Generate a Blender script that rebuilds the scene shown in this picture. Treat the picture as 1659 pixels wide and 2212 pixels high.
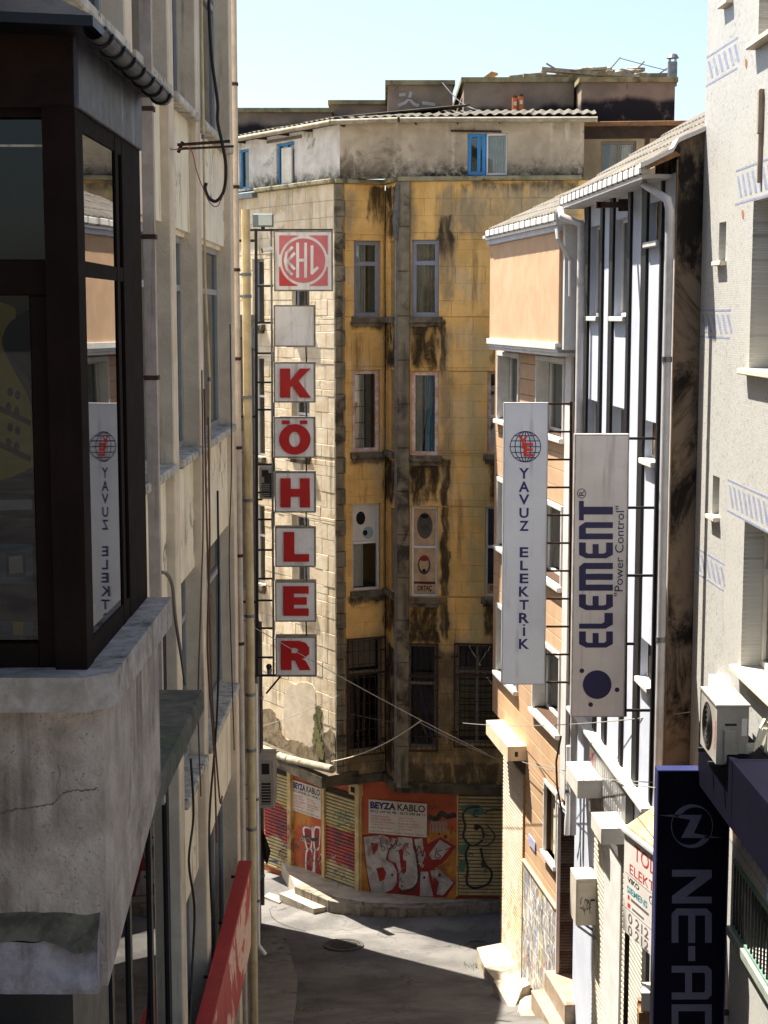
import bpy, bmesh, math, random
from mathutils import Vector, Matrix, geometry, noise as mnoise
random.seed(7)
for o in list(bpy.data.objects): bpy.data.objects.remove(o)
SC = bpy.context.scene
COL = SC.collection
# ---------------------------------------------------------------- camera
CAMZ, TH, FPX = 12.4, math.radians(7.03), 3456.0
cam = bpy.data.cameras.new('camera'); cam.sensor_fit = 'HORIZONTAL'
cam.sensor_width = 24.0; cam.lens = 24.0 * FPX / 1659.0
cam.clip_start = 0.1; cam.clip_end = 3000
cob = bpy.data.objects.new('camera', cam); COL.objects.link(cob)
cob.location = (0, 0, CAMZ); cob.rotation_euler = (math.radians(90) - TH, 0, 0)
SC.camera = cob
# ---------------------------------------------------------------- sky, sun, exposure
SUN_AZ = (-0.735, 0.678); SUN_EL = math.radians(62)
W = bpy.data.worlds.new('World'); SC.world = W; W.use_nodes = True
wn = W.node_tree.nodes; wn.clear()
sky = wn.new('ShaderNodeTexSky'); sky.sky_type = 'NISHITA'; sky.sun_disc = False
sky.sun_elevation = SUN_EL; sky.sun_rotation = math.atan2(SUN_AZ[0], SUN_AZ[1])
sky.air_density = 1.0; sky.dust_density = 2.0; sky.ozone_density = 1.0
bg = wn.new('ShaderNodeBackground'); bg.inputs['Strength'].default_value = 0.053
wo = wn.new('ShaderNodeOutputWorld')
W.node_tree.links.new(sky.outputs[0], bg.inputs[0]); W.node_tree.links.new(bg.outputs[0], wo.inputs[0])
sl = bpy.data.lights.new('sun', 'SUN'); sl.energy = 3.9; sl.angle = math.radians(0.55); sl.color = (1.0, 0.93, 0.82)
so = bpy.data.objects.new('sun', sl); COL.objects.link(so)
_a = Vector((SUN_AZ[0], SUN_AZ[1])).normalized()
SDIR = Vector((_a.x * math.cos(SUN_EL), _a.y * math.cos(SUN_EL), math.sin(SUN_EL)))
so.rotation_euler = SDIR.to_track_quat('Z', 'Y').to_euler(); so.location = (-20, 20, 40)
SC.view_settings.view_transform = 'Standard'; SC.view_settings.look = 'None'
SC.view_settings.exposure = 2.1; SC.view_settings.gamma = 1.0; SC.view_settings.use_curve_mapping = False
SC.render.engine = 'CYCLES'
SC.cycles.max_bounces = 9; SC.cycles.diffuse_bounces = 5; SC.cycles.glossy_bounces = 4
SC.cycles.transparent_max_bounces = 8; SC.cycles.caustics_reflective = False; SC.cycles.caustics_refractive = False
SC.cycles.sample_clamp_indirect = 6.0; SC.cycles.use_denoising = True

# ---------------------------------------------------------------- geometry helpers
CP = Vector((0, 0, CAMZ)); FW = Vector((0, math.cos(TH), -math.sin(TH))); UP = Vector((0, math.sin(TH), math.cos(TH)))
def ray(px, py):
    return Vector(((px - 829.5) / FPX, 0, 0)) + FW - UP * ((py - 1106.0) / FPX)
def onY(px, py, Y):
    d = ray(px, py); return CP + d * (Y / d.y)
def onZ(px, py, z):
    d = ray(px, py); return CP + d * ((z - CAMZ) / d.z)
def onX(px, py, X):
    d = ray(px, py); return CP + d * (X / d.x)
def hx(px, Y, py=680):            # ground-plan X of an image column at distance Y
    return onY(px, py, Y).x
class Frame:
    """a wall's own axes: u to the right as seen from the street, v up, n out to the street"""
    def __init__(s, o, u, v=(0, 0, 1)):
        s.o = Vector(o); s.u = Vector(u).normalized(); s.v = Vector(v).normalized(); s.n = s.u.cross(s.v).normalized()
    def pt(s, a, b, d=0.0): return s.o + s.u * a + s.v * b + s.n * d
    def uz(s, px, py, d=0.0):
        r = ray(px, py); o = s.o + s.n * d
        p = CP + r * (s.n.dot(o - CP) / s.n.dot(r)) - s.o
        return p.dot(s.u), p.dot(s.v)
    def U(s, px, py=680, d=0.0): return s.uz(px, py, d)[0]
    def Z(s, px, py, d=0.0): return s.uz(px, py, d)[1]
    def rot(s): return math.atan2(s.u.y, s.u.x)
    def shift(s, a=0, b=0, d=0): return Frame(s.pt(a, b, d), s.u, s.v)
def F2(p0, p1):
    return Frame((p0[0], p0[1], 0), (p1[0] - p0[0], p1[1] - p0[1], 0))
def FY(Y): return Frame((0, Y, 0), (1, 0, 0))
FX0 = Frame((0, 0, 0), (1, 0, 0))

class MB:
    def __init__(s): s.v = []; s.f = []; s.sm = False
    def add(s, vs, fs):
        k = len(s.v); s.v += [Vector(p) for p in vs]; s.f += [tuple(i + k for i in f) for f in fs]; return s
    def hexa(s, p):   # 8 points: bottom ring 0-3, top ring 4-7
        return s.add(p, [(3, 2, 1, 0), (4, 5, 6, 7), (0, 1, 5, 4), (1, 2, 6, 5), (2, 3, 7, 6), (3, 0, 4, 7)])
    def fbox(s, F, u0, u1, z0, z1, d0, d1, c=0.0):
        if u1 < u0: u0, u1 = u1, u0
        if z1 < z0: z0, z1 = z1, z0
        if d1 < d0: d0, d1 = d1, d0
        c = min(c, (u1 - u0) * .3, (z1 - z0) * .3, (d1 - d0) * .6)
        if c <= 0:
            return s.hexa([F.pt(u0, z0, d1), F.pt(u1, z0, d1), F.pt(u1, z0, d0), F.pt(u0, z0, d0),
                           F.pt(u0, z1, d1), F.pt(u1, z1, d1), F.pt(u1, z1, d0), F.pt(u0, z1, d0)])
        # front edges chamfered
        vs = [F.pt(u0, z0, d0), F.pt(u1, z0, d0), F.pt(u1, z1, d0), F.pt(u0, z1, d0),
              F.pt(u0, z0, d1 - c), F.pt(u1, z0, d1 - c), F.pt(u1, z1, d1 - c), F.pt(u0, z1, d1 - c),
              F.pt(u0 + c, z0 + c, d1), F.pt(u1 - c, z0 + c, d1), F.pt(u1 - c, z1 - c, d1), F.pt(u0 + c, z1 - c, d1)]
        fs = [(3, 2, 1, 0), (8, 9, 10, 11)]
        for i in range(4):
            j = (i + 1) % 4
            fs += [(i, j, 4 + j, 4 + i), (4 + i, 4 + j, 8 + j, 8 + i)]
        return s.add(vs, fs)
    def quad(s, *p): return s.add(p, [(0, 1, 2, 3)])
    def prism(s, F, poly, d0, d1):
        n = len(poly)
        area = sum(poly[i][0] * poly[(i + 1) % n][1] - poly[(i + 1) % n][0] * poly[i][1] for i in range(n))
        if area < 0: poly = poly[::-1]
        vs = [F.pt(a, b, d1) for a, b in poly] + [F.pt(a, b, d0) for a, b in poly]
        fs = [tuple(range(n)), tuple(range(2 * n - 1, n - 1, -1))]
        fs += [(i + n, (i + 1) % n + n, (i + 1) % n, i) for i in range(n)]
        return s.add(vs, fs)
    def slab(s, pts, zt, zb):  # plan polygon between two heights (zt/zb number or list)
        n = len(pts)
        area = sum(pts[i][0] * pts[(i + 1) % n][1] - pts[(i + 1) % n][0] * pts[i][1] for i in range(n))
        if area < 0:
            pts = pts[::-1]
            if isinstance(zt, list): zt = zt[::-1]
            if isinstance(zb, list): zb = zb[::-1]
        Zt = zt if isinstance(zt, list) else [zt] * n; Zb = zb if isinstance(zb, list) else [zb] * n
        vs = [Vector((p[0], p[1], Zt[i])) for i, p in enumerate(pts)] + [Vector((p[0], p[1], Zb[i])) for i, p in enumerate(pts)]
        fs = [tuple(range(n)), tuple(range(2 * n - 1, n - 1, -1))] + [(i + n, (i + 1) % n + n, (i + 1) % n, i) for i in range(n)]
        return s.add(vs, fs)
    def tube(s, pts, r, seg=8, caps=True):
        pts = [Vector(p) for p in pts]; n = len(pts); k0 = len(s.v)
        rr = r if isinstance(r, (list, tuple)) else [r] * n
        t0 = (pts[1] - pts[0]).normalized()
        a = t0.orthogonal().normalized()
        for i, p in enumerate(pts):
            t = ((pts[min(i + 1, n - 1)] - p).normalized() + (p - pts[max(i - 1, 0)]).normalized())
            t = t.normalized() if t.length > 1e-6 else t0
            a = (a - t * a.dot(t)).normalized(); b = t.cross(a)
            for k in range(seg):
                w = 2 * math.pi * k / seg
                s.v.append(p + (a * math.cos(w) + b * math.sin(w)) * rr[i])
        for i in range(n - 1):
            for k in range(seg):
                q = k0 + i * seg
                s.f.append((q + k, q + (k + 1) % seg, q + seg + (k + 1) % seg, q + seg + k))
        if caps:
            s.f.append(tuple(k0 + k for k in range(seg - 1, -1, -1)))
            s.f.append(tuple(k0 + (n - 1) * seg + k for k in range(seg)))
        return s
    def bar(s, p, q, w, h=None, up=(0, 0, 1)):
        p = Vector(p); q = Vector(q); t = (q - p).normalized(); h = h or w
        upv = Vector(up)
        if abs(t.dot(upv)) > .98: upv = Vector((1, 0, 0))
        x = t.cross(upv).normalized(); y = x.cross(t)
        c = [x * (-w / 2) + y * (-h / 2), x * (w / 2) + y * (-h / 2), x * (w / 2) + y * (h / 2), x * (-w / 2) + y * (h / 2)]
        vs = [p + k for k in c] + [q + k for k in c]
        return s.add(vs, [(0, 1, 2, 3), (7, 6, 5, 4), (0, 4, 5, 1), (1, 5, 6, 2), (2, 6, 7, 3), (3, 7, 4, 0)])
    def disc(s, c, nrm, r, h, seg=20, r2=None):
        nrm = Vector(nrm).normalized(); c = Vector(c)
        return s.tube([c, c + nrm * h], [r, r if r2 is None else r2], seg)
    def ball(s, c, r, seg=10, sc=(1, 1, 1)):
        k = len(s.v); c = Vector(c); rings = seg // 2
        for i in range(rings + 1):
            th = math.pi * i / rings
            for j in range(seg):
                ph = 2 * math.pi * j / seg
                s.v.append(c + Vector((r * sc[0] * math.sin(th) * math.cos(ph), r * sc[1] * math.sin(th) * math.sin(ph), r * sc[2] * math.cos(th))))
        for i in range(rings):
            for j in range(seg):
                s.f.append((k + i * seg + j, k + (i + 1) * seg + j, k + (i + 1) * seg + (j + 1) % seg, k + i * seg + (j + 1) % seg))
        return s
    def strip(s, F, pts, w, d=0.0, th=0.0):   # flat stroke along 2D points on a frame
        n = len(pts); L = []; Rr = []
        for i in range(n):
            a = Vector(pts[max(i - 1, 0)][:2]); b = Vector(pts[min(i + 1, n - 1)][:2]); t = (b - a)
            t = t.normalized() if t.length > 1e-9 else Vector((1, 0)); nn = Vector((-t.y, t.x))
            ww = (w[i] if isinstance(w, (list, tuple)) else w) / 2
            p = Vector(pts[i][:2]); L.append(p + nn * ww); Rr.append(p - nn * ww)
        for i in range(n - 1):
            s.quad(F.pt(Rr[i].x, Rr[i].y, d), F.pt(Rr[i + 1].x, Rr[i + 1].y, d), F.pt(L[i + 1].x, L[i + 1].y, d), F.pt(L[i].x, L[i].y, d))
        return s

WLOC = {}
def obj(name, mb, mat, parent=None, smooth=False, kind=None, label=None):
    """link one mesh object; its origin at the middle of its own geometry"""
    vs = mb.v
    if not vs: return None
    c = sum(vs, Vector()) / len(vs)
    c.z = min(p.z for p in vs)
    me = bpy.data.meshes.new(name); me.from_pydata([tuple(p - c) for p in vs], [], mb.f); me.update()
    if smooth:
        me.polygons.foreach_set('use_smooth', [True] * len(me.polygons))
        try: me.set_sharp_from_angle(angle=math.radians(42))
        except Exception: pass
    ml = mat if isinstance(mat, (list, tuple)) else [mat]
    for m in ml: me.materials.append(m)
    o = bpy.data.objects.new(name, me); COL.objects.link(o)
    place(o, c, parent)
    if kind: o['kind'] = kind
    if label: o['label'] = label
    return o
def place(o, c, parent):
    o.parent = parent
    o.location = Vector(c) - (WLOC[parent.name] if parent else Vector())
    WLOC[o.name] = Vector(c)
def thing(name, label, cat, loc, group=None):
    o = bpy.data.objects.new(name, None); COL.objects.link(o); o.empty_display_size = .2
    o.location = loc; WLOC[o.name] = Vector(loc); o['label'] = label; o['category'] = cat
    if group: o['group'] = group
    return o
def tag(o, label, cat, group=None):
    o['label'] = label; o['category'] = cat
    if group: o['group'] = group
    return o
def struct(name, mb, mat, smooth=False):
    o = obj(name, mb, mat, None, smooth); o['kind'] = 'structure'; return o
_bc = {}
def block(name, F, u0, u1, z0, z1, d0, d1, mat, parent, c=.008):
    """a single block / plank / slat: alike pieces share one mesh"""
    w, h, t = round(u1 - u0, 2), round(z1 - z0, 2), round(d1 - d0, 3)
    k = (w, h, t, mat.name, c)
    if k not in _bc:
        m = MB().fbox(FX0, -w / 2, w / 2, 0, h, 0, t, c)
        me = bpy.data.meshes.new(name); me.from_pydata([tuple(p) for p in m.v], [], m.f); me.materials.append(mat); _bc[k] = me
    o = bpy.data.objects.new(name, _bc[k]); COL.objects.link(o)
    place(o, F.pt((u0 + u1) / 2, z0, d0), parent)
    o.rotation_euler.z = F.rot()
    return o
def curve_art(splines, smooth=False):
    """closed 2D outlines -> filled verts and faces (inner outlines become holes)"""
    cu = bpy.data.curves.new('art', 'CURVE'); cu.dimensions = '2D'; cu.fill_mode = 'FRONT'
    for sp in splines:
        if smooth: sp = csmooth(sp)
        s = cu.splines.new('POLY'); s.points.add(len(sp) - 1)
        for i, p in enumerate(sp): s.points[i].co = (p[0], p[1], 0, 1)
        s.use_cyclic_u = True
    return _tomesh(cu)
def _tomesh(cu):
    o = bpy.data.objects.new('tmp', cu); COL.objects.link(o)
    dg = bpy.context.evaluated_depsgraph_get(); dg.update()
    me = bpy.data.meshes.new_from_object(o.evaluated_get(dg))
    vs = [tuple(v.co) for v in me.vertices]; fs = [tuple(p.vertices) for p in me.polygons]
    bpy.data.objects.remove(o); bpy.data.meshes.remove(me); bpy.data.curves.remove(cu)
    return vs, fs
def csmooth(p, k=6, closed=True):
    n = len(p); out = []
    rng = range(n) if closed else range(n - 1)
    for i in rng:
        g = (lambda j: p[j % n]) if closed else (lambda j: p[max(0, min(n - 1, j))])
        a, b, c, d = (Vector(g(j)[:2]) for j in (i - 1, i, i + 1, i + 2))
        for t in range(k):
            t = t / k
            q = .5 * ((2 * b) + (c - a) * t + (2 * a - 5 * b + 4 * c - d) * t * t + (3 * b - a - 3 * c + d) * t ** 3)
            out.append((q.x, q.y))
    if not closed: out.append(tuple(p[-1][:2]))
    return out
def art(mb, F, splines, d, smooth=False, th=0.0):
    vs, fs = curve_art(splines, smooth)
    _put(mb, F, vs, fs, d, th)
def _put(mb, F, vs, fs, d, th=0.0):
    a = []
    for f in fs:
        if len(f) >= 3:
            x = [vs[i] for i in f]
            ar = sum(x[i][0] * x[(i + 1) % len(x)][1] - x[(i + 1) % len(x)][0] * x[i][1] for i in range(len(x)))
            a.append(f if ar > 0 else f[::-1])
    mb.add([F.pt(p[0], p[1], d) for p in vs], a)
    if th:   # rim
        ed = {}
        for f in a:
            for i in range(len(f)):
                e = (f[i], f[(i + 1) % len(f)])
                if (e[1], e[0]) in ed: del ed[(e[1], e[0])]
                else: ed[e] = 1
        for i, j in ed:
            mb.quad(F.pt(vs[i][0], vs[i][1], d), F.pt(vs[i][0], vs[i][1], d - th), F.pt(vs[j][0], vs[j][1], d - th), F.pt(vs[j][0], vs[j][1], d))
def glyphs(s, bold=0.0, res=3, space=1.0):
    cu = bpy.data.curves.new('t', 'FONT'); cu.body = s; cu.offset = bold; cu.resolution_u = res; cu.space_character = space
    return _tomesh(cu)
def text(mb, F, s, u0, u1, z0, z1, d, bold=0.0, rot=0, shear=0.0, th=0.0, space=1.0, keep=False):
    vs, fs = glyphs(s, bold, 3, space)
    if rot == 90: vs = [(-y, x, 0) for x, y, _ in vs]
    if rot == -90: vs = [(y, -x, 0) for x, y, _ in vs]
    x0 = min(p[0] for p in vs); x1 = max(p[0] for p in vs); y0 = min(p[1] for p in vs); y1 = max(p[1] for p in vs)
    sx = (u1 - u0) / (x1 - x0); sy = (z1 - z0) / (y1 - y0)
    if keep: sx = sy = min(sx, sy)
    vs = [(u0 + (p[0] - x0) * sx + shear * (p[0] - x0) * 0, z0 + (p[1] - y0) * sy + shear * (p[0] - x0) * sx, 0) for p in vs]
    _put(mb, F, vs, fs, d, th)
def cells(u0, u1, z0, z1, holes):
    us = sorted({u0, u1, *[min(max(h[0], u0), u1) for h in holes], *[min(max(h[1], u0), u1) for h in holes]})
    zs = sorted({z0, z1, *[min(max(h[2], z0), z1) for h in holes], *[min(max(h[3], z0), z1) for h in holes]})
    out = []
    for i in range(len(us) - 1):
        for j in range(len(zs) - 1):
            cu_, cz = (us[i] + us[i + 1]) / 2, (zs[j] + zs[j + 1]) / 2
            if us[i + 1] - us[i] > 1e-5 and zs[j + 1] - zs[j] > 1e-5 and not any(h[0] < cu_ < h[1] and h[2] < cz < h[3] for h in holes):
                out.append((us[i], us[i + 1], zs[j], zs[j + 1]))
    return out
def wallmb(F, u0, u1, z0, z1, holes, d1=0.0, depth=.25, sides=True):
    """a wall face with openings and their reveals"""
    m = MB()
    for a, b, c, e in cells(u0, u1, z0, z1, holes):
        m.quad(F.pt(a, c, d1), F.pt(b, c, d1), F.pt(b, e, d1), F.pt(a, e, d1))
    q = d1 - depth
    for a, b, c, e in holes:
        m.quad(F.pt(a, c, d1), F.pt(a, e, d1), F.pt(a, e, q), F.pt(a, c, q))
        m.quad(F.pt(b, c, q), F.pt(b, e, q), F.pt(b, e, d1), F.pt(b, c, d1))
        m.quad(F.pt(a, c, q), F.pt(b, c, q), F.pt(b, c, d1), F.pt(a, c, d1))
        m.quad(F.pt(a, e, d1), F.pt(b, e, d1), F.pt(b, e, q), F.pt(a, e, q))
    if sides:
        m.quad(F.pt(u0, z0, d1), F.pt(u0, z1, d1), F.pt(u0, z1, q), F.pt(u0, z0, q))
        m.quad(F.pt(u1, z0, q), F.pt(u1, z1, q), F.pt(u1, z1, d1), F.pt(u1, z0, d1))
        m.quad(F.pt(u0, z1, d1), F.pt(u1, z1, d1), F.pt(u1, z1, q), F.pt(u0, z1, q))
        m.quad(F.pt(u0, z0, q), F.pt(u1, z0, q), F.pt(u1, z0, d1), F.pt(u0, z0, d1))
    return m
def ground_z(X, Y):
    if Y >= 31.5: z = 0.0
    elif Y >= 27.5: t = (31.5 - Y) / 4; z = .45 * (t * t * .6 + t * .4)
    elif Y >= 24.5: t = (27.5 - Y) / 3; z = .45 + .18 * 3 * t + .21 * t * t
    else: z = 1.2 + .29 * (24.5 - Y)
    if Y > 30.5 and X < -.4: z -= .08 * (-X - .4) * min(1, (Y - 30.5) / 1.5) * (1 if X > -6 else 1)
    return min(max(z, -1.6), 5.2)
def subdiv_path(p, q, n, sag=0.0):
    p = Vector(p); q = Vector(q)
    return [p.lerp(q, i / n) - Vector((0, 0, sag * 4 * (i / n) * (1 - i / n))) for i in range(n + 1)]

# ---------------------------------------------------------------- materials
MATS = {}
def lin(c):
    """sRGB 0-255 -> linear"""
    return tuple(((x / 255) / 12.92 if x / 255 <= .04045 else ((x / 255 + .055) / 1.055) ** 2.4) for x in c)
class NT:
    def __init__(s, name):
        s.m = bpy.data.materials.new(name); s.m.use_nodes = True; s.t = s.m.node_tree; s.n = s.t.nodes; s.n.clear()
        s.out = s.n.new('ShaderNodeOutputMaterial')
        s.pos = s.n.new('ShaderNodeNewGeometry').outputs['Position']
    def L(s, a, b): s.t.links.new(a, b)
    def node(s, k, **kw):
        x = s.n.new(k)
        for a, b in kw.items():
            if hasattr(x, a): setattr(x, a, b)
            else: x.inputs[a].default_value = b
        return x
    def scale(s, vec, sc):
        x = s.node('ShaderNodeVectorMath', operation='MULTIPLY'); s.L(vec, x.inputs[0]); x.inputs[1].default_value = sc; return x.outputs[0]
    def noise(s, sc, detail=4, rough=.55, vec=None, stretch=None, dist=0.0):
        v = vec or s.pos
        if stretch: v = s.scale(v, stretch)
        x = s.node('ShaderNodeTexNoise'); s.L(v, x.inputs['Vector']); x.inputs['Scale'].default_value = sc
        x.inputs['Detail'].default_value = detail; x.inputs['Roughness'].default_value = rough; x.inputs['Distortion'].default_value = dist
        return x.outputs['Fac']
    def ramp(s, f, a, b):
        x = s.node('ShaderNodeMapRange', interpolation_type='SMOOTHSTEP'); s.L(f, x.inputs[0])
        x.inputs[1].default_value = a; x.inputs[2].default_value = b; return x.outputs[0]
    def math(s, op, a, b=None):
        x = s.node('ShaderNodeMath', operation=op)
        for i, q in enumerate((a, b)):
            if q is None: continue
            if isinstance(q, (int, float)): x.inputs[i].default_value = q
            else: s.L(q, x.inputs[i])
        return x.outputs[0]
    def mix(s, f, a, b, bt='MIX'):
        x = s.node('ShaderNodeMix', data_type='RGBA', blend_type=bt)
        for i, q in ((0, f), (6, a), (7, b)):
            if isinstance(q, (int, float)): x.inputs[i].default_value = q
            elif isinstance(q, tuple): x.inputs[i].default_value = (*q[:3], 1)
            else: s.L(q, x.inputs[i])
        return x.outputs[2]
    def objrand(s): return s.node('ShaderNodeObjectInfo').outputs['Random']
    def sep(s):
        x = s.node('ShaderNodeSeparateXYZ'); s.L(s.pos, x.inputs[0]); return x.outputs
    def softbox(s, X, Z, x0, x1, z0, z1, sx, szt, szb):
        """1 inside a rectangle of wall, fading at the sides / top / bottom"""
        a = s.math('MULTIPLY', s.ramp(X, x0 - sx, x0 + sx), s.ramp(X, x1 + sx, x1 - sx))
        b = s.math('MULTIPLY', s.ramp(Z, z0 - szb, z0 + szb), s.ramp(Z, z1 + szt, z1 - szt))
        return s.math('MULTIPLY', a, b)
    def bsdf(s, col, rough=.8, metal=0.0, spec=.4, bump=None, bstr=.3, bdist=.01):
        b = s.n.new('ShaderNodeBsdfPrincipled')
        if isinstance(col, tuple): b.inputs['Base Color'].default_value = (*col[:3], 1)
        else: s.L(col, b.inputs['Base Color'])
        if isinstance(rough, (int, float)): b.inputs['Roughness'].default_value = rough
        else: s.L(rough, b.inputs['Roughness'])
        b.inputs['Metallic'].default_value = metal; b.inputs['Specular IOR Level'].default_value = spec
        if bump is not None:
            x = s.n.new('ShaderNodeBump'); s.L(bump, x.inputs['Height']); x.inputs['Strength'].default_value = bstr; x.inputs['Distance'].default_value = bdist
            s.L(x.outputs[0], b.inputs['Normal'])
        s.L(b.outputs[0], s.out.inputs['Surface']); s.b = b
        return s.m
def M(name, col, col2=None, vs=2.0, rough=.85, bump=.25, bs=60, streak=None, grime=None, metal=0.0, spec=.35, perobj=0.0, speck=None, low=None):
    """weathered surface: two tones in patches, vertical runs, blotchy grime, fine relief"""
    if name in MATS: return MATS[name]
    n = NT(name); c1 = lin(col); c2 = lin(col2) if col2 else tuple(x * .82 for x in c1)
    f = n.ramp(n.noise(vs, 7, .62, dist=.4), .32, .68); c = n.mix(f, c1, c2)
    if streak:
        sc, amt, ss = streak[:3]
        g = n.ramp(n.noise(ss, 6, .6, stretch=(1, 1, .06)), .66 - .3 * amt, .80 - .16 * amt)
        g = n.math('MULTIPLY', g, n.ramp(n.noise(1.3, 3), .38, .6)); c = n.mix(n.math('MULTIPLY', g, .85), c, lin(sc))
    if grime:
        gc, amt, gs = grime
        g = n.ramp(n.math('MULTIPLY', n.noise(gs, 8, .66, dist=.6), n.noise(gs * .27, 3)), .36 - .22 * amt, .46 - .16 * amt); c = n.mix(n.math('MULTIPLY', g, .9), c, lin(gc))
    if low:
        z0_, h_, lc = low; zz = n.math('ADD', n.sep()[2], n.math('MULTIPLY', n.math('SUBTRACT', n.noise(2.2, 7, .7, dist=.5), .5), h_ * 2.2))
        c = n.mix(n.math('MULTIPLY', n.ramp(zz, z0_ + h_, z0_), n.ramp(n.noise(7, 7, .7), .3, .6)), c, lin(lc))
    if speck:
        c = n.mix(n.ramp(n.noise(speck[1], 2, .5), .66, .72), c, lin(speck[0]))
    if perobj:
        h = n.node('ShaderNodeHueSaturation'); n.L(c, h.inputs['Color'])
        r = n.objrand(); n.L(n.math('ADD', n.math('MULTIPLY', r, 2 * perobj), 1 - perobj), h.inputs['Value'])
        n.L(n.math('ADD', n.math('MULTIPLY', n.math('FRACT', n.math('MULTIPLY', r, 7.3)), perobj), 1 - perobj * .5), h.inputs['Saturation'])
        c = h.outputs[0]
    rr = n.math('ADD', n.math('MULTIPLY', n.noise(vs * 3, 3), .24), rough - .12)
    MATS[name] = n.bsdf(c, rr, metal, spec, n.math('ADD', n.noise(bs, 4, .6), n.math('MULTIPLY', n.noise(bs * .13, 4), 1.6)) if bump else None, bump)
    return MATS[name]
def flat(name, col, rough=.5, metal=0.0, spec=.4, var=.12):
    if name in MATS: return MATS[name]
    n = NT(name); c = lin(col)
    k = n.mix(n.ramp(n.noise(5, 5), .3, .7), c, tuple(x * (1 - var) for x in c))
    k = n.mix(n.math('MULTIPLY', n.ramp(n.noise(22, 6, .65, stretch=(1, 1, .15)), .52, .75), var), k, tuple(x * .45 + .01 for x in c))
    MATS[name] = n.bsdf(k, n.math('ADD', n.math('MULTIPLY', n.noise(9, 3), .2), rough - .1), metal, spec, n.noise(30, 3), .05); return MATS[name]
def glassmat(name, tint=(235, 242, 242), refl=1.0, wob=.02, ws=2.2, ior=1.62):
    """window glass: clear, with the mirror of the street growing toward grazing view"""
    if name in MATS: return MATS[name]
    n = NT(name)
    tr = n.n.new('ShaderNodeBsdfTransparent'); tr.inputs[0].default_value = (*lin(tint), 1)
    gl = n.n.new('ShaderNodeBsdfGlossy'); gl.inputs['Roughness'].default_value = .015; gl.inputs['Color'].default_value = (refl, refl, refl, 1)
    fr = n.n.new('ShaderNodeFresnel'); fr.inputs['IOR'].default_value = ior
    bp = n.n.new('ShaderNodeBump'); bp.inputs['Strength'].default_value = wob; bp.inputs['Distance'].default_value = .1
    n.L(n.noise(ws, 1, .4), bp.inputs['Height']); n.L(bp.outputs[0], gl.inputs['Normal'])
    mx = n.n.new('ShaderNodeMixShader'); n.L(fr.outputs[0], mx.inputs[0]); n.L(tr.outputs[0], mx.inputs[1]); n.L(gl.outputs[0], mx.inputs[2])
    n.L(mx.outputs[0], n.out.inputs['Surface']); MATS[name] = n.m; return n.m

GLASS = glassmat('window_glass', ior=2.0)
GLASSD = glassmat('tinted_glass', (70, 80, 82))
ROOM = flat('dark_room', (66, 62, 58), .9)
CURT = M('curtain_cloth', (238, 233, 220), (222, 216, 202), 6, .9, .1)
CURTB = M('blue_curtain_cloth', (112, 180, 206), (92, 160, 190), 5, .9, .1)
PVC = flat('white_window_plastic', (222, 222, 220), .4)
WHITE = M('white_paint', (205, 206, 208), (190, 192, 195), 3, .6, .1, 40, streak=((150, 145, 138), .35, 9))
BLACKM = flat('black_metal', (26, 25, 25), .55, 0, .4)
RUST = M('rusty_iron', (74, 48, 34), (46, 34, 28), 14, .85, .3, 80)
STEEL = M('grey_steel', (128, 130, 132), (104, 106, 108), 6, .45, .08, 50, metal=.6)
WOOD = M('bare_wood', (150, 112, 74), (116, 84, 54), 8, .8, .2, 60, streak=((86, 62, 44), .6, 14))
CREAM = M('cream_render', (236, 224, 197), (218, 205, 178), 1.6, .9, .35, 90, streak=((128, 116, 100), .45, 7), grime=((112, 102, 90), .25, 3))
PILA = M('grey_pink_render', (220, 204, 180), (200, 184, 161), 2.2, .9, .55, 70, streak=((110, 100, 92), .4, 8))
SILLST = M('stained_sill_stone', (196, 190, 178), (150, 144, 132), 6, .85, .3, 60, grime=((78, 74, 64), .45, 9))
def interior(F, u0, u1, z0, z1, d, parent, name='room'):
    """a dark shallow room behind a window"""
    m = MB(); q = d - 1.2
    m.quad(F.pt(u0, z0, q), F.pt(u1, z0, q), F.pt(u1, z1, q), F.pt(u0, z1, q))
    m.quad(F.pt(u0, z0, d), F.pt(u0, z0, q), F.pt(u0, z1, q), F.pt(u0, z1, d)); m.quad(F.pt(u1, z0, q), F.pt(u1, z0, d), F.pt(u1, z1, d), F.pt(u1, z1, q))
    m.quad(F.pt(u0, z0, d), F.pt(u1, z0, d), F.pt(u1, z0, q), F.pt(u0, z0, q)); m.quad(F.pt(u0, z1, q), F.pt(u1, z1, q), F.pt(u1, z1, d), F.pt(u0, z1, d))
    return obj(name, m, ROOM, parent)
def curtain(F, u0, u1, z0, z1, d, parent, mat=None, amp=.018, folds=5):
    m = MB(); n = folds * 6
    P = []
    for i in range(n + 1):
        t = i / n; a = u0 + (u1 - u0) * t; dd = d + amp * math.sin(t * folds * 2 * math.pi) + amp * .4 * math.sin(t * folds * 4.7)
        P.append((F.pt(a, z0, dd), F.pt(a, z1, dd * 1)))
    for i in range(n): m.quad(P[i][0], P[i + 1][0], P[i + 1][1], P[i][1])
    return obj('curtain', m, mat or CURT, parent, smooth=True)
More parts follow.
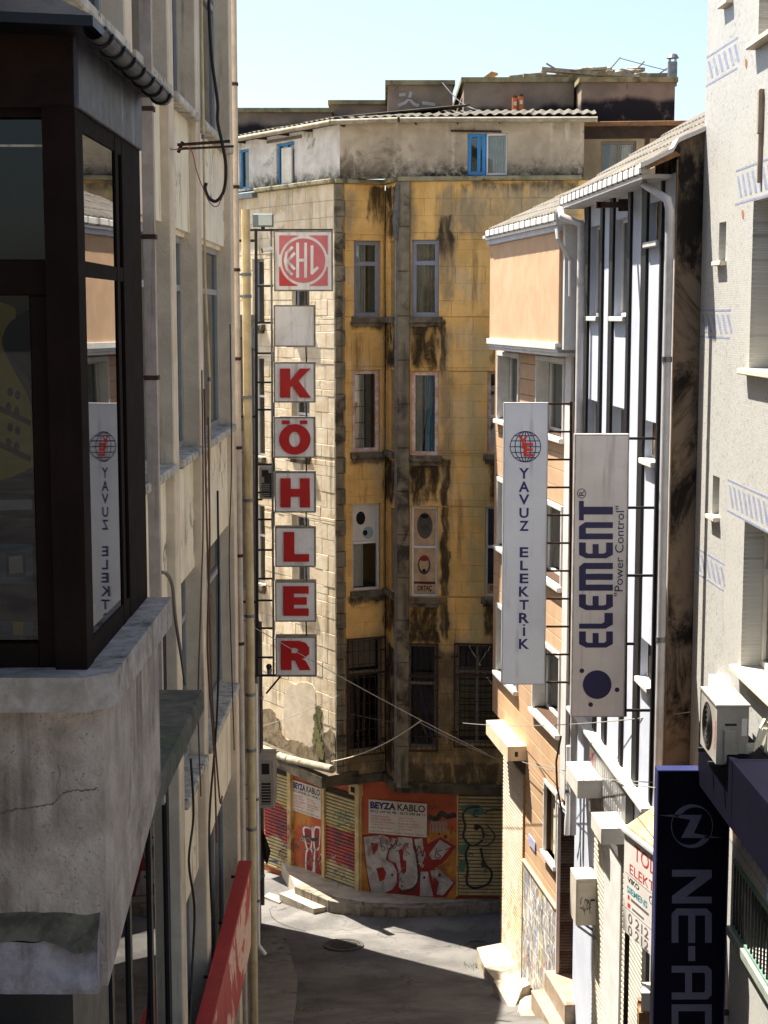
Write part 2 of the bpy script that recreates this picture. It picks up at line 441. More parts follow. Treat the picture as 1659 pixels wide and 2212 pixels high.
def window(F, u0, u1, z0, z1, d, parent, fm=None, fw=.05, fd=.06, cols=(), rows=(), glass=None, name='window', room=True, frow=None, rot=0.0):
    """frame ring with mullions at the fractions given, a pane in each light, a dark room behind"""
    fm = fm or PVC; m = MB()
    m.fbox(F, u0, u1, z1 - fw, z1, d - fd, d, .006); m.fbox(F, u0, u1, z0, z0 + fw, d - fd, d, .006)
    m.fbox(F, u0, u0 + fw, z0 + fw, z1 - fw, d - fd, d, .006); m.fbox(F, u1 - fw, u1, z0 + fw, z1 - fw, d - fd, d, .006)
    cs = [u0] + [u0 + (u1 - u0) * c for c in cols] + [u1]; rs = [z0] + [z0 + (z1 - z0) * r for r in rows] + [z1]
    for c in cs[1:-1]: m.fbox(F, c - fw * .45, c + fw * .45, z0 + fw, z1 - fw, d - fd * .9, d - .004)
    for r in rs[1:-1]:
        for i in range(len(cs) - 1):
            a = cs[i] + (fw if i == 0 else fw * .45); b = cs[i + 1] - (fw if i == len(cs) - 2 else fw * .45)
            m.fbox(F, a, b, r - fw * .5, r + fw * .5, d - fd * .9, d - .005)
    w = obj(name, m, fm, parent)
    for i in range(len(cs) - 1):
        for j in range(len(rs) - 1):
            a = cs[i] + (fw if i == 0 else fw * .45); b = cs[i + 1] - (fw if i == len(cs) - 2 else fw * .45)
            c = rs[j] + (fw if j == 0 else fw * .5); e = rs[j + 1] - (fw if j == len(rs) - 2 else fw * .5)
            p = MB(); dd = d - fd * .55
            p.quad(F.pt(a, c, dd), F.pt(b, c, dd + rot * (b - a)), F.pt(b, e, dd + rot * (b - a)), F.pt(a, e, dd)); obj('pane', p, glass or GLASS, w)
    if room: interior(F, u0 + .01, u1 - .01, z0 + .01, z1 - .01, d - fd - .01, parent)
    return w
# ================================================================ GROUND
def asphalt():
    n = NT('asphalt')
    c = n.mix(n.ramp(n.noise(.8, 6, .6), .35, .65), lin((80, 78, 76)), lin((116, 113, 109)))
    c = n.mix(n.ramp(n.noise(140, 3, .6), .5, .75), c, lin((132, 129, 124)))
    c = n.mix(n.math('MULTIPLY', n.ramp(n.noise(2.2, 8, .7, dist=1.2), .58, .66), .5), c, lin((74, 72, 70)))
    v = n.node('ShaderNodeTexVoronoi', feature='DISTANCE_TO_EDGE'); v.inputs['Scale'].default_value = .42
    dv = n.node('ShaderNodeVectorMath', operation='ADD'); n.L(n.pos, dv.inputs[0])
    nz = n.node('ShaderNodeTexNoise'); n.L(n.pos, nz.inputs['Vector']); nz.inputs['Scale'].default_value = 1.7; nz.inputs['Detail'].default_value = 5
    n.L(n.scale(nz.outputs['Color'], (1.1, 1.1, 1.1)), dv.inputs[1]); n.L(dv.outputs[0], v.inputs['Vector'])
    pv_ = n.node('ShaderNodeTexVoronoi'); n.L(dv.outputs[0], pv_.inputs['Vector']); pv_.inputs['Scale'].default_value = .45; ps_ = n.node('ShaderNodeSeparateColor'); n.L(pv_.outputs['Color'], ps_.inputs[0])
    c = n.mix(n.math('MULTIPLY', n.ramp(ps_.outputs[0], .62, .66), .25), c, lin((66, 64, 63)))
    crack = n.math('MULTIPLY', n.ramp(v.outputs['Distance'], .010, .003), n.ramp(n.noise(.5, 3), .45, .6))
    c = n.mix(n.math('MULTIPLY', crack, .7), c, lin((50, 48, 46)))
    return n.bsdf(c, .92, 0, .25, n.math('ADD', n.noise(120, 3, .7), n.math('MULTIPLY', n.noise(3, 4), 2.0)), .55)
ASPH = asphalt()
m = MB()
xs = [-900, -300, -90, -40, -20, -12] + [-8 + i * .5 for i in range(33)] + [12, 20, 40, 90, 300, 900]
ys = [-300, -60, -20, -6] + [2 + i for i in range(16)] + [18 + i * .5 for i in range(41)] + [42, 50, 70, 120, 300, 1500]
for y in ys:
    for x in xs: m.v.append(Vector((x, y, ground_z(x, y) + (0.02 * mnoise.noise(Vector((x * .9, y * .9, 0))) if abs(x) < 9 and 0 < y < 40 else 0))))
nx = len(xs)
for j in range(len(ys) - 1):
    for i in range(nx - 1): m.f.append((j * nx + i, j * nx + i + 1, (j + 1) * nx + i + 1, (j + 1) * nx + i))
struct('road', m, ASPH, smooth=True)
PAVE = M('worn_concrete_paving', (180, 169, 150), (152, 142, 126), 3, .9, .4, 60, grime=((112, 104, 92), .35, 5), speck=((120, 112, 100), 90))
PAVED = M('grey_paving', (128, 124, 118), (108, 104, 98), 3, .9, .4, 60, grime=((70, 68, 62), .35, 5))
KERB = M('shade_toned_kerb_stone', (146, 136, 120), (110, 102, 90), 4, .9, .4, 60, streak=((70, 64, 54), .6, 6), grime=((72, 66, 56), .4, 4))  # streaked stone, base colour darkened to stand for shade on the kerb front
MOSSC = M('mossy_concrete', (150, 142, 122), (110, 104, 88), 5, .9, .5, 50, grime=((84, 92, 54), .5, 4))
# raised pavement in front of the yellow building, with its stone kerb and the steps down to the left
def zpts(pix, z): return [tuple(onZ(a, b, z).xy) for a, b in pix]
top = zpts([(638, 1914), (712, 1945), (780, 1957), (860, 1961), (960, 1958), (1060, 1950), (1150, 1943)], .2)
poly = top + [(4.5, 33.5), (-.4, 33.6), (-2.6, 36.0)]
pv = obj('pavement', MB().slab(poly, .2, -1.0), PAVE); pv['kind'] = 'structure'
for k in range(len(top) - 1):
    a, b = Vector(top[k]), Vector(top[k + 1]); L = (b - a).length; nseg = max(1, round(L / .75))
    for i in range(nseg):
        p = a.lerp(b, i / nseg); q = a.lerp(b, (i + 1) / nseg); f = F2(p, q); w = (q - p).length
        block('kerb_stone', f, .006, w - .006, -.6, .212 + random.uniform(-.006, .006), -.2, .03, KERB, pv, .012)
st2 = zpts([(603, 1929), (676, 1962), (712, 1954), (640, 1922)], .03)
st = obj('stone_step', MB().slab(zpts([(603, 1930), (677, 1963), (716, 1957), (640, 1919)], .04), .04, -1.0), PAVE)
tag(st, 'worn middle stone step below the sunlit pavement corner', 'step', 'steps at the pavement corner')
st = obj('stone_step', MB().slab(zpts([(570, 1936), (603, 1950), (618, 1940), (582, 1928)], -.12), -.12, -1.2), PAVE)
tag(st, 'lowest broken stone step beside the grey drainpipes', 'step', 'steps at the pavement corner')
# left pavement along the shaded side
def side_pave(name, edge, wall, h, mat, label_edge=True):
    m = MB(); n = len(edge)
    for i in range(n - 1):
        z = [ground_z(0, p[1]) + h for p in (edge[i], edge[i + 1])]
        zz = [ground_z(0, p[1]) + h for p in (wall[i + 1], wall[i])]
        m.slab([edge[i], edge[i + 1], wall[i + 1], wall[i]], [z[0], z[1], zz[0], zz[1]], -2.0)
    o = obj(name, m, mat); o['kind'] = 'structure'; return o
ys_ = [30.6, 29.0, 27.4, 25.8, 24.2, 22.6]
exl = [onZ(p, q, .2).x for p, q in ((612, 2032), (630, 2080), (648, 2120), (650, 2170), (651, 2212), (652, 2250))]
side_pave('left_pavement', [(exl[i], ys_[i]) for i in range(6)], [(-2.6, y) for y in ys_], .13, PAVED)
# right pavement slabs
rp = obj('right_pavement', MB().slab([tuple(onZ(p, q, .62).xy) for p, q in ((1030, 2045), (1085, 2034), (1200, 2040), (1240, 2110), (1134, 2118), (1072, 2117), (1047, 2088))], .60, -.5), PAVE); rp['kind'] = 'structure'
rw = [onZ(p, q, .85) for p, q in ((1066, 2118), (1134, 2112), (1146, 2126), (1128, 2134), (1107, 2188))]
o = obj('concrete_wedge', MB().slab([tuple(p.xy) for p in rw], .85, -.2), PAVE); tag(o, 'pale concrete kerb wedge jutting out at the right road edge', 'kerb')
m = MB()
e = [onZ(p, q, z).xy for p, q, z in ((1128, 2132, .7), (1118, 2188, .95), (1112, 2260, 1.4))]; w_ = [onZ(p, q, z).xy for p, q, z in ((1230, 2120, .8), (1300, 2180, 1.15), (1380, 2260, 1.6))]
zz = [.62, .98, 1.5]
for i in range(2): m.slab([tuple(e[i]), tuple(w_[i]), tuple(w_[i + 1]), tuple(e[i + 1])], [zz[i], zz[i], zz[i + 1], zz[i + 1]], -.4)
o = obj('right_pavement_slope', m, PAVE); o['kind'] = 'structure'
# manhole cover
c = onZ(742, 2051, .02); c.z = ground_z(c.x, c.y)
t = thing('manhole_cover', 'round iron manhole cover in the shaded road', 'manhole', c)
IRON = M('cast_iron', (74, 70, 66), (56, 53, 50), 8, .6, .4, 90)
sl_ = Vector((0, -(ground_z(0, c.y + .3) - ground_z(0, c.y - .3)) / .6, 1)).normalized()
def ring(c, nrm, r0, r1, h):
    m = MB(); nrm = Vector(nrm); a = nrm.orthogonal().normalized(); b = nrm.cross(a)
    P = [[c + (a * math.cos(w) + b * math.sin(w)) * r + nrm * hh for w in [2 * math.pi * k / 28 for k in range(28)]] for r, hh in ((r0, 0), (r0, h), (r1, h), (r1, 0))]
    for k in range(28):
        j = (k + 1) % 28
        for i in range(3): m.quad(P[i][k], P[i][j], P[i + 1][j], P[i + 1][k])
    return m
obj('rim', ring(c, sl_, .33, .40, .034), MATS['cast_iron'], t)
lid = obj('lid', MB().disc(c + sl_ * -.02, sl_, .322, .045, 28), IRON, t)
for i in range(-3, 4):
    w = math.sqrt(.28 ** 2 - (i * .08) ** 2)
    p = c + Vector((-w, i * .08, 0)) + sl_ * .032; q = c + Vector((w, i * .08, 0)) + sl_ * .032
    p.z += (p.y - c.y) * -sl_.y; q.z += (q.y - c.y) * -sl_.y
    obj('rib', MB().bar(p, q, .03, .012), IRON, lid)
c2 = onZ(1032, 2030, .2); c2.z = ground_z(c2.x, c2.y); t = thing('drain_cover', 'small round drain cover beside the sunlit right kerb', 'drain', c2)
obj('rim', ring(c2, sl_, .20, .25, .03), IRON, t); obj('lid', MB().disc(c2 + sl_ * -.02, sl_, .195, .04, 24), IRON, t)
# grass tufts
GRASS = M('grass_blades', (108, 124, 54), (78, 98, 40), 9, .8, 0)
def tuft(px, py, z, n, label, r=.12):
    c = onZ(px, py, z); c.z = ground_z(c.x, c.y); m = MB()
    for i in range(n):
        b = c + Vector((random.gauss(0, r), random.gauss(0, r), -.01)); h = random.uniform(.03, .09); l = Vector((random.gauss(0, .05), random.gauss(0, .05), h)); s = Vector((.006, .003, 0))
        m.add([b - s, b + s, b + l * .6 + s * .6, b + l], [(0, 1, 2), (0, 2, 3)])
    o = obj('weed_tuft', m, GRASS); o['kind'] = 'stuff'; tag(o, label, 'weeds')
tuft(1031, 2080, .35, 60, 'green weeds in the corner of the right kerb'); tuft(654, 2196, .9, 90, 'grass growing along the left kerb edge', .18); tuft(1138, 2124, .8, 40, 'small weeds on top of the concrete wedge', .06)

# ================================================================ LEFT: cream concrete building
LF = F2((-2.2, 0), (-2.035, 22.6)); UE = LF.U(507)
cb = thing('concrete_building', 'cream concrete office building with thin pilasters, shaded left side of the street', 'building', (-2.2, 10, 0))
ped = {'A': (LF.U(282), LF.U(297)), 'B': (LF.U(372), LF.U(382.5)), 'C': (LF.U(430), LF.U(438)), 'D': (LF.U(501.5), UE)}
ped['Z'] = (ped['A'][0] - 3.0, ped['A'][0] - 2.65); ped['Y'] = (ped['Z'][0] - 3.0, ped['Z'][0] - 2.65); ped['W'] = (4.6, 4.95)
obj('body', MB().fbox(LF, 4.6, UE, -1, 18.0, -.45, -9), CREAM, cb)
for k, (a, b) in ped.items(): obj('pilaster', MB().fbox(LF, a, b, 9.56 if k in 'AZYW' else 1.0, 18.0, -.45, 0, .012), PILA, cb)
SILL = [18.0, 14.6, 10.93, 7.35]; HEAD = [16.97, 13.3, 9.55, 6.0]
FRG = flat('grey_window_frame', (150, 152, 150), .5)
bays = [('W', 'Y'), ('Y', 'Z'), ('Z', 'A'), ('A', 'B'), ('B', 'C'), ('C', 'D')]
for l, r in bays:
    u0, u1 = ped[l][1], ped[r][0]
    for i, s in enumerate(SILL):
        low = (i == 3)
        if low and l in ('W', 'Y', 'Z', 'A'): continue
        h = HEAD[i]
        p = obj('spandrel', MB().fbox(LF, u0, u1, h, s - .09, -.44, -.09), CREAM, cb)
        obj('drip_edge', MB().fbox(LF, u0, u1, h - .05, h, -.44, -.15), CREAM, p)
        obj('sill', MB().fbox(LF, u0 + .003, u1 - .003, s - .09, s, -.40, .045, .015), SILLST, p)
        if i + 1 < len(SILL):
            top = h - .05; bot = SILL[i + 1]
            if l in ('W', 'Y', 'Z', 'A') and i == 2: continue
            w = window(LF, u0 + .005, u1 - .005, bot, top, -.19, cb, FRG, .07, .07, cols=(.5,), rows=(.76,), glass=GLASSD)
# shopfront below, black mullions
u0, u1 = ped['Y'][1], ped['B'][0]
mu = [LF.U(x, 1950, -.12) for x in (240, 281, 328, 364)] + [u1]
mu = [mu[0] - 3.4, mu[0] - 2.3, mu[0] - 1.15] + mu
fr = obj('shopfront', MB().fbox(LF, mu[0], u1, 9.42, 9.55, -.3, -.1).fbox(LF, mu[0], u1, 3.0, 3.2, -.3, -.1), BLACKM, cb)
for i, x in enumerate(mu): obj('mullion', MB().fbox(LF, x - .05, x + .05, 3.2, 9.42, -.16, -.115), BLACKM, fr)
for i in range(len(mu) - 1):
    p = MB(); p.quad(LF.pt(mu[i] + .045, 3.2, -.14), LF.pt(mu[i + 1] - .045, 3.2, -.14), LF.pt(mu[i + 1] - .045, 9.42, -.14), LF.pt(mu[i] + .045, 9.42, -.14))
    obj('pane', p, glassmat('shop_glass', (60, 66, 66), 1.0, .012, .8), fr)
obj('shop_floor', MB().fbox(LF, mu[0], u1, 3.0, 9.4, -.44, -.40), ROOM, cb)
MOSSD = M('dark_mossy_concrete', (86, 84, 74), (58, 58, 50), 5, .9, .5, 50, streak=((40, 42, 34), .7, 10), grime=((64, 74, 44), .3, 5))
c0 = onX(441, 1490, -1.4)
obj('canopy', MB().fbox(Frame((-1.4, 0, 0), (0, 1, 0)), 3.5, c0.y, c0.z - .17, c0.z, -.9, 0, .02), MOSSD, cb)
# second row of pale sign panels / low wall parts along the ground floor of bays B-D
for l, r in bays[3:]:
    u0, u1 = ped[l][1], ped[r][0]
    window(LF, u0 + .005, u1 - .005, 3.0, 5.95, -.2, cb, FRG, .07, .07, cols=(.33, .66), glass=GLASSD)

# ---- bay window
BX, BY0, BY1 = -1.11, 5.9, 7.42
BRZ = flat('dark_bronze_aluminium', (32, 22, 18), .8, .0, .05, .3)
bw = thing('bay_window', 'dark bronze glazed bay window with weathered sill, nearest on the left', 'bay window', (-1.6, 6.6, 9.8))
FS = F2((BX, BY0), (BX, BY1)); FF = Frame((BX, BY0, 0), (1, 0, 0))     # street side, camera side
ZB, ZT = 11.08, 13.14
# camera side: posts, rails, panes
fm = MB()
uR = 0.0; x163 = FF.U(163, 700)
fm.fbox(FF, x163, -.001, ZB, ZT, -.12, 0, .006)
xa = FF.U(95, 400); xb = FF.U(70, 1000); xc = FF.U(112, 700)
zt1, zt2 = FF.Z(60, 560), FF.Z(60, 638)
fm.fbox(FF, xa, x163 - .002, zt1, ZT, -.10, -.012, .006); fm.fbox(FF, xb, x163 - .002, ZB, zt2, -.10, -.012, .006)
fm.fbox(FF, -2.0, x163 - .002, zt2, zt1, -.10, -.008, .006)
fm.fbox(FF, -2.0, xa, FF.Z(40, 252), ZT, -.10, -.012); fm.fbox(FF, -2.0, xb, ZB, FF.Z(40, 1392), -.10, -.012)
cf = obj('front_frame', fm, BRZ, bw)
GLB = glassmat('bay_glass', (150, 158, 160), 1.0, .03, .9)
for (a, b, c_, e_) in ((-2.0, xa, zt1, FF.Z(40, 252)), (-2.0, xb, FF.Z(40, 1392), zt2)):
    p = MB(); p.quad(FF.pt(a, c_, -.05), FF.pt(b, c_, -.05), FF.pt(b, e_, -.05), FF.pt(a, e_, -.05)); obj('pane', p, glassmat('front_glass', (170, 168, 164), .45), cf)
# street side
sm_ = MB()
def us(px, py=700): return FS.U(px, py)
posts = [(0, us(172)), (us(177.5), us(184)), (us(257), us(263)), (us(271), BY1 - BY0)]
for a, b in posts: sm_.fbox(FS, max(a, .001), b, ZB, ZT, -.12, 0 if a == 0 else -.002, .002)
zr0, zr1 = FS.Z(220, 602), FS.Z(220, 570)
for i in range(3):
    a, b = posts[i][1] + .001, posts[i + 1][0] - .001
    sm_.fbox(FS, a, b, zr0, zr1, -.10, -.004, .002); sm_.fbox(FS, a, b, ZB, ZB + .09, -.10, -.004, .002); sm_.fbox(FS, a, b, ZT - .07, ZT, -.10, -.004, .002)
sf = obj('side_frame', sm_, BRZ, bw)
ang = math.tan(math.radians(0.25))
for i in range(3):
    a, b = posts[i][1] + .001, posts[i + 1][0] - .001
    for c_, e_ in ((ZB + .09, zr0), (zr1, ZT - .07)):
        p = MB(); k = ang * (b - a) if i == 1 else 0
        p.quad(FS.pt(a, c_, -.011 - k * .5), FS.pt(b, c_, -.011 + k * .5), FS.pt(b, e_, -.011 + k * .5), FS.pt(a, e_, -.011 - k * .5)); obj('pane', p, GLB, sf)
# dim room inside
rm = MB(); F_ = FF
rm.fbox(FF, -2.0, -.2, ZB - .05, ZT, -1.4, -1.35); rm.fbox(FF, -2.0, -1.95, ZB - .05, ZT, -1.35, -.13); rm.fbox(FF, -1.95, -.14, ZB - .06, ZB - .01, -1.35, -.13); rm.fbox(FF, -1.95, -.14, ZT + .01, ZT + .05, -1.35, -.13)
obj('room', rm, ROOM, bw)
# poster inside the lower pane: generic bands and dots
PS = Frame((BX, BY0 + .09, 0), (1, 0, 0))
PB = flat('poster_navy', (30, 30, 62), .6); PY = M('poster_yellow', (206, 190, 84), (186, 170, 90), 9, .7, 0); PG = flat('poster_sky_blue', (70, 116, 150), .6); PK = flat('poster_dark_dots', (48, 34, 66), .6); PL = flat('poster_pale', (190, 200, 206), .6)
po = thing('window_poster', 'faded poster of yellow and navy bands inside the bay window', 'poster', PS.pt(-.4, 11.2, 0))
def pq(pts, d, mat, name):
    mm = MB(); art(mm, PS, [[PS.uz(x, y, d) for x, y in pts]], d); return obj(name, mm, mat, po)
pq([(-160, 600), (72, 600), (72, 1400), (-160, 1400)], -.02, flat('poster_grey', (110, 104, 98), .7), 'sheet')
pq([(-160, 1020), (72, 1010), (72, 1400), (-160, 1400)], -.012, PB, 'navy_field')
pq(csmooth([(-160, 640), (-60, 640), (10, 655), (34, 670), (28, 700), (8, 720), (6, 750), (30, 800), (58, 850), (70, 900), (70, 1010), (-160, 1030)], 4), -.011, PY, 'yellow_field')
pq(csmooth([(30, 690), (72, 680), (72, 840), (58, 815), (30, 780), (10, 750), (10, 715)], 4), -.010, PB, 'navy_shape')
for k, yy in enumerate((868, 945)):
    pq([(-160, yy - 50), (0, yy + 8), (66, yy + 40), (66, yy + 52), (0, yy + 22), (-160, yy - 30)], -.009, flat('poster_olive', (92, 88, 50), .7), 'band')
    for (dx, dy) in ((22, -6), (38, 0), (18, 26), (36, 34)):
        q = [(dx + 6 * math.cos(a), yy - 15 + dy + 10 * math.sin(a)) for a in [i * math.pi / 5 for i in range(10)]]; pq(q, -.008, PK, 'dot')
pq([(-160, 1085), (70, 1078), (70, 1100), (-160, 1108)], -.010, PL, 'pale_band')
pq([(-160, 1180), (70, 1175), (72, 1260), (-160, 1262)], -.010, PG, 'blue_band')
pq([(12, 1195), (54, 1192), (56, 1245), (14, 1248)], -.008, PB, 'square'); pq([(19, 1203), (48, 1200), (50, 1237), (20, 1240)], -.007, PL, 'square_inner')
pq([(-160, 1335), (72, 1345), (72, 1372), (-160, 1385)], -.010, PG, 'low_band'); pq([(28, 1342), (50, 1344), (50, 1372), (28, 1372)], -.008, PY, 'yellow_patch')
# roof, fascia, gutter
ZINC = M('weathered_zinc', (74, 74, 80), (48, 48, 52), 5, .5, .2, 40, streak=((136, 138, 146), .55, 12), grime=((30, 27, 26), .5, 7), metal=.3)
DKZ = M('dark_roof_sheet', (26, 26, 30), (18, 18, 22), 3, .45, .1, 30, metal=.4)
obj('fascia', MB().fbox(FS, -.005, BY1 - BY0, ZT, 13.40, -.10, .012, .004), ZINC, bw)
obj('front_fascia', MB().fbox(FF, -2.0, -.006, ZT, 13.40, -.10, .014), M('brown_fascia', (38, 26, 21), (30, 21, 18), 4, .8, .1, spec=.05), bw)
rf = MB()
P = [(-2.35, 5.60, 13.47), (-1.00, 5.66, 13.42), (-1.0, 7.5, 13.42), (-2.35, 7.7, 13.47)]; Q = [(-2.35, 6.15, 13.86), (-1.62, 6.25, 13.78), (-1.62, 7.3, 13.78), (-2.35, 7.3, 13.86)]
rf.add(P + Q, [(0, 1, 5, 4), (1, 2, 6, 5), (2, 3, 7, 6), (4, 5, 6, 7)]); rf.add([Vector(p) - Vector((0, 0, .035)) for p in P] + [Vector(p) for p in P], [(3, 2, 1, 0), (0, 1, 5, 4), (1, 2, 6, 5), (2, 3, 7, 6), (3, 0, 4, 7)])
ro = obj('roof', rf, DKZ, bw)
g = MB(); gx, gz = -1.005, 13.385; n = 9
for k in range(n):
    a0, a1 = math.pi * (1 + k / n), math.pi * (1 + (k + 1) / n)
    for y0, y1 in ((5.70, 7.46),):
        r0 = .04
        g.quad((gx + r0 * math.cos(a0), y0, gz + r0 * math.sin(a0)), (gx + r0 * math.cos(a0), y1, gz + r0 * math.sin(a0)), (gx + r0 * math.cos(a1), y1, gz + r0 * math.sin(a1)), (gx + r0 * math.cos(a1), y0, gz + r0 * math.sin(a1)))
    g.tube([(gx + .04, 5.70, gz), (gx + .04, 7.46, gz)], .007, 6) if k == 0 else None
g.add([(gx + .04 * math.cos(math.pi * (1 + k / n)), 7.46, gz + .04 * math.sin(math.pi * (1 + k / n))) for k in range(n + 1)], [tuple(range(n + 1))])
gt = obj('gutter', g, ZINC, ro, smooth=True)
for k in range(7):
    y = 5.82 + k * .255
    b = MB(); b.tube([(gx + .046 * math.cos(math.pi * (1 + i / 8)), y, gz + .046 * math.sin(math.pi * (1 + i / 8))) for i in range(9)], .006, 6); obj('gutter_bracket', b, DKZ, ro)
# sill slab, lower wall, broken base ledge
WSILL = M('weathered_bay_sill', (166, 154, 144), (134, 122, 108), 9, .9, .6, 40, grime=((66, 62, 48), .42, 7), streak=((98, 80, 64), .6, 12))
sm2 = MB(); N = 10
obj('sill', MB().slab([(-3.1, 5.74), (-1.10, 5.74), (-1.0, 5.84), (-1.0, 7.43), (-3.1, 7.43)], 11.08, 10.95), WSILL, bw)
BWAL = M('rough_bay_render', (176, 161, 146), (146, 131, 118), 5, .95, 1.6, 34, streak=((92, 78, 66), .85, 10), grime=((112, 98, 88), .45, 3.5), speck=((120, 106, 94), 70))
bwm = MB().slab([(-3.0, 5.88), (-1.06, 5.88), (-1.06, 7.38), (-3.0, 7.38)], 10.95, [9.84, 9.84, 10.18, 10.18])
obj('wall', bwm, BWAL, bw)
LEDGE = M('broken_plaster_ledge', (150, 140, 140), (120, 110, 108), 9, .95, .9, 40, grime=((58, 54, 44), .45, 5), streak=((70, 64, 50), .6, 10))
LMOSS = M('mossy_ledge_top', (104, 94, 78), (66, 62, 48), 12, .95, .9, 40, grime=((56, 58, 38), .5, 9))
lg, lt = MB(), MB(); nzl = 12; nxl = 90
for i in range(nxl + 1):
    x = -3.0 + 1.915 * i / nxl
    for j in range(nzl + 1):
        z = 9.842 + .205 * j / nzl; q = Vector((x, 5.80, z)); r_ = mnoise.noise(q * 7) + .5 * mnoise.noise(q * 21)
        chip = max(0, 1 - ((q - Vector((-1.16, 5.8, 10.03))).length / .16)) * (.07 + .04 * mnoise.noise(q * 26))
        lg.v.append(q + Vector((0, .008 * r_ + chip, .010 * mnoise.noise(q * 9) if j == nzl else 0)))
    for j in range(4):
        q = Vector((x, 5.80 + .085 * j / 3, 10.05 + .09 * j / 3)); lt.v.append(q + Vector((0, 0, .008 * mnoise.noise(q * 14) - (max(0, 1 - abs(x + 1.16) / .12) * .05 if j < 3 else 0))))
for i in range(nxl):
    for j in range(nzl): k = i * (nzl + 1) + j; lg.f.append((k, k + nzl + 1, k + nzl + 2, k + 1))
    for j in range(3): k = i * 4 + j; lt.f.append((k, k + 4, k + 5, k + 1))
lg.quad((-1.085, 5.80, 9.842), (-1.085, 5.88, 9.842), (-1.085, 5.88, 10.13), (-1.085, 5.81, 10.04)); lg.quad((-3, 5.80, 9.842), (-3, 5.88, 9.842), (-1.085, 5.88, 9.842), (-1.085, 5.80, 9.842))
obj('ledge', lg, LEDGE, bw, smooth=True); obj('ledge_top', lt, LMOSS, bw, smooth=True)
obj('lower_panel', MB().fbox(Frame((0, 6.15, 0), (1, 0, 0)), -3.0, hx(158, 6.15, 2180), 8.2, 9.84, -.8, 0), M('dark_panel', (42, 38, 36), (30, 28, 27), 3, .5, .1), bw)
# crack lines on the wall
ck = MB(); WF = Frame((0, 5.88, 0), (1, 0, 0))
CR = flat('crack_shadow', (88, 80, 74), .95)
pc = [(-20, 1762), (0, 1757), (35, 1748), (60, 1746), (80, 1742), (110, 1738), (122, 1728), (135, 1716), (150, 1710), (168, 1707), (185, 1708), (208, 1703)]
_cp = [WF.uz(x, y + random.uniform(-2.2, 2.2), .002) for x, y in csmooth(pc, 4, False)]; ck.strip(WF, _cp, [random.uniform(.0015, .007) for _ in _cp], .0025); _cb = [WF.uz(x + random.uniform(-1, 1), y, .002) for x, y in csmooth([(128, 1722), (122, 1700), (130, 1672), (124, 1650)], 4, False)]; ck.strip(WF, _cb, [random.uniform(.001, .003) for _ in _cb], .0027); o = obj('crack', ck, CR, bw)

# ================================================================ things on the left facade
PIPEM = M('mauve_painted_pipe', (176, 164, 154), (156, 144, 134), 5, .7, .2, 60, streak=((120, 84, 62), .5, 20))
def pipe(name, label, path, r, mat, clamps=(), cmat=None, seg=10, square=False, wall=None):
    t = thing(name, label, 'pipe', path[-1] if path[-1][2] < path[0][2] else path[0])
    if square:
        m = MB()
        for a, b in zip(path[:-1], path[1:]): m.bar(a, b, r * 2, r * 2, up=(0, 1, 0))
        obj('shaft', m, mat, t)
    else: obj('shaft', MB().tube(path, r, seg), mat, t, smooth=True)
    for c in clamps:
        c = Vector(c); m = MB()
        if square: m.fbox(Frame(c, (1, 0, 0)), -r - .012, r + .012, -.02, .02, -r - .012, r + .012, .004)
        else: m.disc(c - Vector((0, 0, .022)), (0, 0, 1), r + .012, .044, seg + 2)
        if wall is not None: m.bar(c, c + Vector(wall), .02, .025)
        obj('clamp', m, cmat or RUST, t)
    return t
yA = LF.U(311) ; pA = lambda z: LF.pt(LF.U(311), z, .06)
pipe('square_downpipe', 'mauve square downpipe with rusty clamps, nearest pipe on the cream building', [pA(17.9), pA(8.0)], .05, PIPEM, [pA(LF.Z(311, y, .06)) for y in (230, 508, 820)], square=True, wall=LF.n * -.1)
pD = lambda z: Vector((hx(512, 22.45), 22.45, z))
pipe('round_downpipe', 'pale downpipe with rusty clamps at the far corner of the cream building', [pD(17.9), pD(2.0)], .042, M('cream_painted_pipe', (200, 188, 170), (180, 168, 150), 5, .7, .2, 60, streak=((150, 96, 60), .4, 20)), [pD(onY(512, y, 22.45).z) for y in (182, 404, 583, 775, 967, 1200, 1390)], wall=(-.12, 0, 0))
YPVC = M('yellowed_pvc', (206, 190, 152), (186, 166, 122), 4, .6, .12, 50, streak=((140, 112, 70), .55, 12))
pY = lambda z: Vector((hx(533, 22.9), 22.9, z))
pipe('plastic_downpipe', 'thick yellowed plastic downpipe beside the red sign board', [pY(onY(533, 452, 22.9).z), pY(1.7)], .062, YPVC, [pY(onY(533, y, 22.9).z) for y in (593, 640, 858, 1080, 1330, 1500, 1620, 1790)], STEEL, wall=(-.5, -.1, 0))
p1 = [LF.pt(LF.U(x, 680, .05), LF.Z(x, y, .05), .05) for x, y in ((444, -60), (445, 300), (444, 600), (451, 820), (448, 1020))]
pipe('cable_conduit', 'thin yellow conduit running down the cream facade', p1, .014, YPVC, [p1[1], p1[3]], STEEL, 8)
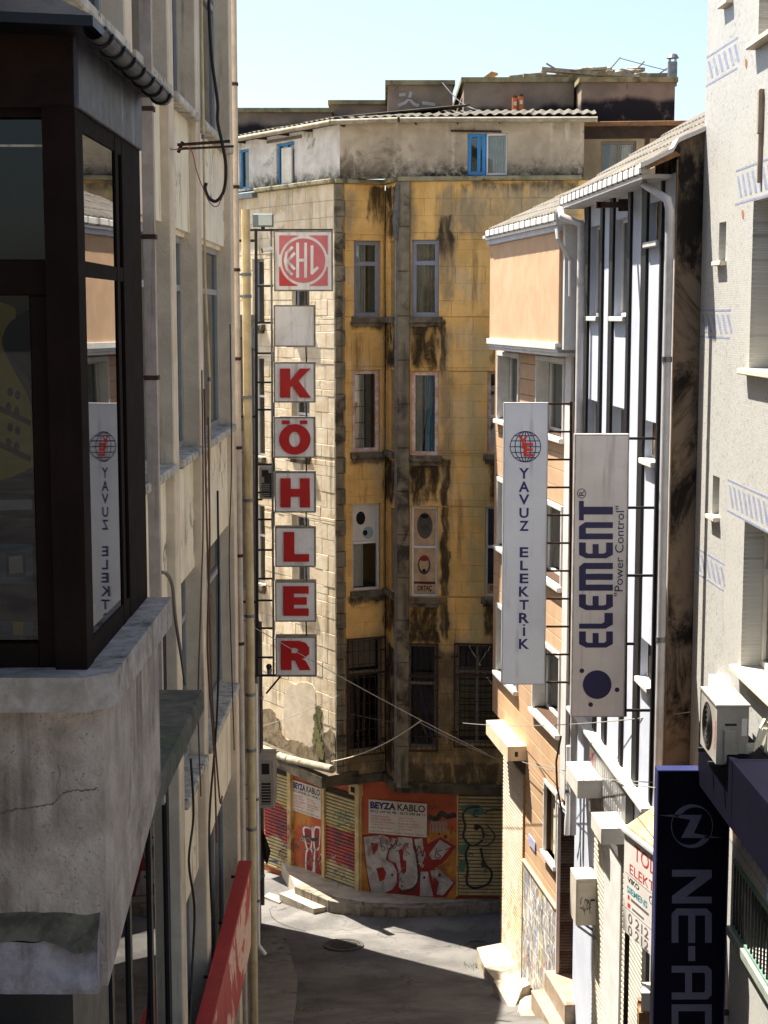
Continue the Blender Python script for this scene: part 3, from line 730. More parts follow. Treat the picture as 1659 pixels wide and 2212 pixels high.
# wires down the same bay
def wire(name, label, path, r, mat, cat='cable'):
    o = obj(name, MB().tube(path, r, 6), mat, None, smooth=True); tag(o, label, cat); return o
BROWNW = flat('brown_cable', (96, 70, 50), .7); BLK = flat('black_rubber', (24, 23, 23), .6)
lp = lambda x, y, d=.05: LF.pt(LF.U(x, y, d), LF.Z(x, y, d), d)
wire('cable', 'brown cable hanging down the far bay of the cream facade', [lp(x, y) for x, y in csmooth([(441, 840), (446, 1100), (452, 1300), (458, 1500), (474, 1720), (480, 1720)], 5, False)], .012, BROWNW)
wire('cable', 'grey cable drooping from the cream pilaster to the mossy canopy', [lp(x, y, .10) for x, y in csmooth([(348, 1236), (360, 1240), (372, 1265), (378, 1330), (392, 1420), (400, 1478)], 5, False)], .018, flat('grey_cable', (110, 104, 98), .7))
wire('cable', 'dark cable running down beside the black shopfront mullions', [lp(x, y, .08) for x, y in csmooth([(412, 1640), (418, 1760), (408, 1860), (420, 1960), (416, 2080), (408, 2230)], 5, False)], .014, BLK)
for kx, (a_, b_, c_, lab) in enumerate(((436, 1300, 428, 'thin brown cable along the middle cream pilaster'), (450, 1400, 462, 'second brown cable behind the yellow downpipe bay'), (470, 1560, 452, 'black cable bowing across the lower cream bays'), (497, 1200, 500, 'thin dark cable beside the far round downpipe'))):
    wire('cable', lab, [lp(x, y, .07) for x, y in csmooth([(a_, b_ - 500), (a_ + 3, b_ - 200), (a_ - 2, b_), (c_, b_ + 220), (c_ + 6, b_ + 420)], 5, False)], (.009, .012, .014, .008)[kx], (BROWNW, BROWNW, BLK, BLK)[kx])
# bracket plates with the looped black cable
bk = thing('wall_bracket', 'rusty flat steel bracket sticking out from the cream facade', 'bracket', onY(383, 316, 16.0))
for (x0, y0, x1, y1, w, h) in ((383, 313, 497, 305, .05, .025), (384, 322, 505, 316, .05, .018)):
    obj('plate', MB().bar(onY(x0, y0, 16.0), onY(x1, y1, 16.05), w, h), RUST, bk)
obj('strut', MB().bar(onY(385, 330, 16.05), onY(395, 306, 16.05), .03, .03), RUST, bk)
wire('cable', 'thick black cable looping down over the rusty bracket', [onY(x, y, 16.02) for x, y in csmooth([(450, -40), (453, 60), (459, 140), (470, 220), (470, 262), (480, 310), (488, 360), (484, 410), (468, 434), (452, 428), (443, 408), (446, 395)], 6, False)], .017, BLK)
wire('thin_wire', 'thin red wire dipping across the cream facade', [onY(x, y, 15.9) for x, y in csmooth([(324, 262), (345, 300), (372, 323), (410, 320), (425, 370), (440, 410), (455, 440), (470, 445), (482, 420)], 5, False)], .005, flat('red_wire', (150, 80, 60), .6), 'wire')
# red sign board
REDP = NT('peeling_red_paint')
_f = REDP.ramp(REDP.noise(.9, 5, .55, stretch=(1, .8, .8), dist=.7), .475, .50)
_c = REDP.mix(_f, lin((172, 34, 34)), lin((214, 176, 156)))
_c = REDP.mix(REDP.ramp(REDP.noise(6, 4), .5, .8), _c, lin((140, 26, 28)))
REDP = REDP.bsdf(_c, .55, 0, .4, _f, .3)
FR_ = Frame((-1.85, 0, 0), (0, 1, 0)); yF = onX(541, 1868, -1.85)
rb = thing('red_sign_board', 'long red shop fascia board with peeling paint, lower left', 'sign board', (-1.85, 18, 3.55))
zt_, zb_ = yF.z, onX(541, 2050, -1.85).z
nb = 4; ys0 = 14.2; L_ = (yF.y - ys0) / nb
for i in range(nb): obj('panel', MB().fbox(FR_, ys0 + i * L_ + .004, ys0 + (i + 1) * L_ - .004, zb_, zt_, -.04, 0, .004), REDP, rb)
obj('top_rail', MB().fbox(FR_, ys0, yF.y, zt_ + .001, zt_ + .06, -.16, .02, .006), flat('red_rail', (160, 30, 32), .5), rb)
for i in range(5): obj('bracket', MB().bar((-2.1, ys0 + .3 + i * (yF.y - ys0 - .5) / 4, zt_ - .1), (-1.88, ys0 + .3 + i * (yF.y - ys0 - .5) / 4, zt_ - .1), .03), BLACKM, rb)

# ================================================================ second building on the left and the vertical letter sign
SB = F2((-2.62, 22.62), (-2.55, 32.0))
sb = thing('side_building', 'narrow shaded building edge behind the vertical red letter sign', 'building', (-3, 27, 0))
GREYR = M('grey_render', (150, 146, 140), (128, 124, 118), 2, .9, .4, 70, streak=((96, 92, 86), .5, 8))
sbl = (Vector((-2.55, 32.0)) - Vector((-2.62, 22.62))).length
SBH = [(a, a + 1.1, z, z + 1.7) for a in (1.2, 3.4, 5.6, 7.4) for z in (4.2, 7.4, 10.3)]
obj('wall', wallmb(SB, 0, sbl, -1, 12.3, SBH, 0, .25), GREYR, sb)
obj('body', MB().fbox(SB, 0, sbl - .02, -1, 12.28, -9, -.26), GREYR, sb)
for h in SBH: window(SB, *h, -.12, sb, PVC, .05, .05, cols=(.5,), room=False)
obj('cornice', MB().fbox(SB, 0, sbl, 12.3, 12.4, -9, .05), GREYR, sb)
# grey service pipes along its corner
gy = lambda px, z, Y=30.5: Vector((hx(px, Y, 1500), Y, z))
GPI = M('grey_service_pipe', (134, 136, 142), (112, 114, 120), 4, .5, .1, 40)
pipe('service_pipe', 'slim grey service pipe beside the yellow downpipe', [gy(556, 12.2, 28), gy(556, 2.2, 28)], .035, GPI, [gy(556, z, 28) for z in (4, 7, 10, 11.8)], STEEL, wall=(-.35, 0, 0))
pipe('service_pipe', 'dark grey service pipe below the small air conditioner', [gy(563, 6.5), gy(563, .8)], .04, M('dark_service_pipe', (84, 82, 80), (64, 62, 60), 6, .6, .2), [gy(563, z) for z in (1.4, 3, 5)], STEEL, wall=(-.3, 0, 0))
pipe('service_pipe', 'white plastic pipe running down to the left pavement', [gy(552, 6.2, 26.5), gy(552, 1.6, 26.5), gy(552, 1.45, 26.5) + Vector((.12, 0, -.02))], .04, PVC, [gy(552, z, 26.5) for z in (2.4, 4.2)], STEEL, wall=(-.35, 0, 0))
# ================================================================ FAR END: yellow stone building
A1 = (hx(722, 32.5), 32.5); A2 = (hx(832, 32.9), 32.9); A3 = (hx(858, 32.1), 32.1); A4 = (hx(1300, 31.7), 31.7)
dl = Vector((-math.sin(math.radians(34)), math.cos(math.radians(34)))); A0 = (A1[0] + dl.x * 9, A1[1] + dl.y * 9)
FL = F2(A0, A1); FA = F2(A1, A2); FC = F2(A2, A3); FB = F2(A3, A4)
LL = 9.0; LA = (Vector(A2) - Vector(A1)).length; LC = (Vector(A3) - Vector(A2)).length; LB = (Vector(A4) - Vector(A3)).length
yb = thing('yellow_building', 'soot stained yellow stone apartment building closing the end of the street', 'building', (0, 33, 0))
def yellowmat():
    n = NT('ochre_painted_stone'); X, Yc, Z = n.sep()
    def rz(px, py): return onY(px, py, 32.2)
    c = n.mix(n.ramp(n.noise(1.7, 6, .6, dist=.5), .35, .66), lin((236, 191, 118)), lin((214, 170, 100)))
    c = n.mix(n.math('MULTIPLY', n.ramp(n.noise(.9, 6, .65), .52, .62), .7), c, lin((212, 186, 140)))
    c = n.mix(n.math('MULTIPLY', n.ramp(n.noise(7, 7, .7), .52, .7), .45), c, lin((190, 150, 92)))
    c = n.mix(n.math('MULTIPLY', n.math('MULTIPLY', n.ramp(n.noise(5.5, 8, .7, stretch=(1, 1, .07)), .48, .72), n.ramp(n.noise(.7, 4), .38, .62)), .75), c, lin((96, 74, 46)))
    c = n.mix(n.math('MULTIPLY', n.ramp(n.noise(12, 8, .75), .60, .72), .5), c, lin((206, 184, 150)))
    def box(col, px0, px1, py0, py1, amt, sx=.08, st=.06, sb=.25, ns=3.0, lo=.34, hi=.60, stretch=(1, 1, .4)):
        nonlocal c
        a, b = rz(px0, py0), rz(px1, py1)
        w = n.softbox(WX, WZ, a.x, b.x, b.z, a.z, sx * 1.6, st * 1.5, sb * 1.4)
        e = n.math('ADD', w, n.math('MULTIPLY', n.math('SUBTRACT', n.noise(ns * 1.5, 9, .72, stretch=stretch, dist=.5), .5), 3.0))
        f = n.math('MULTIPLY', n.ramp(e, .28, 1.2), n.ramp(w, .02, .8))
        c = n.mix(n.math('MULTIPLY', f, amt), c, lin(col))
    wob = n.node('ShaderNodeTexNoise'); n.L(n.pos, wob.inputs['Vector']); wob.inputs['Scale'].default_value = 2.4; wob.inputs['Detail'].default_value = 4
    WX = n.math('ADD', X, n.math('MULTIPLY', n.math('SUBTRACT', wob.outputs['Fac'], .5), .26)); WZ = n.math('ADD', Z, n.math('MULTIPLY', n.math('SUBTRACT', n.noise(3.3, 4), .5), .25))
    # green-grey washed run
    box((172, 164, 118), 1008, 1052, 700, 1420, .6, .1, .4, .4)
    box((150, 142, 122), 985, 1250, 395, 500, .75, .2, .05, .25)
    for r in ((848, 902, 398, 760), (940, 985, 400, 660), (946, 978, 700, 1380), (722, 770, 400, 520), (985, 1060, 420, 520), (1060, 1110, 800, 1400)): box((140, 126, 100), *r, .75, .10, .2, .3, 1.8)
    # whole first floor mixed towards grey-brown
    box((150, 134, 106), 700, 1110, 1370, 1720, .8, .3, .5, .3, 1.1, .22, .5)
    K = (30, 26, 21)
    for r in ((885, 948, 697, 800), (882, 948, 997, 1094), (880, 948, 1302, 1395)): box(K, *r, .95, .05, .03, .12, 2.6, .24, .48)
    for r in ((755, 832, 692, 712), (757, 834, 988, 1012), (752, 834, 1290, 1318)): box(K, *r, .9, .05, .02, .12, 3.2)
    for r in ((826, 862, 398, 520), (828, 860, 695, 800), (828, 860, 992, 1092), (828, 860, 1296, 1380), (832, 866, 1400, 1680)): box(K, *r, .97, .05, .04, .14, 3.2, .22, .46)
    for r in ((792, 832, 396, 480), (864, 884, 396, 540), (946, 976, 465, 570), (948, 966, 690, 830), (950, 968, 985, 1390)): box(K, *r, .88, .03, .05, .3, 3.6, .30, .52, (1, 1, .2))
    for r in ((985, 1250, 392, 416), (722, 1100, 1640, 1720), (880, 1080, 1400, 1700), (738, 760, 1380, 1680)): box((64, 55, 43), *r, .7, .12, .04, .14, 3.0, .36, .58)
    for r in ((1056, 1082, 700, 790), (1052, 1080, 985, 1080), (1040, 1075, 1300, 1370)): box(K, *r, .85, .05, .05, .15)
    h = n.node('ShaderNodeHueSaturation'); n.L(c, h.inputs['Color'])
    n.L(n.math('ADD', n.math('MULTIPLY', n.objrand(), .08), .96), h.inputs['Value'])
    return n.bsdf(h.outputs[0], .9, 0, .25, n.math('ADD', n.noise(45, 5, .65), n.math('MULTIPLY', n.noise(6, 5), 1.5)), .45)
YST = yellowmat(); MATS['ochre_painted_stone'] = YST
LST = M('bare_limestone', (230, 215, 186), (212, 190, 156), 2.2, .9, .5, 55, streak=((132, 120, 98), .7, 5), grime=((186, 164, 128), .35, 1.6), perobj=.05)
MORT = M('pale_mortar', (222, 212, 190), (200, 188, 164), 6, .95, .4)
MORTD = M('ochre_mortar', (206, 166, 102), (180, 144, 92), 6, .95, .4)
GRYST = M('grey_stone_pier', (138, 128, 108), (110, 100, 82), 3, .9, .5, 50, streak=((62, 56, 46), .7, 6), grime=((52, 46, 38), .5, 3))
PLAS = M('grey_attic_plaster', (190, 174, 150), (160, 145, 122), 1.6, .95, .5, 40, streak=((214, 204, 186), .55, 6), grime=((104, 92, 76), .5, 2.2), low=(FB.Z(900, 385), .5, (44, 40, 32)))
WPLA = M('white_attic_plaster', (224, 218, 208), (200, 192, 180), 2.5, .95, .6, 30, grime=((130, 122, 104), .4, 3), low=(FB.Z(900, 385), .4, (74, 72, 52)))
GBF = flat('grey_blue_frame', (138, 144, 160), .5)
PEEL = M('peeling_white_frame', (224, 218, 214), (200, 150, 134), 7, .7, .2, 60)
ZC = FB.Z(900, 392); ZE = FB.Z(900, 262)                 # cornice underside, eave
ZG = FB.Z(900, 1700)                                      # underside of the upper floors
def rect(F, x0, x1, y0, y1):
    xm, ym = (x0 + x1) / 2, (y0 + y1) / 2
    return F.U(x0, ym), F.U(x1, ym), F.Z(xm, y1), F.Z(xm, y0)
WA = [rect(FA, 765, 823, 520, 684), rect(FA, 762, 821, 800, 976), rect(FA, 762, 822, 1088, 1276), rect(FA, 752, 828, 1380, 1626)]
WC = [rect(FC, 843, 855.5, 520, 684), rect(FC, 844, 855.5, 800, 976), rect(FC, 844, 855.5, 1098, 1278), ]
WB = [rect(FB, 890, 948, 518, 684), rect(FB, 889, 947, 803, 984), rect(FB, 888, 945, 1095, 1290), rect(FB, 880, 943, 1393, 1618), rect(FB, 985, 1092, 1393, 1610), rect(FB, 1053, 1112, 802, 980), rect(FB, 1048, 1106, 1095, 1290)]
WL = [rect(FL, 631, 668, 545, 690), rect(FL, 631, 668, 838, 980), rect(FL, 631, 668, 1115, 1270), rect(FL, 546, 570, 560, 700), rect(FL, 546, 571, 770, 985), rect(FL, 548, 572, 1090, 1260)]
allb = []
def ashlar(F, u0, u1, z0, z1, holes, ch, bl, mat, gap, th=.02):
    nc = max(1, round((z1 - z0) / ch)); ch = (z1 - z0) / nc; rng = random.Random(int(u0 * 100) + 5)
    for j in range(nc):
        a, b = z0 + j * ch, z0 + (j + 1) * ch
        # spans of this course left free by openings, cut where openings start and end
        sub = [(a, b)]
        cuts = sorted({a, b, *[h[2] for h in holes if a < h[2] < b], *[h[3] for h in holes if a < h[3] < b]})
        for k in range(len(cuts) - 1):
            ca, cb_ = cuts[k], cuts[k + 1]
            if cb_ - ca < .025: continue
            spans = [(u0, u1)]
            for h in holes:
                if h[2] < (ca + cb_) / 2 < h[3]:
                    ns = []
                    for s, e in spans:
                        if h[1] <= s or h[0] >= e: ns.append((s, e)); continue
                        if h[0] - s > .02: ns.append((s, h[0]))
                        if e - h[1] > .02: ns.append((h[1], e))
                    spans = ns
            for s, e in spans:
                L = e - s; k_ = max(1, round(L / bl)); off = (.5 if j % 2 else 0)
                xs_ = [s] + [s + L * (i + off * .9 + rng.uniform(-.06, .06)) / k_ for i in range(1 if off == 0 else 0, k_)] + [e]
                xs_ = [s] + [x for x in xs_[1:-1] if s + .07 < x < e - .07] + [e]
                for i in range(len(xs_) - 1):
                    g = gap / 2
                    if xs_[i + 1] - xs_[i] < .03: continue
                    allb.append((F, xs_[i] + g, xs_[i + 1] - g, ca + g, cb_ - g, -th, rng.uniform(-.004, .004), mat))
uP0, uP1 = FB.U(858, 900), FB.U(885, 900)
cp1 = FA.U(745, 900)
# backing walls with the window openings
obj('wall', wallmb(FL, 0, LL, FL.Z(722, 1680), ZC, WL, -.02, .3), MORT, yb); obj('wall', wallmb(FA, 0, LA, ZG, ZC, WA, -.02, .3), MORTD, yb)
obj('wall', wallmb(FC, 0, LC, ZG, ZC, WC, -.02, .22), MORTD, yb); obj('wall', wallmb(FB, 0, LB, ZG, ZC, WB, -.02, .3), MORTD, yb)
ashlar(FL, FL.U(500), LL - .002, FL.Z(650, 1640), ZC, WL, .33, .55, LST, .008)
ashlar(FA, cp1, LA - .03, ZG, ZC, WA, .33, .62, YST, .0024)
ashlar(FC, .03, LC - .12, ZG, ZC, WC, .33, .6, YST, .0024)
ashlar(FB, uP1, LB - .002, ZG, ZC, WB, .33, .62, YST, .0024)
allb.sort(key=lambda b: -(b[2] - b[1]) * (b[4] - b[3]) * (.4 if b[0] is FB and b[1] > FB.U(1078) else (.6 if b[0] is FL and b[2] < FL.U(560) else 1)))
rest = {}
for k, (F, a, b, c, e, d0, d1, mt) in enumerate(allb):
    if k < 290: block('stone_block', F, a, b, c, e, d0, round(d1 if mt is LST else d1 * .5, 3), mt, yb, .006 if mt is LST else .003)
    else: rest.setdefault(mt.name, MB()).fbox(F, a, b, c, e, d0, d1, .006)
for mn, mm in rest.items(): obj('stone_blocks', mm, MATS[mn], yb, kind='stuff')
# hidden mass behind
bd = [(A0[0] + 1.1, A0[1] + 1.4), (A1[0] + .9, A1[1] + 1.7), (A3[0], A3[1] + 1.9), (A4[0], A4[1] + 1.7), (A4[0] + 3, 45), (A0[0], 45)]
obj('body', MB().slab(bd, ZC - .02, -1), PLAS, yb)
# corner pier and the plain grey pier between the windows
for j in range(38):
    z0 = ZG + (ZC - ZG) * j / 38; z1 = ZG + (ZC - ZG) * (j + 1) / 38
    block('quoin', FA, .001, cp1 - (.05 if j % 2 else 0), z0 + .004, z1 - .004, -.02, .05 + (.012 if j % 2 else 0), GRYST, yb, .01)
npz = 14
for j in range(npz):
    z0 = ZG + (ZC - ZG) * j / npz; z1 = ZG + (ZC - ZG) * (j + 1) / npz
    block('pier_stone', FB, uP0 + .001, uP1, z0 + .003, z1 - .003, -.2, .11, GRYST, yb, .02)
obj('rainwater_pipe', MB().tube([FB.pt(uP0 - .02, ZC - .2, .07), FB.pt(uP0 - .02, ZG + .1, .07)], .03, 8), STEEL, yb, smooth=True)
hop = FB.pt(uP0 + .03, FB.Z(848, 500), .16)
obj('rainwater_head', MB().tube([FB.pt(uP0 - .02, FB.Z(848, 520), .12), FB.pt(uP0 - .02, FB.Z(848, 480), .14), FB.pt(uP0 + .02, FB.Z(848, 400), .12)], [.03, .065, .04], 8), M('dull_zinc', (104, 102, 98), (80, 78, 74), 8, .7, .2), yb, smooth=True)
# sills
SST = M('soot_stained_sill', (124, 114, 96), (84, 76, 62), 5, .9, .5, 50, grime=((40, 38, 30), .5, 5))
for F, ws, ex in ((FA, WA[:3], .06), (FB, WB[:3] + WB[5:], .08), (FL, WL, .05)):
    for h in ws:
        a, b = h[0] - ex, h[1] + ex
        obj('sill', MB().fbox(F, a, b, h[2] - .13, h[2] - .004, -.2, .10, .02).fbox(F, a + .04, b - .04, h[2] - .2, h[2] - .13, -.1, .05), SST, yb)
for h in WC: obj('sill', MB().fbox(FC, .05, LC - .14, h[2] - .13, h[2] - .004, -.1, .09, .02), SST, yb)
# windows
def curt_pair(F, h, d, parent, l=.0, r=.5, mat=None):
    w = h[1] - h[0]; curtain(F, h[0] + .05 + w * l, h[0] + w * r - .02, h[2] + .05, h[3] - .06, d - .05, parent, mat)
w = window(FA, *WA[0], -.10, yb, GBF, .085, .07, rows=(.70,)); curt_pair(FA, WA[0], -.14, w, .0, .58); curt_pair(FA, WA[0], -.16, w, .55, .9, M('teal_curtain', (110, 150, 148), (84, 122, 122), 4, .9, .1))
w = window(FB, *WB[0], -.08, yb, GBF, .085, .07, rows=(.70,)); curt_pair(FB, WB[0], -.12, w, .0, .95, M('beige_blind', (190, 176, 152), (168, 152, 128), 3, .9, .1))
window(FC, *WC[0], -.1, yb, GBF, .05, .06, rows=(.70,))
w = window(FA, *WA[1], -.08, yb, PEEL, .075, .07)
curt_pair(FA, WA[1], -.12, w, .0, .56, CURT); curt_pair(FA, WA[1], -.14, w, .5, .82, M('grey_blue_curtain', (150, 168, 172), (130, 150, 156), 4, .9, .1)); 
for k in range(5):
    z = WA[1][2] + .25 + k * .33; block('shelf_bar', FA, WA[1][0] + .08, WA[1][0] + .36, z, z + .015, -.165, -.155, BLACKM, w, 0)
w = window(FB, *WB[1], -.06, yb, PEEL, .075, .07); curt_pair(FB, WB[1], -.10, w, .0, .42, CURT); curt_pair(FB, WB[1], -.12, w, .38, .97, CURTB)
window(FC, *WC[1], -.1, yb, PEEL, .05, .06)
w = window(FB, *WB[5], -.10, yb, PEEL, .06, .07, rows=(.45,)); 
def blown(F, h, parent, kind):
    """white plastic frame, solid infill boards with a round fan hole or a stain"""
    w = h[1] - h[0]; H = h[3] - h[2]; zm = h[2] + H * .55
    f = window(F, *h, -.10, parent, PVC, .05, .08, rows=(.55,), name='window')
    return f, zm
PANEL = flat('white_infill_board', (214, 210, 202), .6); PANT = M('tan_infill_board', (196, 168, 136), (170, 140, 108), 5, .7, .1); HOLE = flat('dark_hole', (22, 21, 21), .9); SOOT = flat('sooty_rim', (92, 88, 82), .9); BLUEG = flat('grey_blue_vent', (150, 166, 172), .6)
def oval(F, cu_, cz, ru, rz_, d, mat, parent, name, th=.01):
    m = MB(); art(m, F, [[(cu_ + ru * math.cos(a), cz + rz_ * math.sin(a)) for a in [i * math.pi / 10 for i in range(20)]]], d, th=th); return obj(name, m, mat, parent)
h = WA[2]; f, zm = blown(FA, h, yb, 0); W_ = h[1] - h[0]
b_ = obj('infill_board', MB().fbox(FA, h[0] + .055, h[1] - .055, zm + .03, h[3] - .055, -.14, -.125), PANEL, f)
oval(FA, h[0] + W_ * .36, zm + (h[3] - zm) * .62, .10, .14, -.118, HOLE, f, 'vent_hole', .006); oval(FA, h[0] + W_ * .62, zm + (h[3] - zm) * .24, .12, .13, -.119, BLUEG, f, 'vent_ring', .005); oval(FA, h[0] + W_ * .52, zm + (h[3] - zm) * .24, .05, .06, -.112, HOLE, f, 'vent_hole', .005)
curtain(FA, h[0] + .06, h[0] + W_ * .55, h[2] + .05, zm - .04, -.30, f, CURT, .01, 3)
h = WB[2]; f, zm = blown(FB, h, yb, 1); W_ = h[1] - h[0]; hh = h[3] - zm
obj('infill_board', MB().fbox(FB, h[0] + .055, h[1] - .055, zm + .03, h[3] - .055, -.14, -.125), PANT, f); obj('infill_board', MB().fbox(FB, h[0] + .055, h[1] - .055, h[2] + .3, zm - .03, -.14, -.125), PANT, f)
obj('name_plate', MB().fbox(FB, h[0] + .055, h[1] - .055, h[2] + .06, h[2] + .25, -.14, -.12), PANT, f)
tm = MB(); text(tm, FB, 'ORTAÇ', h[0] + .12, h[1] - .12, h[2] + .09, h[2] + .22, -.116, .03); obj('lettering', tm, HOLE, f, kind='stuff')
oval(FB, h[0] + W_ * .5, zm + hh * .52, .16, .27, -.120, SOOT, f, 'soot_rim', .004); oval(FB, h[0] + W_ * .5, zm + hh * .55, .12, .22, -.114, M('duct_grey', (84, 78, 68), (60, 56, 50), 8, .7, .1), f, 'duct', .02); oval(FB, h[0] + W_ * .5, zm + hh * .76, .08, .045, -.09, HOLE, f, 'duct_mouth', .004)
cz = h[2] + .3 + (zm - .33 - h[2]) * .5
oval(FB, h[0] + W_ * .48, cz, .13, .20, -.120, MATS['duct_grey'], f, 'soot_rim', .004); oval(FB, h[0] + W_ * .48, cz + .01, .10, .14, -.114, PANT, f, 'vent_plate', .006); oval(FB, h[0] + W_ * .48, cz + .13, .09, .05, -.106, flat('red_vent', (130, 40, 34), .6), f, 'vent_mouth', .004)
block('latch', FB, h[0] + W_ * .42, h[0] + W_ * .54, cz - .15, cz - .08, -.12, -.10, HOLE, f, 0)
window(FC, *WC[2], -.09, yb, PVC, .045, .06, rows=(.55,))
w = window(FB, *WB[6], -.10, yb, PVC, .05, .08, rows=(.55,)); obj('infill_board', MB().fbox(FB, WB[6][0] + .055, WB[6][1] - .055, WB[6][2] + .06, WB[6][2] + .25, -.14, -.12), PANT, w)
tm = MB(); text(tm, FB, 'ORTAÇ', WB[6][0] + .1, WB[6][1] - .12, WB[6][2] + .09, WB[6][2] + .22, -.116, .03); obj('lettering', tm, HOLE, w, kind='stuff')
for h in WL: w = window(FL, *h, -.12, yb, PVC if h[3] < 12 else GBF, .05, .06, cols=(), rows=(.6,))
# first-floor windows behind iron grilles
FRB = flat('brown_grey_frame', (120, 110, 98), .6)
w1 = window(FA, *WA[3], -.14, yb, FRB, .06, .07, rows=(.70,)); obj('infill_board', MB().fbox(FA, WA[3][0] + .07, WA[3][1] - .1, WA[3][2] + (WA[3][3] - WA[3][2]) * .74, WA[3][3] - .08, -.2, -.19), M('pinkish_board', (168, 150, 132), (148, 130, 112), 3, .9, .1), w1)
w2 = window(FB, *WB[3], -.14, yb, FRB, .06, .07, rows=(.62,)); w3 = window(FB, *WB[4], -.14, yb, FRB, .06, .07, cols=(.42,), rows=(.72,))
LIB = M('lit_shutter_reflection_board', (170, 150, 96), (140, 120, 76), 4, .8, .1)  # slat colour stands for a sunlit shutter mirrored in the pane
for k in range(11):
    h = WB[4]; z = h[2] + .12 + k * .135; block('reflection_slat', FB, h[0] + .07, h[1] - .07, z, z + .11, -.26, -.245, LIB, w3, .01)
def grille(F, h, parent, nv, nh, d=.06, ex=.04, bars2=()):
    """welded iron window grille"""
    g = MB(); a, b, c, e = h[0] - ex, h[1] + ex, h[2] - ex, h[3] + ex
    g.fbox(F, a, b, e - .03, e, d - .012, d + .012); g.fbox(F, a, b, c, c + .03, d - .012, d + .012); g.fbox(F, a, a + .03, c + .03, e - .03, d - .012, d + .012); g.fbox(F, b - .03, b, c + .03, e - .03, d - .012, d + .012)
    for (uu, zz) in ((a, c + .3), (a, e - .3), (b - .03, c + .3), (b - .03, e - .3)): g.fbox(F, uu - .06, uu + .09, zz, zz + .02, -.02, d - .012)
    go = obj('grille', g, RUST, parent)
    for i in range(1, nv):
        u = a + (b - a) * i / nv; block('bar', F, u - .007, u + .007, c + .03, e - .03, d - .006, d + .008, RUST, go, 0)
    for j in range(1, nh):
        z = c + (e - c) * j / nh; block('bar', F, a + .03, b - .03, z - .007, z + .007, d - .018, d - .006, RUST, go, 0)
    zc = c + (e - c) * .70; block('bar', F, a + .03, b - .03, zc - .02, zc + .02, d + .009, d + .022, RUST, go, 0)
grille(FA, WA[3], w1, 7, 9); grille(FB, WB[3], w2, 6, 7); grille(FB, WB[4], w3, 10, 9)
blu = MB().bar(FB.pt(FB.U(905, 1510), FB.Z(905, 1490), -.25), FB.pt(FB.U(930, 1600), FB.Z(930, 1600), -.25), .03, .03)
o = obj('broom', blu, flat('blue_plastic', (40, 60, 130), .5)); tag(o, 'blue stick leaning behind a barred window', 'broom')
blu = MB().bar(FB.pt(FB.U(902, 1550), FB.Z(902, 1550), -.24), FB.pt(FB.U(918, 1590), FB.Z(918, 1590), -.24), .05, .03)
o = obj('mop', blu, flat('yellow_plastic', (170, 140, 30), .5)); tag(o, 'yellow stick leaning inside the narrow barred window', 'mop')
# cornice slab, first-floor base band
CORN = M('mossy_cornice', (150, 142, 112), (116, 108, 82), 5, .9, .5, 40, grime=((62, 62, 44), .45, 5))
def along(frames, z0, z1, d0, d1, mat, name, parent, k=.01):
    for F, a, b in frames: obj(name, MB().fbox(F, a, b, z0, z1, d0, d1, .015), mat, parent)
along([(FL, FL.U(560), LL + .05), (FA, -.0, LA - .02), (FB, .02, FB.U(1256, 390))], ZC, ZC + .09, -.4, .12, CORN, 'cornice', yb)
obj('cornice', MB().fbox(FC, -.05, LC + .02, ZC - .006, ZC + .084, -.5, .11), CORN, yb)
obj('cornice', MB().fbox(FL, 3.0, FL.U(560) - .03, ZC - .1, ZC + .01, -.4, .14), STEEL, yb)
BASE = M('sooty_base_moulding', (96, 86, 68), (66, 58, 46), 3, .9, .5, 40, grime=((36, 32, 26), .5, 3))
obj('base_moulding', MB().fbox(FA, -.02, LA, ZG - .10, ZG + .08, -.4, .10, .03), BASE, yb); obj('base_moulding', MB().fbox(FB, .01, LB, ZG - .12, ZG + .10, -.4, .08, .03), BASE, yb)
obj('base_moulding', MB().fbox(FC, -.02, LC, ZG - .11, ZG + .09, -.4, .08, .03), BASE, yb)
# ---- attic storey
A5 = (hx(735, 32.6), 32.6); A6 = (hx(866, 32.25), 32.25); A7 = (hx(1256, 31.85), 31.85)
dA = Vector((-math.sin(math.radians(35)), math.cos(math.radians(35)))); B0 = (A5[0] + dA.x * 9, A5[1] + dA.y * 9)
GL = F2(B0, A5); GA = F2(A5, A6); GB = F2(A6, A7); LGA = (Vector(A6) - Vector(A5)).length; LGB = (Vector(A7) - Vector(A6)).length
ZC1 = ZC + .092
hl = [rect(GL, 597, 636, 308, 392)]; hl[0] = (hl[0][0], hl[0][1], ZC1 + .02, hl[0][3]); hl.append((GL.U(520), GL.U(541), ZC1 + .05, GL.Z(530, 322)))
hb = [rect(GB, 1010, 1096, 288, 378)]
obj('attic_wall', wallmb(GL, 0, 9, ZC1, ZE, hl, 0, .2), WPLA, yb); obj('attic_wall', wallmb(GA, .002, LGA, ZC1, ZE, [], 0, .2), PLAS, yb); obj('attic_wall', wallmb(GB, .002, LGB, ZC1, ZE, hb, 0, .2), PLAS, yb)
BLUF = flat('bright_blue_frame', (52, 132, 190), .5)
h = hl[0]; w = window(GL, h[0], h[1], h[2], h[3], -.05, yb, BLUF, .05, .06, cols=(.5,)); 
sag = curtain(GL, h[0] + (h[1] - h[0]) * .45, h[1] - .02, h[2] + .02, h[3] - .12, .05, w, CURT, .03, 3)
window(GL, *hl[1], -.05, yb, BLUF, .05, .06)
h = hb[0]; um = h[0] + (h[1] - h[0]) * .46
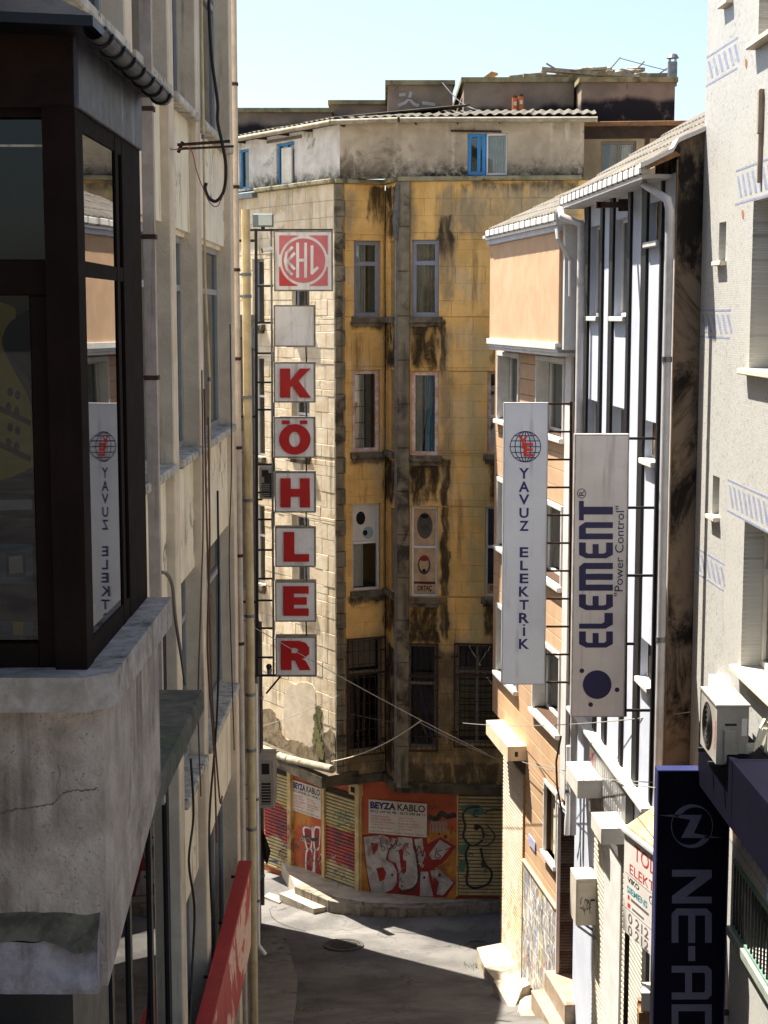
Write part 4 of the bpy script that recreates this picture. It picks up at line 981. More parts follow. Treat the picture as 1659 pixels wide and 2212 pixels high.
window(GB, h[0], um - .004, h[2], h[3], -.02, yb, BLUF, .07, .08, cols=(.62,)); w = window(GB, um + .004, h[1], h[2], h[3], -.06, yb, PVC, .04, .06)
curtain(GB, um + .05, h[1] - .05, h[2] + .04, h[3] - .04, -.14, w, CURT, .02, 6)
obj('lintel_plank', MB().fbox(GL, hl[0][0] - .35, hl[0][1] + .3, hl[0][3] + .04, hl[0][3] + .10, -.02, .03), M('grey_plank', (120, 112, 100), (96, 88, 78), 6, .9, .2), yb)
obj('wall_rail', MB().bar(GB.pt(GB.U(972), GB.Z(980, 283), .05), GB.pt(GB.U(1080), GB.Z(1080, 285), .05), .04), RUST, yb)
# right-hand lower attic (rusty edge beam, second window)
RA = F2((A7[0] - .02, 32.9), (hx(1560, 32.6), 32.6)); lr = (Vector((hx(1560, 32.6), 32.6)) - Vector((A7[0] - .02, 32.9))).length
hr = [rect(RA, 1298, 1374, 305, 400)]; zrt = RA.Z(1400, 266)
BRPL = M('brown_plaster', (170, 150, 120), (142, 122, 94), 1.6, .95, .5, 40, streak=((96, 78, 58), .6, 5))
obj('attic_wall', wallmb(RA, 0, lr, 8, zrt, hr, 0, .2), BRPL, yb)
w = window(RA, *hr[0], -.05, yb, FRB, .06, .07, cols=(.5,)); curtain(RA, hr[0][0] + .08, (hr[0][0] + hr[0][1]) / 2 - .03, hr[0][2] + .05, hr[0][3] - .05, -.2, w, M('brown_curtain', (110, 98, 84), (90, 80, 68), 4, .9, .1), .02, 4)
curtain(RA, (hr[0][0] + hr[0][1]) / 2 + .05, hr[0][1] - .1, hr[0][2] + .05, hr[0][3] - .05, -.24, w, CURT, .03, 4)
obj('door_post', MB().fbox(RA, RA.U(1386), RA.U(1396), 9, zrt - .25, -.02, .03), M('brown_wood', (92, 62, 40), (70, 46, 30), 6, .8, .2), yb)
obj('edge_beam', MB().fbox(RA, -.2, lr, zrt - .30, zrt - .06, -.02, .04), M('dark_rusted_beam', (70, 52, 38), (50, 38, 30), 4, .9, .4), yb); obj('roof_edge', MB().fbox(RA, -.3, lr, zrt - .06, zrt + .03, -4, .14, .01), M('rusty_roof_edge', (140, 96, 54), (104, 78, 56), 7, .8, .3), yb)
obj('body', MB().fbox(RA, .02, lr, 5, zrt - .07, -4, -1.5), PLAS, yb)
# ---- corrugated roof sheets and gutter
CORR = M('fibre_cement_sheet', (104, 99, 89), (76, 72, 64), 3, .9, .4, 50, grime=((72, 70, 60), .45, 3))
def corrugated(F, u0, u1, zc, d0, d1, rise, parent, pitch=.19, amp=.019):
    n = max(8, int((u1 - u0) / pitch * 8)); m = MB()
    for i in range(n + 1):
        u = u0 + (u1 - u0) * i / n; w = amp * math.sin(2 * math.pi * u / pitch)
        for d, zz in ((d1, 0), (d0, rise)):
            m.v.append(F.pt(u, zc + zz + w, d)); m.v.append(F.pt(u, zc + zz + w - .012, d))
    for i in range(n):
        k = i * 4; m.f += [(k, k + 4, k + 6, k + 2), (k + 1, k + 3, k + 7, k + 5), (k, k + 1, k + 5, k + 4)]
    return obj('roof_sheet', m, CORR, parent, smooth=True)
for F, a, b in ((GL, GL.U(500, 280), 9 + .1), (GA, -.1, LGA), (GB, .0, LGB + .2)):
    k = max(1, round((b - a) / 1.1))
    for i in range(k): corrugated(F, a + (b - a) * i / k, a + (b - a) * (i + 1) / k + .03, ZE + .10 + (i % 2) * .012, -3.2, .22, .50, yb)
GUT = M('cream_gutter', (162, 152, 130), (128, 118, 98), 5, .7, .2, 40, streak=((110, 96, 76), .5, 10))
def gutter(pts, r, mat, parent, name='gutter'):
    m = MB().tube(pts, r, 9); return obj(name, m, mat, parent, smooth=True)
gutter([GL.pt(GL.U(495, 285), ZE + .02, .24), GL.pt(9.05, ZE + .02, .24)], .055, GUT, yb); gutter([GA.pt(-.1, ZE + .02, .24), GA.pt(LGA, ZE + .02, .24)], .055, GUT, yb); gutter([GB.pt(0, ZE + .02, .24), GB.pt(LGB + .25, ZE - .02, .24)], .055, GUT, yb)
for F, a, b in ((GL, GL.U(530, 280), 8.9), (GA, .1, LGA), (GB, .3, LGB)):
    k = int((b - a) / .75)
    for i in range(k): p = F.pt(a + (b - a) * i / k, ZE - .03, 0); obj('gutter_bracket', MB().bar(p, p + F.n * .25 + Vector((0, 0, .0)), .02, .05), RUST, yb)
# ---- roof terrace walls, coping, bitumen skirt
def terr():
    n = NT('terrace_render'); X, Yc, Z = n.sep()
    c = n.mix(n.ramp(n.noise(1.5, 6), .35, .65), lin((146, 128, 110)), lin((120, 106, 92)))
    zz = n.math('ADD', Z, n.math('MULTIPLY', n.math('SUBTRACT', n.noise(.8, 4, .5, stretch=(1, 1, .3)), .5), .9))
    z0 = onY(1100, 234, 35).z
    c = n.mix(n.math('MULTIPLY', n.ramp(zz, z0 + .10, z0 - .06), n.ramp(n.noise(3, 6, .7), .2, .45)), c, lin((36, 34, 36)))
    c = n.mix(n.math('MULTIPLY', n.ramp(n.noise(2.6, 7, .7, stretch=(1, 1, .25)), .66, .69), .9), c, lin((34, 32, 34)))
    return n.bsdf(c, .9, 0, .25, n.noise(40, 4), .4)
TERR = terr()
tw = thing('roof_terrace', 'brown rendered rooftop parapet walls with black bitumen skirts on the yellow building', 'rooftop', (2, 36, 16))
COPE = M('mossy_coping', (150, 140, 104), (116, 106, 78), 4, .9, .4, 40, grime=((70, 66, 46), .4, 4))
def parapet(px0, px1, pyt, Y, back, pyb=262, cope=.10):
    a, b = hx(px0, Y, 200), hx(px1, Y, 200); zt = onY((px0 + px1) / 2, pyt, Y).z; zb = onY(900, pyb, Y).z - .8
    obj('parapet', MB().slab([(a, Y), (b, Y), (b, Y + back), (a, Y + back)], zt, zb), TERR, tw)
    obj('coping', MB().slab([(a - .06, Y - .08), (b + .05, Y - .08), (b + .05, Y + back), (a - .06, Y + back)], zt + cope, zt), COPE, tw)
    return zt + cope
parapet(838, 978, 184, 36.2, 5); parapet(1002, 1240, 178, 35.3, 6); zt4 = parapet(1256, 1458, 178, 34.4, 6)
parapet(480, 716, 243, 38.5, 6); parapet(714, 850, 226, 39.5, 6)
o = obj('roof_screed', MB().fbox(FY(33.6), hx(1150, 33.6, 245), hx(1270, 33.6, 245), onY(1200, 262, 33.6).z - .3, onY(1200, 249, 33.6).z, -1.2, 0, .02), M('pink_roof_felt', (176, 120, 110), (150, 100, 92), 4, .9, .2), tw)
mk = MB(); WPA = FY(36.19)
for pts in ([(860, 228), (875, 222), (884, 214), (896, 226), (905, 228)], [(884, 214), (888, 198)], [(862, 205), (876, 204)], [(912, 222), (940, 226)]): mk.strip(WPA, [WPA.uz(x, y) for x, y in pts], .07, .004)
obj('chalk_mark', mk, flat('pale_plaster_patch', (172, 168, 160), .9), tw)
# flue with its cap
cb_ = onY(1452, 176, 35.2); fl = thing('metal_flue', 'galvanised chimney flue with a conical cap on the terrace wall', 'flue', cb_)
r_ = 10 / FPX * 35.5
zq = [onY(1452, y, 35.2).z for y in (176, 134, 126, 120, 114)]
obj('pipe', MB().disc((cb_.x, 35.2, zq[0] - .1), (0, 0, 1), r_, zq[1] - zq[0] + .1, 14), STEEL, fl, smooth=True)
obj('cap', MB().tube([(cb_.x, 35.2, zq[2]), (cb_.x, 35.2, zq[3] + .02), (cb_.x, 35.2, zq[4])], [r_ * 1.35, r_ * .9, .01], 14), STEEL, fl, smooth=False)
for k in range(4): a = k * math.pi / 2 + .4; obj('strut', MB().bar((cb_.x + r_ * .85 * math.cos(a), 35.2 + r_ * .85 * math.sin(a), zq[1] - .02), (cb_.x + r_ * .85 * math.cos(a), 35.2 + r_ * .85 * math.sin(a), zq[2] + .02), .02), STEEL, fl)
# orange canisters
for k, x in enumerate((1112, 1125)):
    c = onY(x, 236, 34.9); zt = onY(x, 212 - 3 * k, 34.9).z; t = thing('orange_canister', ['left of two orange canisters on the roof below the terrace wall', 'taller right one of two orange canisters on the roof'][k], 'canister', c)
    obj('drum', MB().disc((c.x, 34.9, c.z - .1), (0, 0, 1), .062, zt - c.z + .1, 12), flat('faded_orange', (196, 110, 50), .6), t, smooth=True); obj('lid', MB().disc((c.x, 34.9, zt), (0, 0, 1), .05, .05, 12), flat('brown_lid', (90, 50, 30), .6), t); obj('label', MB().fbox(FY(34.835), c.x - .03, c.x + .03, zt - .16, zt - .08, 0, .004), PANEL, t)
# scrap wood heap on the terrace (planks one by one)
GPL = M('grey_weathered_plank', (150, 140, 124), (110, 102, 90), 8, .9, .3, 60, perobj=.25)
PLAB = ['long upper plank lying flat across the rooftop scrap heap', 'lower plank resting on the coping at the left of the scrap heap', 'short plank sloping up near the orange timber board', 'plank crossing the middle of the rooftop scrap heap', 'longest bottom plank reaching toward the chimney flue', 'thin plank on top of the rooftop scrap heap', 'thin stick leaning up to the left out of the scrap heap', 'tall slanted stick sticking up highest from the scrap heap', 'slanted stick between the tallest stick and the flue', 'short slanted stick next to the chimney flue', 'short steep plank propped under the upper scrap planks', 'plank lying just right of the debris on the roof terrace', 'short steep board beside the crumpled rooftop debris', 'end plank farthest left on the terrace coping']
planks = [((1170, 150), (1290, 160), .16), ((1130, 164), (1270, 168), .14), ((1100, 168), (1180, 160), .12), ((1200, 162), (1320, 152), .14), ((1240, 166), (1440, 163), .16), ((1225, 156), (1310, 148), .1), ((1180, 137), (1235, 170), .06), ((1340, 124), (1305, 165), .05), ((1392, 133), (1365, 160), .05), ((1441, 148), (1420, 162), .05), ((1255, 150), (1228, 166), .08), ((1290, 158), (1380, 166), .12), ((1300, 150), (1330, 166), .08), ((1080, 172), (1150, 168), .12)]
for k, (a, b, w) in enumerate(planks):
    Yp = 35.6 + (k % 5) * .25; o = obj('scrap_plank', MB().bar(onY(*a, Yp), onY(*b, Yp), .22 if w > .09 else .05, w * .5), GPL)
    tag(o, PLAB[k], 'plank', 'scrap wood heap on the roof')
o = obj('orange_board', MB().add([onY(1040, 170, 36), onY(1062, 154, 36.3), onY(1076, 158, 36.4), onY(1052, 172, 36.1), onY(1040, 174, 36), onY(1062, 158, 36.35), onY(1076, 162, 36.45), onY(1052, 176, 36.1)], [(0, 1, 2, 3), (7, 6, 5, 4), (0, 4, 5, 1), (1, 5, 6, 2), (2, 6, 7, 3), (3, 7, 4, 0)]), M('orange_wood', (206, 150, 76), (170, 116, 60), 5, .8, .2)); tag(o, 'orange timber board tilted up at the left of the scrap heap', 'board')
tp = MB()
for k in range(40):
    c = onY(random.uniform(1255, 1390), random.uniform(150, 168), 36 + random.random()); tp.ball(c, random.uniform(.06, .16), 6, (1.6, 1, .5))
for v in tp.v: v += Vector((mnoise.noise(v * 5), mnoise.noise(v * 5 + Vector((9, 0, 0))), mnoise.noise(v * 6))) * .05
o = obj('rubble_heap', tp, GPL); o['kind'] = 'stuff'; tag(o, 'crumpled debris between the planks on the roof terrace', 'debris')
wire('roof_wire', 'thin wire strung between the sticks on the roof', [onY(x, y, 35.7) for x, y in csmooth([(1340, 126), (1370, 134), (1400, 142), (1440, 152)], 4, False)], .008, RUST, 'wire')
wire('roof_cable', 'white cable sagging over the terrace wall to the roof', [onY(x, y, 35.0) for x, y in csmooth([(955, 178), (985, 212), (1015, 232), (1060, 246)], 4, False)], .012, PVC)
# ================================================================ ground floor of the yellow building
G1 = (hx(777, 32.9, 1900), 32.9); dg = Vector((-math.sin(math.radians(44)), math.cos(math.radians(44)))); G0 = (G1[0] + dg.x * 7, G1[1] + dg.y * 7)
G2 = (hx(986, 32.38, 1900), 32.38); G3 = (hx(1180, 32.3, 1900), 32.3)
EL = F2(G0, G1); EA = F2(G1, G2); EB = F2(G2, G3); LEA = (Vector(G2) - Vector(G1)).length; LEB = (Vector(G3) - Vector(G2)).length
def orangewall():
    n = NT('orange_painted_wall'); X, Yc, Z = n.sep()
    c = n.mix(n.ramp(n.noise(1.4, 6), .35, .65), lin((184, 92, 62)), lin((156, 76, 52)))
    c = n.mix(n.math('MULTIPLY', n.ramp(n.noise(2.4, 7, .7), .55, .68), .55), c, lin((120, 64, 48)))
    g = n.math('MULTIPLY', n.ramp(n.noise(1.1, 4, .6), .46, .56), n.ramp(n.math('ADD', Z, n.noise(2, 4)), 2.3, 1.7))
    c = n.mix(n.math('MULTIPLY', g, .85), c, lin((184, 130, 62)))
    return n.bsdf(c, .85, 0, .3, n.noise(35, 4), .35)
ORW = orangewall()
zgl = EL.Z(640, 1660)
obj('shop_wall', MB().fbox(EL, 0, 7, -1.2, ZG + .5, -.5, -.06), ORW, yb); obj('shop_wall', MB().fbox(EA, .001, LEA, -.5, ZG - .101, -.5, 0), ORW, yb); obj('shop_wall', MB().fbox(EB, .001, LEB, -.5, ZG - .101, -.5, -.1), ORW, yb)
def shuttermat(name, zl, zh, col2):
    n = NT(name); X, Yc, Z = n.sep()
    c = n.mix(n.ramp(n.noise(3, 5), .35, .65), lin((188, 170, 126)), lin((166, 148, 106)))
    c = n.mix(n.math('MULTIPLY', n.ramp(n.noise(9, 7, .7, stretch=(1, 1, .4)), .55, .7), .6), c, lin((120, 104, 74)))
    if zl is not None:
        zz = n.math('ADD', Z, n.math('MULTIPLY', n.math('SUBTRACT', n.noise(1.8, 5), .5), .5))
        f = n.math('MULTIPLY', n.ramp(zz, zl - .04, zl + .04), n.ramp(zz, zh + .04, zh - .04))
        r = n.mix(n.ramp(n.noise(4, 4, .5, stretch=(1, 1, .6)), .45, .55), lin(col2), lin((120, 40, 46)))
        c = n.mix(n.math('MULTIPLY', f, .92), c, r)
        e = n.math('MULTIPLY', n.ramp(zz, zh - .02, zh + .06), n.ramp(zz, zh + .16, zh + .08)); c = n.mix(n.math('MULTIPLY', e, .5), c, lin((176, 160, 40)))
    return n.bsdf(c, .6, 0, .4, n.noise(20, 3), .1)
def shutter(F, x0, x1, ym, ytop, ybot, mat, parent, d=0.0, pitch=.078, u=None):
    u0, u1 = (F.U(x0, ym), F.U(x1, ym)) if u is None else u
    z0, z1 = F.Z(x0, ybot), F.Z(x0, ytop)
    g = MB(); g.fbox(F, u0, u1, z0, z1 + .05, d - .05, d - .03); s = obj('shutter', g, flat('shutter_gap', (52, 44, 32), .9), parent)
    n = int((z1 - z0) / pitch)
    for i in range(n): block('slat', F, u0 + .002, u1 - .002, z0 + i * pitch + .004, z0 + (i + 1) * pitch - .018, d - .03, d + .004, mat, s, .022)
    block('bottom_rail', F, u0, u1, z0 - .05, z0, d - .04, d + .012, mat, s, .004)
    return s
zl_, zh_ = EL.Z(735, 1866), EL.Z(735, 1790)
SH1 = shuttermat('painted_shutter_steel', zl_, zh_, (160, 44, 46)); SH2 = shuttermat('cream_shutter_steel', None, None, None)
shutter(EL, 570, 623, 1780, 1655, 1862, SH1, yb); s2 = shutter(EL, 703, 770, 1800, 1703, 1888, SH1, yb); s3 = shutter(EB, 990, 1090, 1820, 1716, 1928, SH2, yb)
POST = M('cream_door_post', (204, 178, 124), (176, 148, 98), 4, .7, .15, 40, grime=((120, 84, 60), .3, 5))
for F, x0, x1, yt, ybm, d in ((EL, 623, 630.5, 1660, 1880, .04), (EL, 697, 703, 1690, 1900, .04), (EL, 769.5, 778, 1716, 1925, .05), (EA, 778.5, 781.5, 1710, 1930, .03), (EB, 986.5, 990, 1712, 1935, .02)):
    obj('door_post', MB().fbox(F, F.U(x0, 1800), F.U(x1, 1800), F.Z(x0, ybm), F.Z(x0, yt), -.08, d, .006), POST, yb)
bxo = obj('meter_box', MB().fbox(EL, EL.U(760, 1700), EL.U(781, 1700), EL.Z(770, 1716), EL.Z(770, 1690), -.06, .10, .008), POST, yb); obj('meter_window', MB().fbox(EL, EL.U(765, 1700), EL.U(774, 1700), EL.Z(770, 1710), EL.Z(770, 1698), .10, .104), HOLE, bxo)
# shop name boards
BDW = M('sign_white_board', (206, 196, 184), (190, 180, 168), 4, .6, .05, 40); NVY = flat('navy_print', (44, 44, 96), .6); BLP = flat('black_print', (34, 32, 36), .6); RDP = flat('red_print', (176, 62, 56), .6)
def nameboard(F, x0, x1, ym, ytl, ybl, label, d):
    u0, u1 = F.U(x0, ym, d), F.U(x1, ym, d); z0, z1 = F.Z(x0, ybl, d), F.Z(x0, ytl, d); w, h = u1 - u0, z1 - z0
    t = thing('shop_sign', label, 'sign', F.pt((u0 + u1) / 2, z0, d), 'cable shop name boards')
    obj('board', MB().fbox(F, u0, u1, z0, z1, d - .02, d, .004), BDW, t)
    def tx(s, a, b, c, e, mat, bold=.0):
        m = MB(); text(m, F, s, u0 + w * a, u0 + w * b, z0 + h * c, z0 + h * e, d + .002, bold); obj('lettering', m, mat, t, kind='stuff')
    tx('BEYZA', .03, .47, .74, .95, NVY, .05); tx('KABLO', .50, .97, .74, .95, BLP, .02); tx('0212 249 05 98 - 0212 249 84 11', .03, .97, .625, .70, BLP, .02)
    L1 = ['Tesisat Kabloları', 'Telefon Kabloları', 'Tv Anten Kabloları', 'Yangın Kabloları', 'Ses Kabloları']; L2 = ['Cat 5 ve 6', 'Cat 5 Sftp', 'Kumanda Kabloları', 'Silikon Yangın Kabloları', 'Çok Damarlı Kablolar']
    for i in range(5): tx(L1[i], .04, .36 + .05 * (i % 3), .50 - i * .085, .555 - i * .085, RDP); tx(L2[i], .52, .76 + .06 * (i % 4), .50 - i * .085, .555 - i * .085, RDP)
    tx('Her Türlü Özel Kablo İmalatı Yapılır', .03, .96, .035, .105, BLP)
nameboard(EL, 631.5, 693, 1720, 1684, 1750, 'cable shop name board on the left between two shutters', -.03)
nameboard(EA, 796, 922, 1765, 1727, 1799, 'cable shop name board on the orange wall above the silver graffiti', .03)
# graffiti: flat paint shapes on the wall
def gq(x, y): return (718.9 + x * .2333, 1659 + y * .2333)
SILV = M('silver_paint', (186, 182, 178), (152, 147, 144), 4, .6, .05, 60, streak=((110, 100, 94), .5, 7), grime=((132, 112, 104), .4, 4)); GRED = M('graffiti_red', (148, 40, 36), (116, 34, 32), 6, .7, .05, 40, grime=((150, 96, 84), .3, 6)); GBLK = M('graffiti_black', (34, 33, 34), (64, 60, 58), 7, .7, .05, 40); GRN = M('graffiti_green', (58, 112, 96), (90, 116, 92), 7, .7, .05, 40, grime=((120, 112, 84), .4, 7)); GYEL = M('graffiti_ochre', (190, 136, 54), (156, 96, 50), 4, .8, .05, 40, grime=((120, 80, 54), .5, 4)); GWHT = flat('graffiti_white', (214, 210, 206), .6)
gr = thing('graffiti', 'big silver and red graffiti letters on the orange wall', 'graffiti', EA.pt(LEA / 2, .3, .003))
def gshape(polys, d, mat, name='paint', sm=False, F=EA, par=None, cv=gq):
    m = MB(); art(m, F, [[F.uz(*cv(x, y), d) for x, y in (csmooth(p, 5) if sm else p)] for p in polys], d); return obj(name, m, mat, par or gr)
def gstroke(pts, w, d, mat, name='paint', F=EA, par=None, cv=gq, sm=True):
    m = MB(); p = csmooth(pts, 5, False) if sm else pts; m.strip(F, [F.uz(*cv(x, y), d) for x, y in p], w, d); return obj(name, m, mat, par or gr)
gshape([[(890, 590), (1140, 600), (1150, 900), (1150, 1190), (980, 1190), (900, 900)]], .0015, GYEL, sm=True); gshape([[(255, 800), (300, 780), (340, 1000), (345, 1180), (262, 1150)]], .0017, GYEL)
gshape([[(272, 618), (470, 600), (545, 625), (700, 625), (860, 620), (880, 700), (1000, 640), (1142, 728), (1040, 860), (940, 930), (1140, 1062), (1050, 1195), (800, 1195), (620, 1165), (480, 1180), (345, 1185), (300, 900)]], .003, GRED)
gshape([[(285, 640), (460, 620), (520, 650), (540, 700), (505, 780), (490, 850), (550, 880), (590, 950), (592, 1060), (550, 1125), (470, 1160), (360, 1170), (318, 960)], [(350, 690), (425, 700), (410, 760), (375, 805)], [(400, 930), (465, 915), (495, 970), (480, 1030), (432, 1055), (418, 985)]], .0045, SILV)
gshape([[(545, 650), (640, 640), (735, 650), (742, 740), (790, 860), (792, 1040), (740, 1110), (640, 1130), (600, 1090), (612, 960), (585, 880), (510, 850), (520, 760)], [(612, 760), (645, 740), (652, 850), (680, 860), (680, 960), (655, 985), (630, 940)]], .0045, SILV)
gshape([[(755, 660), (830, 650), (836, 720), (860, 800), (815, 920), (775, 800)]], .0045, SILV); gshape([[(890, 800), (990, 665), (1095, 728), (1000, 840), (920, 850)]], .0045, SILV)
gshape([[(815, 960), (880, 960), (930, 1190), (805, 1185)]], .0045, SILV); gshape([[(900, 950), (990, 940), (1118, 1062), (1020, 1180), (960, 1170)]], .0045, SILV); gshape([[(930, 1010), (985, 1050), (960, 1175), (925, 1100)]], .0052, GRED)
gstroke([(545, 640), (600, 660), (560, 720), (520, 760), (510, 850), (575, 890), (608, 980), (604, 1100)], .03, .0055, GRED); gstroke([(760, 720), (780, 850), (795, 1000), (770, 1090), (690, 1140), (610, 1150)], .045, .0055, GBLK)
gstroke([(770, 800), (800, 720), (830, 820), (850, 740), (880, 830)], .025, .006, GRED); gstroke([(610, 770), (640, 840), (660, 720), (700, 700), (670, 760), (720, 800)], .02, .006, GRED); gstroke([(960, 740), (950, 830), (1000, 820), (960, 780), (1010, 760)], .02, .006, GRED); gstroke([(1040, 760), (1090, 740), (1060, 800)], .02, .006, GRED)
gstroke([(440, 650), (445, 700), (460, 770), (485, 740), (450, 720)], .014, .0065, GBLK); gstroke([(500, 650), (505, 740), (540, 750), (545, 700), (560, 750), (590, 700), (575, 660), (600, 720), (630, 700)], .014, .0065, GBLK)
gstroke([(890, 380), (905, 340), (920, 380), (945, 345), (950, 380), (980, 350)], .012, .003, GBLK); gstroke([(885, 450), (960, 470), (1010, 420), (1060, 450), (1140, 430)], [.10] * 30 if False else .11, .003, GBLK)
for k in range(5): x = 900 + k * 32; gstroke([(x, 600), (x + 6, 520), (x + 26, 500), (x + 20, 590)], .03, .0032, flat('graffiti_grey', (150, 130, 116), .7))
gstroke([(1092, 525), (1105, 560), (1090, 600), (1115, 605)], .012, .003, GBLK)
for (x, y, r) in ((550, 990, 11), (1045, 636, 16), (985, 610, 9), (988, 992, 15), (846, 1014, 11), (640, 1095, 8)): gshape([[(x + r * math.cos(a), y + r * 1.2 * math.sin(a)) for a in [i * math.pi / 5 for i in range(10)]]], .006, GBLK)
g2 = thing('graffiti', 'black looping graffiti outlines with green patches on the dark shutter', 'graffiti', EB.pt(.4, .4, .02))
for pts in ([(1190, 350), (1360, 345), (1390, 420), (1300, 440), (1215, 400)], [(1180, 720), (1270, 710), (1230, 800), (1180, 790)], [(1180, 860), (1230, 880), (1210, 960), (1175, 940)]): gshape([pts], .010, GRN, sm=True, F=EB, par=g2)
for pts, w in (([(1360, 360), (1260, 370), (1205, 430), (1225, 540), (1210, 640), (1290, 720), (1390, 660), (1380, 560), (1320, 530)], .05), ([(1260, 720), (1230, 800), (1250, 930), (1240, 1060), (1310, 1110), (1440, 1070), (1470, 960), (1400, 880), (1370, 740)], .05), ([(1420, 520), (1480, 590), (1500, 640), (1440, 715), (1330, 720)], .03), ([(1400, 420), (1480, 380), (1560, 390)], .025), ([(1300, 400), (1340, 390), (1300, 440), (1350, 450)], .02)): gstroke(pts, w, .012, GBLK, F=EB, par=g2)
for x, y in ((1330, 550), (1395, 890)): gshape([[(x + 26 * math.cos(a), y + 30 * math.sin(a)) for a in [i * math.pi / 6 for i in range(12)]]], .013, GBLK, F=EB, par=g2)
def hq(x, y): return (541.9 + x * .1750, 1603.7 + y * .1750)
g3 = thing('graffiti', 'small red and white graffiti letters on the orange panel between the left shutters', 'graffiti', EL.pt(EL.U(665, 1800), .4, -.05))
D3 = -.054
for pts in ([(680, 1340), (740, 1300), (760, 1380), (720, 1420), (725, 1520), (775, 1480), (770, 1600), (700, 1640), (670, 1560)], [(780, 1330), (820, 1330), (825, 1450), (870, 1370), (885, 1440), (845, 1510), (890, 1640), (840, 1690), (780, 1640)], [(640, 1060), (690, 1040), (745, 1060), (760, 1040), (765, 1180), (740, 1320), (690, 1320), (660, 1200)], [(775, 1060), (840, 1040), (860, 1080), (845, 1300), (800, 1340), (775, 1280)]):
    gshape([pts], D3, GWHT, sm=True, F=EL, par=g3, cv=hq)
    cx = sum(p[0] for p in pts) / len(pts); cy = sum(p[1] for p in pts) / len(pts); gshape([[(cx + (x - cx) * .72, cy + (y - cy) * .84) for x, y in pts]], D3 + .0015, GRED, sm=True, F=EL, par=g3, cv=hq)
gstroke([(640, 1180), (700, 1160), (760, 1200), (830, 1190)], .07, D3 + .003, GBLK, F=EL, par=g3, cv=hq); gstroke([(530, 1200), (600, 1240), (560, 1330), (640, 1360)], .05, D3 + .001, flat('graffiti_tan', (150, 96, 66), .7), F=EL, par=g3, cv=hq)
for k in range(5): gstroke([(450 + k * 60, 1700), (460 + k * 60, 1620 + 10 * (k % 2)), (490 + k * 60, 1640), (480 + k * 60, 1720)], .03, D3 + .001, GWHT if k % 2 else GBLK, F=EL, par=g3, cv=hq)
g4 = thing('graffiti', 'green scribbled tags on the red painted shutter', 'graffiti', EL.pt(EL.U(735, 1800), .9, .01))
gstroke([(1010, 930), (1060, 860), (1090, 960), (1110, 850), (1140, 960), (1170, 860), (1180, 960), (1220, 920)], .022, .007, GRN, F=EL, par=g4, cv=hq); gstroke([(1020, 980), (1100, 1000), (1060, 1030), (1150, 1010), (1220, 980)], .022, .007, GRN, F=EL, par=g4, cv=hq); gstroke([(1040, 1570), (1050, 1640), (1090, 1620), (1120, 1680), (1150, 1640), (1180, 1720)], .018, .007, GRN, F=EL, par=g4, cv=hq)
tags_ = [M('tag_%s' % k_, c_, tuple(int(x * .75) for x in c_), 7, .8, 0) for k_, c_ in (('grey', (150, 140, 132)), ('dull_red', (128, 48, 44)), ('black', (44, 42, 42)), ('pale', (190, 184, 174)), ('blue', (84, 92, 124)))]
gt_ = thing('graffiti', 'scattered faded spray tags around the shutters of the yellow building', 'graffiti', EA.pt(LEA / 2, .4, .01))
rg = random.Random(21)
for k in range(46):
    F, x0_, x1_, d0_ = ((EA, 785, 980, .0070), (EL, 596, 622, .0095), (EL, 633, 694, -.048), (EL, 706, 768, .0095), (EB, 992, 1076, .0165))[k % 5]
    px_ = rg.uniform(x0_ + 4, x1_ - 10); py_ = rg.uniform(1800, 1915) if F is not EL else rg.uniform(1780, 1880); w_ = rg.uniform(6, 18)
    pts = [(px_ + w_ * i_ / 5 + rg.uniform(-2, 2), py_ + rg.uniform(-6, 6)) for i_ in range(6)]
    m = MB(); m.strip(F, [F.uz(x, y, d0_) for x, y in csmooth(pts, 4, False)], rg.uniform(.008, .02), d0_ + .0002 * (k // 5)); obj('spray_line', m, tags_[rg.randrange(5)], gt_)
# broken half-round gutter over the left shops, soffit
for k, (x0, y0, x1, y1) in enumerate(((560, 1614, 598, 1630), (603, 1633, 622, 1640), (624, 1640, 718, 1662))):
    d = .35; p = FL.pt(FL.U(x0, y0, d), FL.Z(x0, y0, d), d); q = FL.pt(FL.U(x1, y1, d), FL.Z(x1, y1, d), d); obj('gutter_piece', MB().tube([p, q], .085, 10), GUT, yb, smooth=True)
RUB0 = None; obj('soffit', MB().fbox(FL, FL.U(520, 1640), LL + .12, FL.Z(722, 1690) - .02, FL.Z(722, 1668), -.5, .42, .01), BASE, yb)
RUB = M('crumbling_render', (150, 134, 108), (112, 98, 76), 5, .95, .9, 22, grime=((64, 56, 44), .5, 5))
def patch(pts, d, mat, name, jit=.05, th=.02):
    q = csmooth([FL.uz(x, y, d) for x, y in pts], 8); q = [(a + jit * mnoise.noise(Vector((a * 9, b * 9, 0))), b + jit * mnoise.noise(Vector((a * 9, b * 9, 5)))) for a, b in q]
    m = MB(); art(m, FL, [q], d, th=th); return obj(name, m, mat, yb)
patch([(548, 1560), (575, 1530), (600, 1550), (612, 1592), (640, 1600), (668, 1616), (690, 1600), (718, 1575), (719, 1655), (660, 1645), (600, 1625), (548, 1610)], .012, RUB, 'render_patch', .10)
patch([(614, 1560), (620, 1490), (676, 1480), (680, 1560), (676, 1612), (650, 1604), (625, 1596)], .010, M('pale_render', (208, 194, 170), (190, 174, 150), 3, .95, .3), 'render_patch', .07)
GMOSS = M('green_moss', (96, 98, 54), (120, 110, 76), 7, .95, .8, 30, grime=((70, 72, 40), .5, 9))
